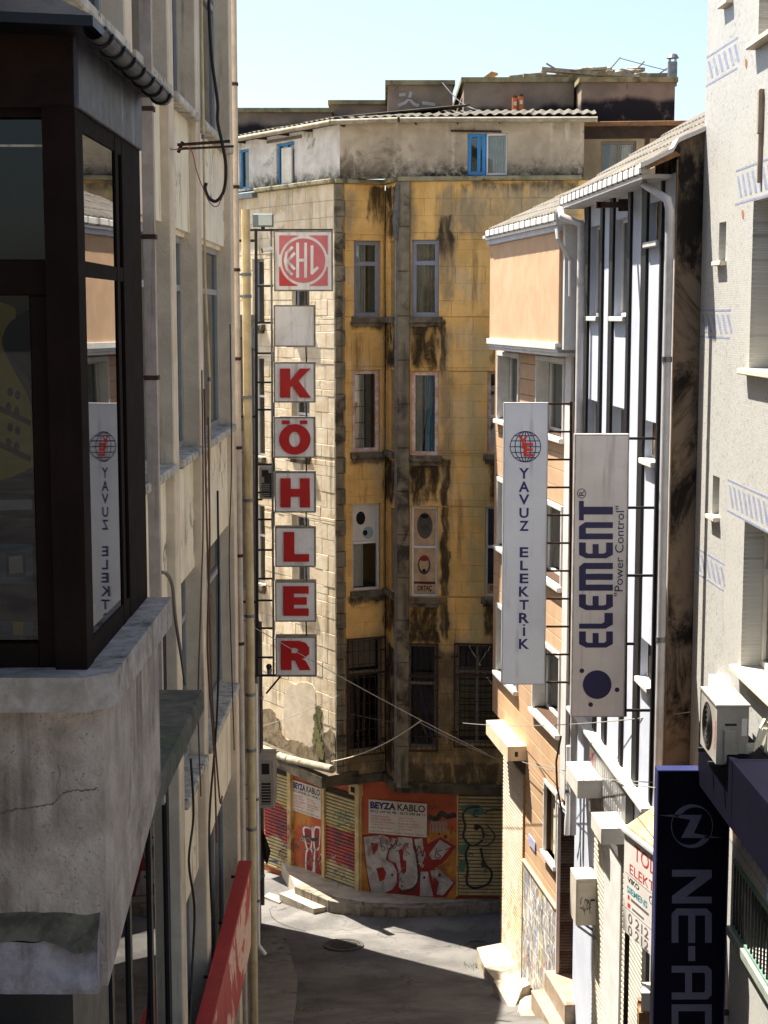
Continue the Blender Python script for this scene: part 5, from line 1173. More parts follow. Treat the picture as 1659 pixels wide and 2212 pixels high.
for k in range(16):
    x = 688 + random.gauss(0, 4.5); y = 1530 + k * 6.6; r = random.uniform(4, 8)
    patch([(x + r * math.cos(a) * random.uniform(.5, 1.1), y + 1.6 * r * math.sin(a) * random.uniform(.6, 1.2)) for a in [i * math.pi / 3 for i in range(6)]], .016 + .0006 * k, GMOSS, 'moss_patch', .05, .01)
# ================================================================ vertical letter sign on the left
FK = FY(26.0)
ks = thing('letter_sign', 'vertical hanging sign of square boxes with red letters on a black ladder frame', 'sign', FK.pt(hx(570, 26), FK.Z(570, 1460), 0))
def kp(px, py, d=0.0): return FK.pt(*FK.uz(px, py, d), d)
obj('post', MB().bar(kp(553, 494), kp(556, 1458), .045, .045, up=(0, 1, 0)), BLACKM, ks)
obj('post', MB().bar(kp(586, 494), kp(591, 1458), .032, .032, up=(0, 1, 0)), STEEL, ks)
obj('top_bar', MB().bar(kp(540, 497), kp(719, 497), .04, .035), BLACKM, ks); obj('bottom_bar', MB().bar(kp(545, 1459), kp(684, 1459), .04, .035), BLACKM, ks)
for k, y in enumerate((618, 697, 763, 826, 885, 1003, 1064, 1122, 1188, 1250, 1297, 1357, 1420)): obj('rung', MB().bar(kp(554, y), kp(590, y), .03, .03), BLACKM, ks)
for y in (520, 900, 1300): obj('wall_arm', MB().bar(kp(554, y), kp(554, y) + Vector((-.62, 0, 0)), .04, .04), BLACKM, ks)
obj('brace', MB().bar(kp(575, 1498), kp(606, 1461), .03, .03), RUST, ks)
ACRY = M('white_acrylic', (232, 229, 226), (218, 214, 208), 2, .4, .03, 20, streak=((168, 158, 146), .6, 9), grime=((196, 188, 178), .3, 4)); RIM = M('zinc_rim', (140, 134, 124), (104, 98, 88), 7, .6, .2, 40); SRED = flat('sign_red', (184, 24, 24), .4, var=.18)
def sbox(x0, x1, y0, y1):
    a, b = FK.U(x0, (y0 + y1) / 2), FK.U(x1, (y0 + y1) / 2); c, e = FK.Z((x0 + x1) / 2, y1), FK.Z((x0 + x1) / 2, y0)
    bx = obj('sign_box', MB().fbox(FK, a + .012, b - .012, c + .012, e - .012, -.12, .085, .004), ACRY, ks)
    for q in ((a, b, e - .022, e), (a, b, c, c + .022), (a, a + .022, c + .022, e - .022), (b - .022, b, c + .022, e - .022)): obj('rim', MB().fbox(FK, *q, -.13, .092, .003), RIM, bx)
    return bx, a, b, c, e
def box_letter(px, polys, box, d=.089, mat=None):
    bx = box[0]; m = MB(); art(m, FK, [[FK.uz(x, y, d) for x, y in p] for p in polys], d + .02, th=.018); obj('letter', m, mat or SRED, bx)
B = sbox(592, 719, 499, 629)
# emblem: red square, white ring, letters EHL in the ring
cx, cy = 655.5, 563; PINK = M('faded_red_film', (206, 116, 122), (196, 104, 108), 3, .4, .02, 20); PRED = flat('red_film', (196, 62, 58), .4)
def el(rx, ry, n=40): return [(cx + rx * math.cos(i * 2 * math.pi / n), cy + ry * math.sin(i * 2 * math.pi / n)) for i in range(n)]
def flatpx(F, polys, d, mat, par, name):
    m = MB(); art(m, F, [[F.uz(x, y, d) for x, y in p] for p in polys], d); return obj(name, m, mat, par)
def quarter(sx, sy):
    e_ = [(cx + sx * 52 * math.cos(a), cy + sy * 54 * math.sin(a)) for a in [math.radians(14 + 62 * i / 10) for i in range(11)]]
    return [(cx + sx * 52.5, e_[0][1]), (cx + sx * 52.5, cy + sy * 54.5), (e_[-1][0], cy + sy * 54.5)] + e_[::-1]
for sx, sy, mt in ((-1, -1, PINK), (1, -1, PINK), (1, 1, PINK), (-1, 1, PRED)): flatpx(FK, [quarter(sx, sy)], .094, mt, B[0], 'emblem_corner')
flatpx(FK, [el(47, 48)], .094, PINK, B[0], 'emblem_disc')
def stroke_px(F, pts, w, d, mat, par, name, sm=False):
    m = MB(); m.strip(F, [F.uz(x, y, d) for x, y in (csmooth(pts, 5, False) if sm else pts)], w, d); return obj(name, m, mat, par)
pw = 6.3 / FPX * 25.9; _ek = 0
for pts in ([(643, 524), (643, 600)], [(660, 524), (660, 600)], [(643, 562), (660, 562)], [(674, 530), (674, 592)], [(672, 592), (687, 577)], [(632, 533), (619, 547), (616, 564), (620, 580), (631, 594)], [(617, 568), (637, 546)], [(622, 566), (637, 582)]):
    _ek += .0008; stroke_px(FK, pts, pw, .097 + _ek, ACRY, B[0], 'emblem_letter')
sbox(592, 681, 659, 749)
L_K = [[(605, 796), (627, 796), (627, 822), (648, 796), (671, 796), (645, 822), (672, 859), (648, 859), (631, 833), (627, 837), (627, 859), (605, 859)]]
L_O = [[(637 + 34 * math.cos(a), 949 + 33 * math.sin(a)) for a in [i * math.pi / 20 for i in range(40)]], [(636.5 + 12 * math.cos(a), 949 + 16.5 * math.sin(a)) for a in [i * math.pi / 14 for i in range(28)]]]
L_H = [[(606, 1033), (628, 1033), (628, 1056), (648, 1056), (648, 1033), (669, 1033), (670, 1096), (648, 1096), (648, 1073), (628, 1073), (628, 1096), (606, 1096)]]
L_L = [[(613, 1149), (636, 1149), (636, 1197), (668, 1197), (668, 1213), (613, 1213)]]
L_E = [[(612, 1266), (667, 1266), (667, 1282), (635, 1282), (635, 1290), (663, 1290), (663, 1306), (635, 1306), (635, 1314), (667, 1314), (667, 1330), (612, 1330)]]
L_R = [[(607, 1384), (645, 1384), (660, 1388), (668, 1398), (668, 1412), (660, 1420), (652, 1423), (661, 1428), (671, 1447), (648, 1447), (638, 1427), (630, 1426), (630, 1447), (607, 1447)], [(630, 1399), (640, 1399), (646, 1404), (640, 1411), (630, 1411)]]
for rc, lt in (((592, 681, 782, 869), L_K), ((592, 681, 900, 988), L_O), ((594, 682, 1018, 1106), L_H), ((595, 682, 1137, 1223), L_L), ((595, 683, 1254, 1341), L_E), ((596, 684, 1373, 1458), L_R)):
    b = sbox(*rc)
    box_letter(None, lt, b)
    if lt is L_O:
        for x0, x1 in ((609, 626), (648, 664)): box_letter(None, [[(x0, 908), (x1, 908), (x1, 916), (x0, 916)]], b)
for y0, y1 in ((629, 659), (749, 782), (869, 900), (988, 1018), (1106, 1137), (1223, 1254), (1341, 1373)):
    obj('link', MB().bar(kp(661, y0), kp(662, y1), .022, .022, up=(0, 1, 0)), BLACKM, ks); obj('link', MB().bar(kp(641, y0 - 2) if y0 == 629 else kp(592, y0), kp(640, y1) if y0 == 629 else kp(592, y1), .022, .022, up=(0, 1, 0)), BLACKM, ks)
# floodlight and cameras on the frame
fl = thing('floodlight', 'grey floodlight above the letter sign', 'floodlight', kp(568, 494))
obj('housing', MB().fbox(FK, FK.U(546, 475), FK.U(590, 475), FK.Z(568, 490), FK.Z(568, 462), -.1, .06, .015), flat('grey_blue_housing', (110, 120, 128), .5), fl); obj('lens', MB().fbox(FK, FK.U(559, 475), FK.U(588, 475), FK.Z(568, 487), FK.Z(568, 465), .06, .066), flat('pale_lens', (186, 196, 190), .3), fl); obj('stand', MB().bar(kp(568, 497), kp(568, 488), .03, .06), BLACKM, fl)
cm = thing('security_camera', 'small white bullet camera at the top of the letter sign frame', 'camera', kp(582, 545))
obj('housing', MB().tube([kp(568, 541, .05), kp(588, 537, .05)], .035, 10), PVC, cm, smooth=True); obj('lens', MB().tube([kp(565, 541.5, .05), kp(568, 541, .05)], .036, 10), BLACKM, cm); obj('arm', MB().bar(kp(586, 537, .04), kp(587, 548, .0), .02), PVC, cm)
cm = thing('security_camera', 'dark dome camera perched at the foot of the letter sign', 'camera', kp(582, 1456))
obj('dome', MB().ball(kp(581, 1440, .05), .05, 10), BLACKM, cm, smooth=True); obj('mount', MB().tube([kp(582, 1456, .05), kp(582, 1445, .05)], [.035, .045], 10), STEEL, cm, smooth=True)
# ---- small air conditioners on the side building
ACG = M('aged_ac_casing', (158, 155, 148), (138, 134, 126), 3, .6, .06, 40, streak=((120, 112, 100), .5, 14))
def ac_front(label, px0, px1, py0, py1, Y, dep, dark=False):
    F = FY(Y); a, b = F.U(px0, (py0 + py1) / 2), F.U(px1, (py0 + py1) / 2); c, e = F.Z((px0 + px1) / 2, py1), F.Z((px0 + px1) / 2, py0)
    t = thing('air_conditioner', label, 'air conditioner', F.pt((a + b) / 2, c, -dep / 2), 'air conditioners')
    obj('casing', MB().fbox(F, a, b, c, e, -dep, 0, .01), ACG, t); w, h = b - a, e - c
    obj('grille_recess', MB().fbox(F, a + w * .18, b - w * .22, c + h * .08, c + h * .52, .0, .004), BLACKM, t)
    n = 7
    for i in range(n): obj('louvre', MB().fbox(F, a + w * .18, b - w * .22, c + h * (.10 + .42 * i / n), c + h * (.10 + .42 * i / n) + h * .018, .004, .014), ACG, t)
    obj('access_window', MB().fbox(F, a + w * .2, b - w * .3, c + h * .70, c + h * .92, 0, .005), BLACKM, t)
    obj('bracket', MB().bar(F.pt(a + .05, c - .02, -.1), F.pt(a + .05, c - .02, -.1) + Vector((-2.5 - a - .06, 0, 0)), .03), RUST, t)
    return t
ac_front('grey air conditioner with slotted grille beside the left shutter', 559, 592, 1641, 1746, 29.2, .75)
t = ac_front('dark faced air conditioner half hidden behind the letter sign frame', 560, 589, 1010, 1078, 28.6, .7)
obj('black_panel', MB().fbox(FY(28.6), FY(28.6).U(571, 1045), FY(28.6).U(587, 1045), FY(28.6).Z(578, 1074), FY(28.6).Z(578, 1022), .005, .012), BLACKM, t)
# blue bracket tube low on the left and torn awning scrap
o = obj('blue_rod', MB().tube([onY(556, 1857, 30.5), onY(600, 1861, 30.6)], .022, 8), flat('light_blue_tube', (130, 166, 206), .5)); tag(o, 'pale blue rod sticking out beside the grey pipes', 'rod')
o = obj('torn_awning', MB().add([onY(558, 1775, 30.4), onY(571, 1800, 30.2), onY(585, 1838, 30.3), onY(577, 1870, 30.4), onY(560, 1830, 30.7), onY(562, 1776, 30.6)], [(0, 1, 5), (1, 2, 3), (1, 3, 4), (1, 4, 5)]), M('dirty_canvas', (66, 58, 48), (44, 40, 34), 8, .9, .3)); tag(o, 'torn dark awning scrap hanging beside the pipes', 'awning')

# ================================================================ RIGHT: orange clad building
PW = (hx(1456, 18.4), 18.4); PM = (hx(1258, 24.0), 24.0); PO = (hx(1072, 30.0), 30.0)
BF = F2(PM, PW); OF = F2(PO, PM); LBF = (Vector(PW) - Vector(PM)).length; LOF = (Vector(PM) - Vector(PO)).length
ob = thing('orange_building', 'orange plank clad building with white windows and a roller shutter', 'building', OF.pt(3, 0, -2))
ORC = M('orange_cladding', (192, 160, 128), (180, 147, 114), 2.0, .7, .12, 50, streak=((196, 140, 96), .4, 10), perobj=.035)
WTR = M('white_trim', (206, 205, 202), (190, 188, 184), 4, .6, .1, 40, streak=((168, 160, 148), .35, 12))
zb_o = OF.Z(1067, 1539)                                    # underside of the cladding
zt_o = 13.7
def orect(x0, x1, y0, y1): return OF.U(x0, y0), OF.U(x1, y0), OF.Z(x0, y1), OF.Z(x0, y0)
r1 = [orect(1078, 1121, 768, 903), orect(1078, 1121, 1039, 1176), orect(1076, 1119, 1310, 1447)]
uR0, uR1 = OF.U(1162, 780), OF.U(1219, 780)
WO = [(a, b, c, e) for a, b, c, e in r1] + [(uR0, uR1, c, e) for a, b, c, e in r1]
gwin = (OF.U(1178, 1760), OF.U(1203, 1760), OF.Z(1178, 1838), OF.Z(1178, 1690)); 
udr0, udr1 = OF.U(1207, 1900), OF.U(1240, 1900); door = (udr0, udr1, 1.7, OF.Z(1210, 1740))
ush0, ush1 = OF.U(1083, 1800, -.02), OF.U(1133, 1800, -.02); shole = (ush0 + .03, ush1, .25, OF.Z(1100, 1640))
obj('wall', wallmb(OF, 0, LOF, zb_o, zt_o, WO, -.025, .32), flat('dark_joint', (70, 48, 32), .9), ob)
obj('shop_wall', wallmb(OF, ush0, LOF, .0, zb_o - .001, [gwin, door, shole], -.026, .32), flat('dark_joint', (70, 48, 32), .9), ob)
obj('body', MB().fbox(OF, .02, LOF - .02, zb_o, zt_o, -7, -1.8), WTR, ob); obj('body', MB().fbox(OF, ush0 + .01, LOF - .02, 0, zb_o - .002, -7, -.45), WTR, ob); obj('soffit', MB().fbox(OF, .01, LOF, zb_o - .03, zb_o - .002, -.5, -.03), WTR, ob)
zjb = OF.U(1137, 1900)
def planks_on(F, u0, u1, z0, z1, holes, ph, mat, parent, d0=-.025, d1=.0, slope=0.0):
    n = round((z1 - z0) / ph); ph = (z1 - z0) / n
    for j in range(n):
        a, b = z0 + j * ph, z0 + (j + 1) * ph; cuts = sorted({a, b, *[h[2] for h in holes if a < h[2] < b], *[h[3] for h in holes if a < h[3] < b]})
        for k in range(len(cuts) - 1):
            ca, cb_ = cuts[k], cuts[k + 1]
            if cb_ - ca < .03: continue
            sp = [(u0, u1)]
            for h in holes:
                if h[2] < (ca + cb_) / 2 < h[3]:
                    ns = []
                    for s, e in sp:
                        if h[1] <= s or h[0] >= e: ns.append((s, e)); continue
                        if h[0] - s > .03: ns.append((s, h[0]))
                        if e - h[1] > .03: ns.append((h[1], e))
                    sp = ns
            for s, e in sp: block('plank', F, s + .002, e - .002, ca + (.006 if ca == a else 0), cb_ - (.006 if cb_ == b else 0), d0, d1, mat, parent, .004)
uTR = OF.U(1222, 1000)
big = [(h[0] - .06, h[1] + .06, h[2] - .10, h[3] + .08) for h in WO]
planks_on(OF, .005, uTR - .005, zb_o, OF.Z(1062, 745), big, .27, ORC, ob)
planks_on(OF, ush1 + .06, uTR - .005, .55, zb_o - .01, [gwin, door], .30, ORC, ob, -.025, -.012)
for h in WO:
    fr_ = obj('architrave', MB().fbox(OF, h[0] - .06, h[1] + .06, h[3], h[3] + .08, -.02, .035, .006).fbox(OF, h[0] - .06, h[0], h[2] - .02, h[3] - .001, -.02, .03, .006).fbox(OF, h[1], h[1] + .06, h[2] - .02, h[3] - .001, -.02, .03, .006), WTR, ob)
    obj('sill', MB().fbox(OF, h[0] - .09, h[1] + .09, h[2] - .10, h[2] - .021, -.25, .09, .012), WTR, ob)
    w = window(OF, h[0], h[1], h[2], h[3], -.20, ob, PVC, .05, .06, cols=(.5,), glass=glassmat('pale_green_glass', (170, 190, 186)))
    curtain(OF, h[0] + .05, h[1] - .05, h[2] + .05, h[3] - .05, -.30, w, M('pale_reflection_sheet', (196, 206, 200), (178, 190, 184), 3, .8, .05), .004, 4)  # full-width sheet, its pale colour stands for sky reflected in the glass
    obj('reveal', MB().fbox(OF, h[0] + .001, h[0] + .012, h[2] + .012, h[3] - .012, -.19, -.021).fbox(OF, h[1] - .012, h[1] - .001, h[2] + .012, h[3] - .012, -.19, -.021).fbox(OF, h[0] + .001, h[1] - .001, h[3] - .012, h[3] - .001, -.19, -.021), WTR, ob)
    if False: obj('reveal', MB().fbox(OF, h[0] + .001, h[0] + .012, h[2], h[3], -.2, -.03), WTR, ob)
# projecting top-floor box
d_ = .27; ub0, ub1 = OF.U(1058, 640, d_), OF.U(1207, 640, d_); zb1, zb2 = OF.Z(1060, 737, d_), OF.Z(1060, 530, d_)
obj('oriel', MB().fbox(OF, ub0, ub1, zb1, zb2, -.3, d_, .004), ORC, ob)
obj('oriel_end', MB().fbox(OF, ub1 + .001, OF.U(1236, 640, .1), zb1 - .05, zb2 + .1, -.3, d_ - .05, .004), WTR, ob)
for k in range(3): obj('moulding', MB().fbox(OF, ub0 - .015 * k, ub1 + .02, zb1 - .05 + .05 * k - .10, zb1 - .10 + .05 * (k + 1), -.3, d_ + .015 + .018 * k, .006), WTR, ob)
obj('moulding', MB().fbox(OF, ub0 - .03, ub1 + .02, zb2 + .001, zb2 + .11, -.3, d_ + .05, .01), M('pale_blue_grey_trim', (196, 202, 218), (180, 186, 204), 3, .6, .1), ob); obj('moulding', MB().fbox(OF, ub0 - .12, ub1 + .06, zb2 + .111, zb2 + .17, -.3, d_ + .12, .01), WTR, ob)
obj('corner_trim', MB().fbox(OF, uTR, OF.U(1234, 1000), OF.Z(1222, 1730), zb1 - .12, -.3, .03, .01), WTR, ob)
obj('end_board', MB().fbox(OF, -.03, .004, zb_o, zb1, -.3, .004), ORC, ob)
# white box gutter with straps, tiled roof
GD = d_ + .14; ug0, ug1 = OF.U(1047, 505, GD), OF.U(1199, 490, GD); zg = OF.Z(1048, 512, GD)
TILE = M('weathered_roof_tile', (116, 110, 100), (84, 79, 72), 3, .9, .4, 50, grime=((74, 70, 62), .45, 4))
def roofpart(F, u0, u1, zg, gd, rise, run, parent, ntile, strap_n):
    g = obj('gutter', MB().fbox(F, u0, u1, zg, zg + .11, gd - .11, gd, .012), WTR, parent)
    for i in range(strap_n + 1):
        u = u0 + .04 + (u1 - u0 - .08) * i / strap_n; obj('gutter_strap', MB().fbox(F, u - .009, u + .009, zg - .006, zg + .118, gd - .11, gd + .006), RUST, g)
    pt_ = (u1 - u0) / ntile
    for r in range(4):
        zz0 = zg + .13 + rise * r / 4; q0 = gd - .06 - run * r / 4; q1 = gd - .06 - run * (r + 1) / 4 - .06; zz1 = zg + .13 + rise * (r + 1) / 4 + .01
        m = MB(); n = ntile * 6
        for i in range(n + 1):
            u = u0 - .03 + (u1 - u0 + .06) * i / n; w = .028 * abs(math.sin(math.pi * i / 6))
            m.v += [F.pt(u, zz0 + w, q0), F.pt(u, zz0 + w - .016, q0), F.pt(u, zz1 + w, q1)]
        for i in range(n): k = i * 3; m.f += [(k, k + 3, k + 5, k + 2), (k, k + 1, k + 4, k + 3)]
        obj('tile_course', m, TILE, parent, smooth=True)
    obj('soffit', MB().fbox(F, u0, u1, zg - .05, zg - .002, gd - .7, gd - .02), WTR, parent)
roofpart(OF, ug0, ug1, zg, GD, .75, 1.6, ob, 26, 13)
pe = lambda px, py, d: OF.pt(OF.U(px, py, d), OF.Z(px, py, d), d)
obj('downpipe', MB().tube([pe(1203, 495, .5), pe(1205, 515, .5), pe(1222, 545, .35), pe(1232, 560, .25), pe(1232, 640, .25)], .03, 8), WTR, ob, smooth=True)
# ground floor: shutter hood, shutter, door
hd = .33; ha0, ha1 = OF.U(1050, 1550, hd), OF.U(1097, 1613, hd)
hood = obj('shutter_hood', MB().fbox(OF, ha0, ha1, OF.Z(1097, 1645, hd), OF.Z(1097, 1613, hd), -.1, hd, .006), M('cream_hood', (222, 208, 180), (206, 190, 160), 3, .6, .1, streak=((150, 128, 100), .4, 10)), ob)
obj('lock_plate', MB().fbox(Frame(OF.pt(ha1, 0, 0), -OF.n), -hd * .62, -hd * .45, OF.Z(1097, 1636, hd), OF.Z(1097, 1625, hd), .0, .004), BLACKM, hood)
SHS = NT('graffiti_speckled_shutter'); _X = SHS.sep()
_c = SHS.mix(SHS.ramp(SHS.noise(3, 4), .35, .65), lin((214, 196, 172)), lin((196, 178, 154)))
_lo = SHS.ramp(_X[2], 3.0, 2.0)
for col, sc, th in (((206, 96, 84), 3.1, .55), ((150, 180, 120), 2.7, .55), ((110, 140, 146), 4.3, .58)): _c = SHS.mix(SHS.math('MULTIPLY', SHS.math('MULTIPLY', SHS.ramp(SHS.noise(sc, 6, .7, dist=.8), th - .05, th + .05), _lo), .7), _c, lin(col))
SHS = SHS.bsdf(_c, .55, 0, .4)
def slats_stuff(F, u0, u1, z0, z1, d, mat, parent, pitch=.06, th=.028):
    base = obj('shutter', MB().fbox(F, u0, u1, z0, z1, d - .03, d - .012), mat, parent)
    m = MB(); n = int((z1 - z0) / pitch)
    for i in range(n): m.fbox(F, u0 + .003, u1 - .003, z0 + i * pitch + .004, z0 + (i + 1) * pitch - .006, d - .012, d + th * .5, .012)
    obj('shutter_slats', m, mat, base, kind='stuff'); return base
slats_stuff(OF, shole[0] + .01, shole[1] - .01, .55, shole[3], -.045, SHS, ob, .07)
obj('guide_rail', MB().fbox(OF, ush1 - .001, ush1 + .05, .4, shole[3] + .05, -.2, .02, .005), M('ochre_rail', (176, 138, 82), (146, 112, 66), 4, .6, .1), ob); obj('guide_rail', MB().fbox(OF, ush0 + .001, ush0 + .03, .3, shole[3] + .05, -.2, -.03, .005), STEEL, ob)
# graffiti-covered tile dado
DAD = NT('scrawled_grey_tile'); 
_c = DAD.mix(DAD.ramp(DAD.noise(2.2, 5), .4, .6), lin((168, 162, 154)), lin((140, 136, 132)))
for col, sc, th in (((224, 222, 218), 5, .51), ((60, 62, 68), 7.5, .55), ((206, 186, 96), 2.2, .58), ((190, 70, 62), 2.4, .61), ((120, 150, 196), 2.8, .60)): _c = DAD.mix(DAD.math('MULTIPLY', DAD.ramp(DAD.noise(sc, 5, .6, stretch=(1.4, 1.4, .6), dist=1.2), th, th + .04), .75), _c, lin(col))
DAD = DAD.bsdf(_c, .6, 0, .4, DAD.noise(20, 3), .1); MATS['scrawled_grey_tile'] = DAD
ud0, ud1 = ush1 + .06, udr0 - .03; zd = OF.Z(1137, 1868)
nu = 5; nz = 7
for i in range(nu):
    for j in range(nz): block('wall_tile', OF, ud0 + (ud1 - ud0) * i / nu + .004, ud0 + (ud1 - ud0) * (i + 1) / nu - .004, .5 + (zd - .5) * j / nz + .004, .5 + (zd - .5) * (j + 1) / nz - .004, -.011, .012, DAD, ob, .004)
obj('dado_rail', MB().fbox(OF, ud0, ud1, zd + .002, zd + .05, -.011, .04, .01), M('peach_ledge', (212, 176, 140), (190, 152, 116), 4, .7, .2), ob)
fw_ = obj('niche_frame', MB().fbox(OF, gwin[0] - .05, gwin[1] + .05, gwin[3], gwin[3] + .06, -.02, .03).fbox(OF, gwin[0] - .05, gwin[0], gwin[2], gwin[3], -.02, .03).fbox(OF, gwin[1], gwin[1] + .05, gwin[2], gwin[3], -.02, .03).fbox(OF, gwin[0] - .08, gwin[1] + .06, gwin[2] - .07, gwin[2], -.3, .07), WTR, ob); obj('niche_back', MB().fbox(OF, gwin[0], gwin[1], gwin[2], gwin[3], -.14, -.10), M('pale_niche', (206, 196, 172), (190, 178, 152), 3, .8, .1), ob)
DOOR = M('red_brown_door', (176, 106, 64), (146, 84, 50), 2, .6, .15, 30, grime=((60, 34, 24), .4, 2))
dr = obj('door', MB().fbox(OF, door[0], door[1], door[2], door[3], -.30, -.26), DOOR, ob); obj('door_head', MB().fbox(OF, door[0] - .05, door[1], door[3], door[3] + .07, -.05, .03), WTR, ob); obj('door_jamb', MB().fbox(OF, door[0] - .05, door[0], door[2] - .2, door[3], -.3, .03), WTR, ob); obj('handle', MB().bar(OF.pt(door[0] + .12, door[2] + 1.0, -.25), OF.pt(door[0] + .12, door[2] + 1.2, -.25), .03), STEEL, dr)
for k in range(3):
    s_ = obj('door_step', MB().fbox(OF, door[0] - .15 + .0 * k, door[1] + .25, .8 + .32 * k, .8 + .32 * (k + 1), -.3, .62 - .22 * k, .01), M('pale_stone_step', (164, 146, 126), (140, 124, 106), 4, .8, .2, grime=((120, 84, 64), .3, 4)), ob)
# little things by the door
o = obj('street_plate', MB().fbox(OF, OF.U(1143, 1800), OF.U(1157, 1800), OF.Z(1143, 1822), OF.Z(1143, 1800), .001, .012), M('faded_blue_plate', (150, 156, 196), (180, 178, 190), 8, .5, .05)); tag(o, 'small faded blue plate on the orange ground floor wall', 'plate')

# ================================================================ RIGHT: white building with black stripes
wb = thing('striped_building', 'white building with thin black vertical stripes and a tiled roof', 'building', BF.pt(2.8, 2, -2))
WFA = M('white_facade', (188, 194, 206), (178, 184, 197), 2, .7, .15, 60, streak=((178, 176, 176), .3, 9)); STR = M('black_stripe_paint', (14, 12, 12), (20, 18, 18), 4, .6, .1, 50)
zw1 = 14.0
def us_(x0, x1, y=760): return BF.U(x0, y), BF.U(x1, y)
strips = [us_(1263, 1272), us_(1297, 1302), us_(1317, 1325), us_(1356, 1362), us_(1386, 1397), us_(1426, 1429.5)]
bays_ = [(strips[0][1], strips[1][0]), (strips[2][1], strips[3][0]), (strips[4][1], strips[5][0])]
def zz_(x, y): return BF.Z(x, y)
zr = [(zz_(1397, 525), zz_(1397, 442)), (zz_(1397, 990), zz_(1397, 908)), (zz_(1394, 1470), zz_(1394, 1384))]
zq_ = [(zz_(1272, 683), zz_(1272, 492)), (zz_(1272, 1090), zz_(1272, 862)), (zz_(1274, 1420), zz_(1274, 1240))]
HW = [(*bays_[2], a, b) for a, b in zr] + [(*bays_[0], a, b) for a, b in zq_] + [(*bays_[1], a, b) for a, b in zq_]
HW = [(a + .002, b - .002, c, e) for a, b, c, e in HW]
zrail = BF.Z(1266, 1552)
obj('wall', wallmb(BF, 0, LBF, 0, zw1, HW, 0, .16), WFA, wb); obj('body', MB().fbox(BF, .02, LBF - .1, 0, zw1, -6, -1.6), WFA, wb)
for a, b in strips: obj('stripe', MB().fbox(BF, a, b, zrail + .02, zw1, -.01, .035, .006), STR, wb)
for h in HW:
    obj('sill', MB().fbox(BF, h[0] - .0, h[1] + .0, h[2] - .07, h[2] - .002, -.3, .08, .01), WTR, wb)
    window(BF, h[0], h[1], h[2], h[3], -.08, wb, PVC, .045, .06, cols=(.5,), glass=GLASSD)
obj('ledge_rail', MB().fbox(BF, .0, LBF, zrail - .06, zrail, -.02, .16, .01), WTR, wb)
# roof
gdB = .36; wg0, wg1 = BF.U(1209, 437, gdB), BF.U(1384, 368, gdB); zgB = BF.Z(1209, 444, gdB)
roofpart(BF, wg0, wg1, zgB, gdB, 1.15, 1.9, wb, 30, 17)
pw_ = [onY(x, y, 18.3) for x, y in ((1384, 352), (1400, 346), (1455, 318), (1466, 298), (1478, 292), (1560, 258))]
vg = MB()
for i in range(len(pw_) - 1):
    a, b = pw_[i], pw_[i + 1]; dn = Vector((0, 0, -.05)); bk_ = Vector((0, .35, 0))
    vg.hexa([a + dn, b + dn, b + dn + bk_, a + dn + bk_, a, b, b + bk_, a + bk_])
obj('verge', vg, WTR, wb); 
obj('verge_board', MB().add([onY(1384, 355, 18.34), onY(1460, 326, 18.34), onY(1470, 335, 18.34), onY(1398, 366, 18.34), onY(1384, 355, 18.6), onY(1460, 326, 18.6), onY(1470, 335, 18.6), onY(1398, 366, 18.6)], [(0, 1, 2, 3), (7, 6, 5, 4), (0, 4, 5, 1), (1, 5, 6, 2), (2, 6, 7, 3), (3, 7, 4, 0)]), WOOD, wb)
# stained end wall
DKW = NT('sooty_end_wall'); _s = DKW.sep()
_c = DKW.mix(DKW.ramp(DKW.noise(1.6, 8, .7, stretch=(1, 1, .6), dist=.8), .40, .58), lin((128, 110, 92)), lin((36, 31, 28)))
_c = DKW.mix(DKW.math('MULTIPLY', DKW.ramp(DKW.noise(2.3, 7, .7, stretch=(1.6, 1, .35), dist=.6), .62, .645), DKW.ramp(_s[2], 11.0, 9.0)), _c, lin((176, 128, 78)))
DKW = DKW.bsdf(_c, .95, 0, .2, DKW.noise(30, 5), .6)
FEW = FY(18.4); xe0 = PW[0]
obj('end_wall', MB().prism(FEW, [(xe0, 0), (5.2, 0), (5.2, FEW.Z(1466, 300) + (5.2 - FEW.U(1466, 300)) * .42), (FEW.U(1466, 300), FEW.Z(1466, 300)), (FEW.U(1458, 322), FEW.Z(1458, 322)), (xe0, FEW.Z(1440, 335))], -1.5, 0), DKW, wb)
obj('corner_bead', MB().fbox(FEW, xe0 - .004, xe0 + .010, 3, FEW.Z(1450, 345), -.05, .006), M('ochre_edge', (130, 104, 78), (92, 76, 60), 6, .8, .2), wb)
dq = .11; uD = BF.U(1438, 900, dq)
dpz = lambda y: BF.Z(1438, y, dq)
obj('downpipe', MB().tube([BF.pt(BF.U(1386, 380, .3), BF.Z(1386, 380, .3), .3), BF.pt(BF.U(1389, 396, .26), BF.Z(1389, 396, .26), .26), BF.pt(uD - .05, dpz(434), dq + .02), BF.pt(uD, dpz(460), dq), BF.pt(uD, 4.5, dq)], .05, 10), M('grey_white_pipe', (196, 192, 190), (176, 172, 170), 4, .5, .08, streak=((130, 100, 70), .35, 14)), wb, smooth=True)
for y in (776, 1390): obj('pipe_clamp', MB().disc(BF.pt(uD, dpz(y) - .03, dq), (0, 0, 1), .058, .06, 12), STEEL, wb)
dq2 = .14; uD2 = BF.U(1250, 900, dq2)
obj('downpipe', MB().tube([BF.pt(BF.U(1211, 452, .4), BF.Z(1211, 452, .4), .4), BF.pt(BF.U(1214, 468, .4), BF.Z(1214, 468, .4), .4), BF.pt(uD2 - .04, BF.Z(1245, 488, dq2), dq2), BF.pt(uD2, BF.Z(1250, 510, dq2), dq2), BF.pt(uD2, 4.6, dq2)], .055, 10), MATS['grey_white_pipe'], wb, smooth=True)
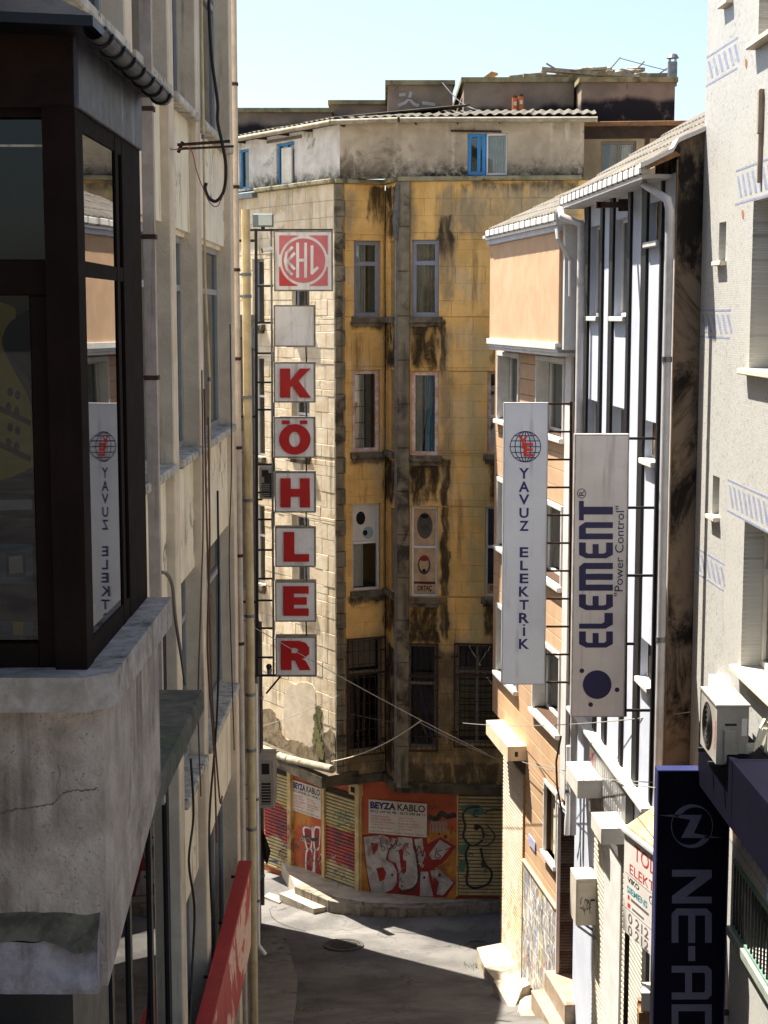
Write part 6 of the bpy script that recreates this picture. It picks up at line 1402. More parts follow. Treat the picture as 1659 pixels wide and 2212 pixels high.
o = thing('rusty_wall_bracket', 'short rusty iron bracket high on the white striped facade', 'bracket', BF.pt(BF.U(1330, 442), BF.Z(1330, 442), .1))
q_ = onY(1292, 443, 20.6); obj('arm', MB().bar(q_, onY(1346, 442, 20.6), .08, .07), RUST, o); obj('end_plate', MB().bar(onY(1346, 430, 20.6), onY(1346, 456, 20.6), .05, .12), RUST, o); obj('tip', MB().bar(onY(1292, 436, 20.6), onY(1292, 449, 20.6), .08, .06), RUST, o)
# shops along the foot of the white building: sign board, hoods, shutters
LGM = M('pale_metal_hood', (206, 202, 194), (190, 186, 176), 3, .55, .08, streak=((150, 142, 128), .35, 12))
def hoodbox(ox0, oy0, ox1, oy1, oyb, d, label=None):
    u0, u1 = BF.U(ox0, oy0, d), BF.U(ox1, oy1, d); zt = BF.Z(ox1, oy1, d); zb = BF.Z(ox1, oyb, d)
    obj('shutter_hood', MB().fbox(BF, u0, u1, zb, zt, .0, d, .008), LGM, wb); return u0, u1, zb, zt
h1 = hoodbox(1222, 1641, 1248, 1686, 1726, .46); h2 = hoodbox(1277, 1746, 1299, 1790, 1826, .46)
ROLL = M('perforated_roller', (190, 182, 164), (168, 160, 142), 3, .5, .1, 60, streak=((130, 120, 100), .4, 10))
slats_stuff(BF, h1[0] + .06, h1[1] - .02, 1.8, h1[2], .03, ROLL, wb, .075); slats_stuff(BF, h2[0] + .1, h2[1] + .6, 1.9, h2[2], .03, ROLL, wb, .075)
obj('pier', MB().fbox(BF, h1[1] - .02, h2[0] + .1, 1.5, h2[3], .0, .07, .01), WTR, wb)
obj('pier', MB().fbox(BF, h2[1] + .62, h2[1] + .85, 1.5, zrail - .06, .0, .05, .01), M('dark_pier', (60, 58, 56), (46, 44, 42), 3, .7, .2), wb)
sgn = thing('grey_shop_board', 'grey shop board with worn pale lettering above the roller shutters', 'sign', BF.pt(2, zrail - 1, .1))
us0, us1 = BF.U(1274, 1580, .12), BF.U(1352, 1700, .12); zs1 = zrail - .07; zs0 = zs1 - 1.05
obj('board', MB().fbox(BF, us0, us1, zs0, zs1, .02, .12, .006), M('grey_board', (112, 112, 112), (92, 92, 92), 4, .4, .05), sgn)
wm = flat('worn_pale_letters', (206, 206, 206), .5)
for r in range(3):
    x = us0 + .55
    while x < us1 - .25:
        w_i = random.uniform(.05, .12); lm = MB(); z = zs1 - .28 - r * .26
        lm.strip(BF, [(x, z), (x, z + .16)], .02, .123); lm.strip(BF, [(x + w_i * .5, z), (x + w_i * .5, z + .16)], .018, .123); lm.strip(BF, [(x, z + (.15 if r % 2 else .08)), (x + w_i * .5, z + (.15 if r % 2 else .08))], .018, .1235)
        o_ = obj('worn_letter', lm, wm, sgn); o_['kind'] = 'stuff'; x += w_i + .05
lm = MB(); lm.strip(BF, csmooth([(us0 + .18, zs1 - .12), (us0 + .24, zs1 - .3), (us0 + .18, zs1 - .45), (us0 + .25, zs1 - .7)], 4, False), .07, .124); obj('red_mark', lm, SRED, sgn)
# grey meter cabinet
mt = thing('meter_cabinet', 'grey steel utility cabinet with black scribbles on a wall bracket', 'cabinet', BF.pt(.4, 3.4, .15))
md = .34; mu0, mu1 = BF.U(1232, 1866, md), BF.U(1245, 1899, md); mz1, mz0 = BF.Z(1245, 1899, md), BF.Z(1245, 2003, md)
CAB = M('cabinet_grey', (196, 190, 176), (180, 172, 158), 3, .5, .06, streak=((140, 130, 112), .4, 10))
obj('case', MB().fbox(BF, mu0, mu1, mz0, mz1, .03, md, .008), CAB, mt); FCb = Frame(BF.pt(mu1, 0, 0), -BF.n)
obj('door', MB().fbox(FCb, -md + .02, -.05, mz0 + .03, mz1 - .05, 0, .008, .003), CAB, mt)
for k in range(16):
    a = random.uniform(-md + .05, -.12); z = random.uniform(mz0 + .2, mz1 - .28); lm = MB(); pts = [(a + random.uniform(-.03, .03), z + random.uniform(-.06, .06)) for _ in range(4)]; lm.strip(FCb, csmooth(pts, 4, False), .006, .0095); o_ = obj('scribble', lm, GBLK, mt); o_['kind'] = 'stuff'
obj('handle', MB().fbox(FCb, -.13, -.07, (mz0 + mz1) / 2 + .02, (mz0 + mz1) / 2 + .045, .009, .02), BLACKM, mt); obj('strut', MB().bar(BF.pt(mu1 - .05, mz0 - .02, md - .04), BF.pt(mu1 - .05, mz0 - .25, .0), .03), STEEL, mt); obj('strut', MB().bar(BF.pt(mu0 + .05, mz0 - .02, md - .04), BF.pt(mu0 + .05, mz0 - .25, .0), .03), STEEL, mt)
pipe('vent_pipe', 'white plastic pipe with an elbow above the meter cabinet', [BF.pt(.30, 5.9, .16), BF.pt(.30, mz1 + .45, .16), BF.pt(.34, mz1 + .30, .18), BF.pt(.34, mz1 + .1, .18)], .045, PVC, [BF.pt(.30, 5.2, .16)], STEEL, wall=BF.n * -.15)
wire('cable', 'black cable hanging down beside the orange door', [BF.pt(.1 + .0, z, d) for z, d in ((6.0, .25), (5.6, .32), (5.2, .3), (4.8, .22), (4.5, .14))], .016, BLK)
# ---- projecting signs
def blade(F, x0, x1, y0, y1, th, name, label, mat, rim=None):
    ym = (y0 + y1) / 2; a, b = F.U(x0, ym), F.U(x1, ym); c, e = F.Z((x0 + x1) / 2, y1), F.Z((x0 + x1) / 2, y0)
    t = thing(name, label, 'sign', F.pt((a + b) / 2, c, -th / 2)); obj('panel', MB().fbox(F, a + .012, b - .012, c + .012, e - .012, -th + .004, -.004), mat, t)
    rm_ = rim or mat
    for q in ((a, b, e - .014, e), (a, b, c, c + .014), (a, a + .014, c + .014, e - .014), (b - .014, b, c + .014, e - .014)): obj('edge', MB().fbox(F, *q, -th, 0, .002), rm_, t)
    return t
FYV = FY(23.6); SGW = M('pale_grey_sign_face', (232, 234, 238), (222, 224, 229), 1.5, .45, .02, 20, streak=((190, 188, 186), .5, 8)); EDG = flat('silver_edge', (176, 178, 182), .4, .3)
yv = blade(FYV, 1086, 1181, 870, 1479, .14, 'blade_sign', 'tall pale blade sign with a globe emblem and blue letters running down', SGW, EDG)
NB = flat('sign_navy', (40, 44, 104), .4); RB = flat('sign_bright_red', (226, 52, 36), .4)
gx_, gy_, gr_ = 1135, 965, 33
gw = 1.9 / FPX * 23.5
def gl(pts): stroke_px(FYV, pts, gw, .001, NB, yv, 'globe_line')
gl([(gx_ + gr_ * math.cos(a), gy_ + gr_ * math.sin(a)) for a in [i * math.pi / 18 for i in range(37)]])
for k in (.33, .68): gl([(gx_ + gr_ * k * math.cos(a), gy_ + gr_ * math.sin(a)) for a in [i * math.pi / 12 for i in range(25)]])
gl([(gx_, gy_ - gr_), (gx_, gy_ + gr_)])
for v in (-.72, -.38, 0, .38, .72): w_ = gr_ * math.sqrt(1 - v * v); gl([(gx_ - w_, gy_ + gr_ * v), (gx_ + w_, gy_ + gr_ * v)])
def letter(F, s, x0, x1, y0, y1, d, mat, par, bold=.02, rot=0, name='letter'):
    ym, xm = (y0 + y1) / 2, (x0 + x1) / 2; m = MB(); text(m, F, s, F.U(x0, ym), F.U(x1, ym), F.Z(xm, y1), F.Z(xm, y0), d, bold, rot); return obj(name, m, mat, par, kind='stuff' if name == 'lettering' else None)
letter(FYV, 'Y', 1119, 1141, 941, 969, .003, RB, yv, .03); letter(FYV, 'E', 1131, 1152, 957, 986, .003, RB, yv, .03)
for ch, y0, y1, w_ in (('Y', 1011, 1034, 11), ('A', 1040, 1063, 11.5), ('V', 1068, 1090, 11.5), ('U', 1097, 1119, 10), ('Z', 1125, 1147, 10), ('E', 1182, 1204, 9.5), ('L', 1211, 1232, 8.5), ('E', 1239, 1260, 9.5), ('K', 1267, 1289, 11), ('T', 1296, 1317, 10), ('R', 1324, 1346, 11), ('K', 1380, 1402, 11)): letter(FYV, ch, 1132 - w_, 1132 + w_, y0, y1, .001, NB, yv, .025)
flatpx(FYV, [[(1129.6, 1355), (1134.4, 1355), (1134.4, 1374), (1129.6, 1374)]], .001, NB, yv, 'letter'); flatpx(FYV, [[(1129.6, 1348.5), (1134.4, 1348.5), (1134.4, 1352), (1129.6, 1352)]], .001, NB, yv, 'letter_dot')
po_ = obj('pole', MB().bar(FYV.pt(*FYV.uz(1235, 868), -.07), FYV.pt(*FYV.uz(1232, 1482), -.07), .04, .04, up=(0, 1, 0)), RUST, yv)
for k in range(11): y = 873 + k * 60.3; obj('arm', MB().bar(FYV.pt(*FYV.uz(1181, y), -.07), FYV.pt(*FYV.uz(1233, y), -.07), .028, .028), RUST, yv)
for y in (873, 1170, 1470): p_ = FYV.pt(*FYV.uz(1235, y), -.07); obj('wall_arm', MB().bar(p_, p_ + Vector((.42, 0, 0)), .03, .03), STEEL, yv)
FEL = FY(19.1); SGB = M('beige_grey_sign_face', (224, 216, 210), (210, 202, 196), 1.8, .5, .02, 20, streak=((176, 166, 156), .55, 9))
es = blade(FEL, 1237.5, 1354, 938, 1549, .14, 'blade_sign', 'wide beige blade sign with dark blue lettering reading upward', SGB, M('worn_sign_edge', (176, 172, 170), (140, 132, 124), 6, .6, .1))
NV = flat('sign_dark_navy', (34, 32, 78), .4)
GL_ = {'E': [[(0, .2), (.22, 0), (1, 0), (1, .2), (.38, .2), (.3, .27), (.3, .42), (.9, .42), (.9, .6), (.3, .6), (.3, .73), (.38, .8), (1, .8), (1, 1), (.22, 1), (0, .8)]], 'L': [[(0, 1), (0, .22), (.26, 0), (1, 0), (1, .25), (.42, .25), (.32, .34), (.32, 1)]],
       'm': [[(0, 0), (0, 1), (.86, 1), (1, .86), (1, 0), (.78, 0), (.78, .8), (.61, .8), (.61, 0), (.39, 0), (.39, .8), (.22, .8), (.22, 0)]], 'n': [[(0, 0), (0, 1), (.75, 1), (1, .82), (1, 0), (.66, 0), (.66, .8), (.34, .8), (.34, 0)]], 'T': [[(.3, 0), (.3, .86), (-.0, .86), (-.0, 1), (1, 1), (1, .86), (.7, .86), (.7, 0)]]}
for ch, ylo, yhi in (('E', 1399, 1364), ('L', 1358, 1324), ('E', 1318, 1284), ('m', 1276, 1216), ('E', 1206, 1172), ('n', 1165, 1128), ('T', 1124, 1082)):
    flatpx(FEL, [[(1324 - b_ * 73, ylo + (yhi - ylo) * a_) for a_, b_ in p] for p in GL_[ch]], .001, NV, es, 'letter')
letter(FEL, '"Power Control"', 1328, 1347, 1093, 1288, .001, NV, es, .0, 90, 'lettering'); letter(FEL, 'R', 1251, 1262, 1060, 1071, .001, NV, es, .0, 90)
stroke_px(FEL, [(1256.5 + 9 * math.cos(a), 1066 + 10 * math.sin(a)) for a in [i * math.pi / 12 for i in range(25)]], .008, .001, NV, es, 'ring')
for x, y, r in ((1290, 1479, 31), (1257, 1449, 5), (1333, 1490, 5), (1276, 1522, 5)): flatpx(FEL, [[(x + r * math.cos(a), y + r * math.sin(a)) for a in [i * math.pi / 18 for i in range(36)]]], .001, NV, es, 'dot')
obj('pole', MB().bar(FEL.pt(*FEL.uz(1358, 960), -.10), FEL.pt(*FEL.uz(1353, 1552), -.10), .035, .035, up=(0, 1, 0)), BLACKM, es)
for y, x1 in ((948, 1426), (1098, 1426), (1245, 1426), (1393, 1372), (1537, 1424)): obj('arm', MB().bar(FEL.pt(*FEL.uz(1354, y), -.06), FEL.pt(*FEL.uz(x1, y), -.06), .03, .03), BLACKM, es)

# ================================================================ RIGHT: mosaic tiled building
M1 = (hx(1513, 18.35), 18.35); M2 = (hx(1580, 17.0), 17.0); M3 = (M2[0] + .0162 * 6.6, 10.4)
ML = F2(M1, M2); MR = F2(M2, M3); LML = (Vector(M2) - Vector(M1)).length; LMR = (Vector(M3) - Vector(M2)).length
def mosaic():
    n = NT('small_mosaic_tile'); X, Yc, Z = n.sep()
    cv = n.node('ShaderNodeCombineXYZ'); n.L(Yc, cv.inputs[0]); n.L(Z, cv.inputs[1])
    b = n.node('ShaderNodeTexBrick'); n.L(cv.outputs[0], b.inputs['Vector']); b.offset = .5
    b.inputs['Scale'].default_value = 1.0; b.inputs['Brick Width'].default_value = .048; b.inputs['Row Height'].default_value = .024; b.inputs['Mortar Size'].default_value = .003; b.inputs['Mortar Smooth'].default_value = .3
    b.inputs['Color1'].default_value = (*lin((188, 188, 185)), 1); b.inputs['Color2'].default_value = (*lin((172, 172, 168)), 1); b.inputs['Mortar'].default_value = (*lin((158, 156, 150)), 1)
    v = n.node('ShaderNodeTexVoronoi'); n.L(cv.outputs[0], v.inputs['Vector']); v.inputs['Scale'].default_value = 38
    sp = n.node('ShaderNodeSeparateColor'); n.L(v.outputs['Color'], sp.inputs[0])
    c = n.mix(n.math('MULTIPLY', n.ramp(sp.outputs[0], .93, .94), .5), b.outputs['Color'], lin((110, 104, 96)))
    c = n.mix(n.math('MULTIPLY', n.ramp(n.noise(.9, 6, .65), .4, .66), .5), c, lin((184, 182, 174)))
    c = n.mix(n.math('MULTIPLY', n.ramp(n.noise(4, 6, .6, stretch=(1, 1, .06)), .56, .75), .4), c, lin((168, 160, 146)))
    return n.bsdf(c, .45, 0, .4, b.outputs['Fac'], -.4, .004)
MOS = mosaic()
mb_ = thing('mosaic_building', 'pale mosaic tiled apartment building with blue striped bands on the right', 'building', (4.2, 10, 2))
uw0 = MR.U(1621, 680); zs_ = [(MR.Z(1629, 97), MR.Z(1629, 97) + 2.0), (MR.Z(1620, 796), MR.Z(1622, 436)), (MR.Z(1612, 1450), MR.Z(1613, 1128))]
WM = [(uw0, uw0 + 1.7, a, b) for a, b in zs_] + [(uw0 + 2.6, uw0 + 4.3, a, b) for a, b in zs_]
us0_, us1_ = MR.U(1587, 1900), MR.U(1587, 1900) + 1.75; zsh = (MR.Z(1587, 2005), MR.Z(1587, 1852)); WM.append((us0_, us1_, *zsh))
usl0, usl1 = ML.U(1553, 520), ML.U(1568, 520); SL = [(usl0, usl1, ML.Z(1560, 564), ML.Z(1560, 480)), (usl0, usl1, ML.Z(1550, 1116), ML.Z(1550, 1030)), (usl0, usl1, ML.Z(1566, 8), ML.Z(1566, -80))]
ZMT = 18.6
obj('wall', wallmb(MR, 0, LMR, 0, ZMT, WM, 0, .28), MOS, mb_); obj('wall', wallmb(ML, 0, LML, 0, ZMT, SL, 0, .28), MOS, mb_)
obj('body', MB().slab([(M1[0] + .5, M1[1] - .02), (M2[0] + 1.6, M2[1]), (M3[0] + 1.6, M3[1]), (M3[0] + 8, M3[1]), (M1[0] + 8, M1[1] - .02)], ZMT, 0), MOS, mb_)
obj('end_wall', MB().slab([(M1[0] + .002, M1[1]), (M1[0] + .9, M1[1]), (M1[0] + .9, M1[1] - .3), (M1[0] + .05, M1[1] - .3)], ZMT, 0), MOS, mb_)
for h in WM[:6]:
    obj('sill', MB().fbox(MR, h[0] - .10, h[1] + .10, h[2] - .06, h[2] - .001, -.25, .10, .01), M('cream_marble_sill', (222, 212, 192), (204, 192, 170), 4, .6, .1), mb_)
    w = window(MR, h[0], h[1], h[2], h[3], -.20, mb_, M('cream_pvc', (214, 208, 196), (202, 196, 184), 3, .5, .05), .075, .07, cols=(.35, .68), rows=(.66,), glass=glassmat('pale_green_glass', (170, 190, 186)))
    curtain(MR, h[0] + .08, h[1] - .08, h[2] + .08, h[3] - .08, -.34, w, M('grey_green_blind', (150, 160, 154), (132, 142, 138), 3, .8, .05), .004, 5)
for h in SL:
    obj('sill', MB().fbox(ML, h[0] - .04, h[1] + .04, h[2] - .05, h[2] - .001, -.2, .07, .008), MATS['cream_marble_sill'], mb_); obj('slot_back', MB().fbox(ML, h[0], h[1], h[2], h[3], -.3, -.26), ROOM, mb_)
BLT = M('blue_mosaic', (122, 132, 164), (150, 156, 176), 14, .5, .2, 60)
def band(F, u0, u1, z0, z1, n, lean):
    obj('band_line', MB().fbox(F, u0, u1, z1 - .012, z1 + .008, -.001, .002), BLT, mb_); obj('band_line', MB().fbox(F, u0, u1, z0 - .008, z0 + .012, -.001, .002), BLT, mb_)
    for i in range(n):
        a = u0 + (u1 - u0) * (i + .25) / n; w = (u1 - u0) / n * .42; lean = (u1 - u0) / n * .85; zt = z1 - (z1 - z0) * .17; zb = z0 + (z1 - z0) * .17
        m = MB(); m.quad(F.pt(a + lean, zb, .002), F.pt(a + lean + w, zb, .002), F.pt(a + w, zt, .002), F.pt(a, zt, .002)); obj('band_stripe', m, BLT, mb_)
for ya, yb_, x in ((118, 180, 1536), (670, 727, 1512), (1180, 1234, 1500)): band(ML, .0, LML - .03, ML.Z(x, yb_), ML.Z(x, ya), 6, .07)
for ya, yb_, x, ex in ((370, 442, 1588, 4.5), (1038, 1106, 1578, 4.5)): band(MR, .03, 6.4, MR.Z(x, yb_), MR.Z(x, ya), 31, .06)
band(MR, .03, 6.4, zsh[1] + .12, zsh[1] + .62, 31, .06)
# shop window grille
obj('window_board', MB().fbox(MR, us0_ - .03, us1_ + .03, zsh[0] - .09, zsh[0] - .002, -.2, .07), M('grey_green_sill', (150, 158, 146), (130, 138, 126), 4, .6, .1), mb_)
w = window(MR, us0_, us1_, *zsh, -.2, mb_, M('green_frame', (110, 140, 126), (90, 118, 106), 4, .5, .05), .06, .06, cols=(.5,), glass=GLASSD)
gro = obj('grille', MB().fbox(MR, us0_, us1_, zsh[1] - .04, zsh[1] - .001, .0, .03).fbox(MR, us0_, us1_, zsh[0], zsh[0] + .03, .0, .03), MATS['green_frame'], mb_)
for i in range(14): block('bar', MR, us0_ + .04 + i * .125, us0_ + .06 + i * .125, zsh[0] + .03, zsh[1] - .04, .0, .02, BLACKM, gro, 0)
# broken board and rust marks
o = thing('broken_conduit', 'broken grey and rust conduit length fixed to the mosaic wall', 'conduit', MR.pt(MR.U(1640, 390), MR.Z(1640, 396), .03))
ub = MR.U(1640, 290, .03); obj('upper_length', MB().fbox(MR, ub - .035, ub + .035, MR.Z(1640, 292), MR.Z(1640, 198), .0, .05, .01), M('aged_grey_plastic', (160, 146, 128), (140, 124, 104), 4, .7, .1), o); obj('lower_length', MB().fbox(MR, ub - .02, ub + .03, MR.Z(1640, 396), MR.Z(1640, 293), .0, .04, .01), MATS['aged_grey_plastic'], o); obj('rust_strip', MB().fbox(MR, ub - .06, ub - .022, MR.Z(1640, 385), MR.Z(1640, 290), .0, .02), M('orange_rust', (176, 116, 70), (140, 88, 52), 6, .9, .2), o)
for x, y in ((1612, 136), (1605, 462)):
    m = MB(); art(m, MR, [csmooth([MR.uz(x - 2, y - 8), MR.uz(x + 2, y - 7), MR.uz(x + 2.5, y + 4), MR.uz(x, y + 12), MR.uz(x - 2, y + 3)], 3)], .003); obj('rust_mark', m, MATS['orange_rust'], mb_)
# air conditioner
Fc = FY(15.0); ax0, ax1 = Fc.U(1548, 1580), Fc.U(1617, 1580); az0, az1 = Fc.Z(1580, 1651), Fc.Z(1580, 1527); AY = .76
ac = thing('air_conditioner', 'white air conditioner with looped hoses on the mosaic wall', 'air conditioner', Vector(((ax0 + ax1) / 2, 15.4, az0)), 'air conditioners')
obj('casing', MB().slab([(ax0, 15.0), (ax1, 15.0), (ax1, 15.0 + AY), (ax0, 15.0 + AY)], az1, az0), ACG, ac)
obj('lid', MB().slab([(ax0 - .012, 14.988), (ax1 + .012, 14.988), (ax1 + .012, 15.012 + AY), (ax0 - .012, 15.012 + AY)], az1 + .02, az1 + .001), ACG, ac)
Fn = Frame((ax0, 15.0, 0), (0, -1, 0)); cu_, cz_ = -AY * .56, (az0 + az1) / 2 - .01
m = MB(); art(m, Fn, [[(cu_ + .235 * math.cos(a), cz_ + .235 * math.sin(a)) for a in [i * math.pi / 16 for i in range(32)]]], .004); obj('fan_opening', m, BLACKM, ac)
for k in range(1, 5): obj('fan_guard', ring(Fn.pt(cu_, cz_, .006), Fn.n, .05 * k, .05 * k + .008, .008), BLACKM, ac)
for k in range(5):
    a = k * 2 * math.pi / 5; m = MB(); m.quad(Fn.pt(cu_, cz_, .005), Fn.pt(cu_ + .21 * math.cos(a), cz_ + .21 * math.sin(a), .005), Fn.pt(cu_ + .2 * math.cos(a + .6), cz_ + .2 * math.sin(a + .6), .005), Fn.pt(cu_ + .05 * math.cos(a + .8), cz_ + .05 * math.sin(a + .8), .005)); obj('fan_blade', m, flat('fan_grey', (60, 60, 62), .5), ac)
w_ = ax1 - ax0
obj('service_cover', MB().fbox(Fc, ax0 + w_ * .22, ax0 + w_ * .68, az0 + .02, az0 + .34, .0, .03, .01), ACG, ac); obj('hand_grip', MB().fbox(Fc, ax0 + w_ * .26, ax0 + w_ * .62, az0 + .38, az0 + .40, .0, .006), BLACKM, ac); obj('rating_plate', MB().fbox(Fc, ax0 + w_ * .78, ax0 + w_ * .95, az0 + .28, az0 + .45, .0, .003), PANEL, ac)
m = MB(); text(m, Fn, 'TOSHIBA', -.10, -.03, az0 + .14, az0 + .42, .003, .02, 90); obj('lettering', m, flat('faded_red_print', (206, 120, 116), .5), ac, kind='stuff')
for yy in (15.12, 15.62): obj('bracket', MB().bar((ax0 - .05, yy, az0 - .025), (3.75, yy, az0 - .025), .035, .04), BLACKM, ac); obj('bracket_foot', MB().ball((ax0 + .03, yy, az0 - .005), .03, 8, (1.3, 1, .6)), BLACKM, ac)
for k in range(4):
    x0 = ax1 - .02; pts = [(x0, 15.02, az0 + .10 + .03 * k), (x0 + .06 + .02 * k, 14.93, az0 + .16 + .02 * k), (x0 + .12 + .02 * k, 14.95, az0 + .36), (x0 + .17 + .02 * k, 15.0, az0 + .44 - .03 * k), (x0 + .22, 15.05, az0 + .34), (x0 + .20, 15.06, az0 + .05 * k), (x0 + .26, 15.1, az0 - .05)]
    obj('hose', MB().tube([Vector((a_, b_, c_)) for a_, b_, c_ in pts], .016, 6), M('hose_white', (222, 216, 196), (206, 198, 174), 4, .6, .05), ac, smooth=True)
o = obj('wall_plate', MB().fbox(MR, MR.U(1540, 1480, .05) , MR.U(1565, 1480, .05), MR.Z(1552, 1500, .05), MR.Z(1552, 1468, .05), .0, .10), PVC); tag(o, 'small white box on the wall above the white air conditioner', 'box')
# ---- dark vertical sign, navy fascia
FN = FY(16.2); NAV = M('navy_black_panel', (9, 9, 26), (7, 7, 20), 2, .75, .02, 20, spec=.06); NAVT = flat('navy_edge', (40, 46, 90), .4)
ns = blade(FN, 1414, 1571, 1664, 2300, .18, 'blade_sign', 'black navy blade sign with grey letters reading downward, lower right', NAV, NAVT)
GRL = flat('grey_lettering', (78, 79, 100), .5, 0, .2)
def nq(x, y): return (1327.2 + x * .2749, 1603.7 + y * .2749)
def nl(polys, name='letter'): flatpx(FN, [[nq(x, y) for x, y in p] for p in polys], .002, GRL, ns, name)
nl([[(453, 1000), (765, 1000), (765, 1062), (565, 1212), (765, 1212), (765, 1265), (453, 1265), (453, 1205), (655, 1055), (453, 1055)]])
nl([[(450, 1575), (450, 1345), (490, 1305), (725, 1305), (765, 1345), (765, 1575), (712, 1575), (712, 1360), (635, 1360), (635, 1575), (580, 1575), (580, 1360), (503, 1360), (503, 1575)]])
nl([[(580, 1600), (635, 1600), (635, 1718), (580, 1718)]], 'hyphen')
nl([[(450, 1755), (730, 1755), (765, 1790), (765, 1985), (730, 2020), (450, 2020), (450, 1965), (555, 1965), (555, 1810), (450, 1810)], [(610, 1810), (700, 1810), (712, 1822), (712, 1953), (700, 1965), (610, 1965)]])
nl([[(450, 2058), (765, 2058), (765, 2290), (712, 2330), (503, 2330), (450, 2290)], [(503, 2112), (712, 2112), (712, 2270), (503, 2270)]])
nl([[(345, 573), (480, 568), (690, 570), (625, 712), (740, 736), (860, 747), (740, 752), (525, 750), (598, 608), (480, 588)]], 'emblem_bolt')
def cres(a0, a1, wmax, peak):
    o_, i_ = [], []
    for k in range(25):
        a = math.radians(a0 + (a1 - a0) * k / 24); t = k / 24; w = 6 + (wmax - 6) * max(0, 1 - abs(t - peak) * 2.2); o_.append((610 + 165 * math.cos(a), 658 - 172 * math.sin(a))); i_.append((610 + (165 - w) * math.cos(a), 658 - (172 - w) * math.sin(a)))
    return o_ + i_[::-1]
nl([cres(150, -28, 44, .12)], 'emblem_ring'); nl([cres(-30, -212, 44, .12)], 'emblem_ring')
obj('wall_arm', MB().bar(FN.pt(*FN.uz(1560, 1700), -.09), FN.pt(*FN.uz(1560, 1700), -.09) + Vector((.5, 0, 0)), .04), BLACKM, ns); obj('wall_arm', MB().bar(FN.pt(*FN.uz(1560, 2195), -.09), FN.pt(*FN.uz(1560, 2195), -.09) + Vector((.8, 0, 0)), .05), BLACKM, ns)
obj('support_pole', MB().bar(FN.pt(*FN.uz(1592, 1690), -.09), FN.pt(*FN.uz(1589, 2300), -.09), .03, .03, up=(0, 1, 0)), flat('dark_red_pole', (70, 30, 28), .5), ns)
nf = thing('navy_fascia', 'dark navy shop fascia running along the mosaic wall toward the viewer', 'fascia', MR.pt(3, MR.Z(1575, 1787, .4), .4))
zf0, zf1 = MR.Z(1575, 1786, .4), MR.Z(1606, 1672, .4)
for k in range(3): obj('panel', MB().fbox(MR, .75 + k * 1.5 + .004, .75 + (k + 1) * 1.5 - .004, zf0, zf1, .02, .4, .006), NAV, nf)
obj('blue_trim', MB().fbox(MR, 3.7, 5.2, zf0 - .16, zf0 - .002, .3, .415, .004), flat('bright_blue_trim', (60, 92, 190), .4), nf)
# ---- small electrical shop board
T0 = (hx(1347, 18.0, 1900), 18.0); T1 = (hx(1452, 16.75, 1900), 16.75); FT = F2(T0, T1); LT = (Vector(T1) - Vector(T0)).length
tb = thing('electrician_board', 'white electrical shop board with red lettering half hidden by the navy sign', 'sign', FT.pt(.5, FT.Z(1349, 2010), 0))
tz1, tz0 = FT.Z(1349, 1796), FT.Z(1349, 2012); H_ = tz1 - tz0
obj('board', MB().fbox(FT, 0, LT, tz0, tz1, -.03, 0, .003), M('white_shop_board', (224, 219, 212), (212, 206, 198), 3, .5, .03), tb); obj('top_rail', MB().fbox(FT, -.03, LT, tz1 + .001, tz1 + .045, -.06, .03, .005), WTR, tb)
def tt(s, a, b, c, e, mat, bold=0.0, name='lettering'): m = MB(); text(m, FT, s, LT * a, LT * b, tz0 + H_ * c, tz0 + H_ * e, .002, bold); obj(name, m, mat, tb, kind='stuff')
RDL = flat('sign_red_serif', (206, 56, 56), .5); TEAL = flat('teal_print', (60, 150, 160), .5); GRP = flat('grey_print', (110, 106, 110), .5)
tt('TOLGA', .22, .98, .80, .95, RDL); tt('ELEKTRİK', .13, 1.0 - .02, .63, .76, RDL); tt('VIKO', .09, .34, .53, .585, BLP, .02); tt('GRE', .55, .78, .50, .58, GRP, .01); tt('SIEMENS', .08, .52, .425, .49, TEAL, .02); tt('0 212 25', .12, .80, .13, .23, GRP, .01); tt('0 212 23', .12, .80, .01, .11, GRP, .01)
for (a, b, c, e, mt_) in ((.10, .14, .36, .40, RDL), (.17, .55, .365, .39, GRP), (.10, .16, .28, .32, RDL), (.20, .45, .285, .305, GRP), (.04, .97, .255, .258, GRP), (.04, .97, .605, .608, GRP)): obj('printed_bar', MB().fbox(FT, LT * a, LT * b, tz0 + H_ * c, tz0 + H_ * e, .0005, .0018), mt_, tb)
cn = MB(); p0, p1 = FT.pt(0, tz1 + .046, -.02), FT.pt(LT, tz1 + .046, -.02); q1 = Vector((3.55, 18.05, tz1 + .55)); q2 = Vector((3.9, 16.75, tz1 + .55))
for k in range(3):
    a0, a1 = k / 3 + .004, (k + 1) / 3 - .004; A, Bq, Cq, Dq = p0.lerp(q1, a0), p1.lerp(q2, a0), p1.lerp(q2, a1), p0.lerp(q1, a1); up_ = Vector((0, 0, .025))
    obj('canopy_board', MB().hexa([A, Bq, Cq, Dq, A + up_, Bq + up_, Cq + up_, Dq + up_]), M('tan_plywood', (206, 168, 124), (184, 144, 100), 4, .8, .15), tb)  # canopy boards in plain tan plywood
obj('leg', MB().bar(FT.pt(.02, tz1, -.05), FT.pt(.02, 3.0, -.05), .05, .05, up=(0, 1, 0)), BLACKM, tb)
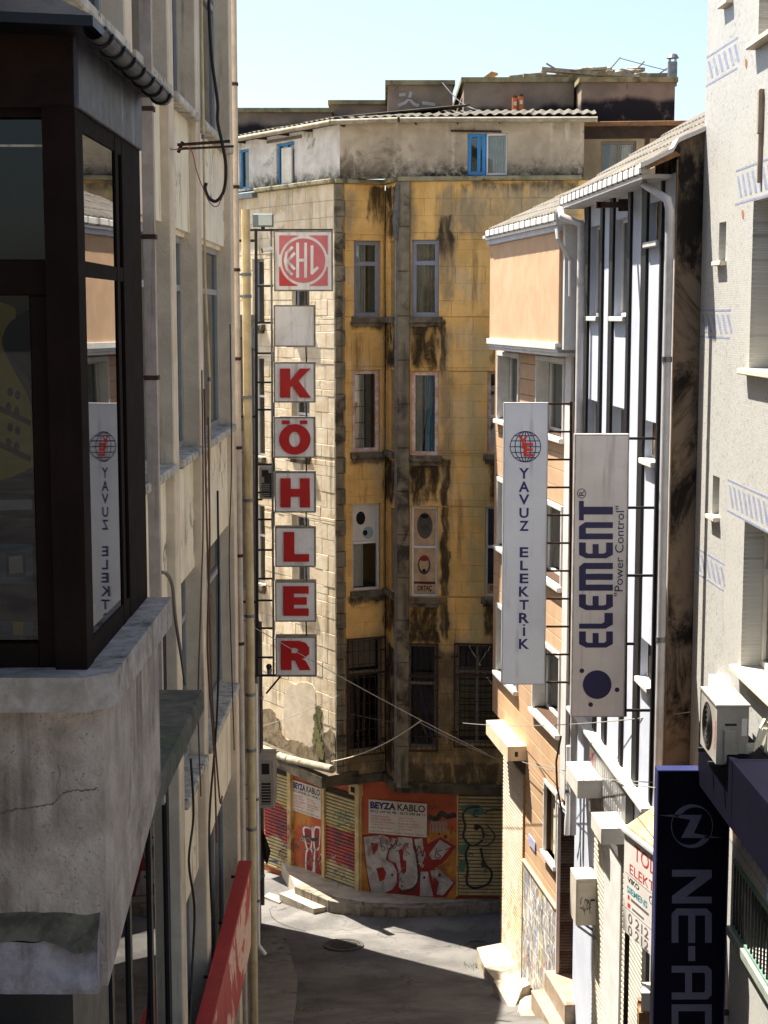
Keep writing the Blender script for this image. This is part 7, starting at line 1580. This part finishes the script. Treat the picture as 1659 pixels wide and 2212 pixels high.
# plank / white box stacked below
o = obj('white_box', MB().slab([(hx(1385, 17.6, 2160), 17.6), (hx(1420, 17.6, 2160), 17.6), (hx(1420, 17.9, 2160), 17.9), (hx(1385, 17.9, 2160), 17.9)], onY(1400, 2145, 17.6).z, onY(1400, 2185, 17.6).z), PANEL); tag(o, 'small white carton behind the navy blade sign', 'carton')
o = obj('crate_stand', MB().slab([(hx(1380, 17.6, 2160), 17.58), (hx(1440, 17.6, 2160), 17.58), (hx(1440, 17.9, 2160), 18.0), (hx(1380, 17.9, 2160), 18.0)], onY(1400, 2185, 17.6).z - .004, 3.0), WOOD); tag(o, 'wooden stand under the white carton at lower right', 'stand')
# ================================================================ overhead wires
GW = flat('grey_wire', (150, 146, 140), .6)
def sagwire(label, p, q, sag, r=.006, mat=None): return wire('overhead_wire', label, subdiv_path(p, q, 16, sag), r, mat or GW, 'wire')
sagwire('thin wire crossing from the downpipe over the red letter R to the right side', onY(521, 1339, 23.0), onY(1052, 1628, 29.5), .05)
sagwire('pale rope sagging in front of the barred windows', onY(716, 1645, 32.2), onY(910, 1556, 31.8), .14, .013, M('rope', (206, 196, 172), (180, 170, 146), 9, .9, .1))
sagwire('thin wire from the rope end down to the orange building', onY(905, 1560, 31.8), onY(1075, 1640, 30.0), .03, .007)
sagwire('nearly level wire above the shutter hood on the right', onY(1000, 1562, 29.9), onY(1492, 1538, 17.9), .1, .006)
sagwire('wire running past the white hood to the striped building', onY(1100, 1635, 28.5), onY(1412, 1690, 18.3), .1, .006)
sagwire('lower wire across the roller shutters to the navy sign', onY(1137, 1640, 28), onY(1416, 1702, 16.3), .05, .006)
sagwire('faint wire across the left limestone wall', onY(575, 1480, 33.6), onY(850, 1560, 32.5), .1, .006)
sagwire('second faint wire low across the left limestone wall', onY(560, 1570, 33.6), onY(735, 1500, 32.4), .06, .006)
wire('road_cable', 'loose cable curling on the sunlit road by the steps', [Vector((q.x, q.y, ground_z(q.x, q.y) + .02)) for q in (onZ(x, y, 0) for x, y in csmooth([(582, 1950), (590, 1970), (625, 1995), (660, 2010)], 5, False))], .004, BLK)
wire('cable', 'brown cable hanging down the edge of the far roller shutter', [OF.pt(ush0 - .05, z, -.1 + .02 * math.sin(z * 3)) for z in (4.6, 4.1, 3.6, 3.1, 2.6, 2.1)], .012, BROWNW)
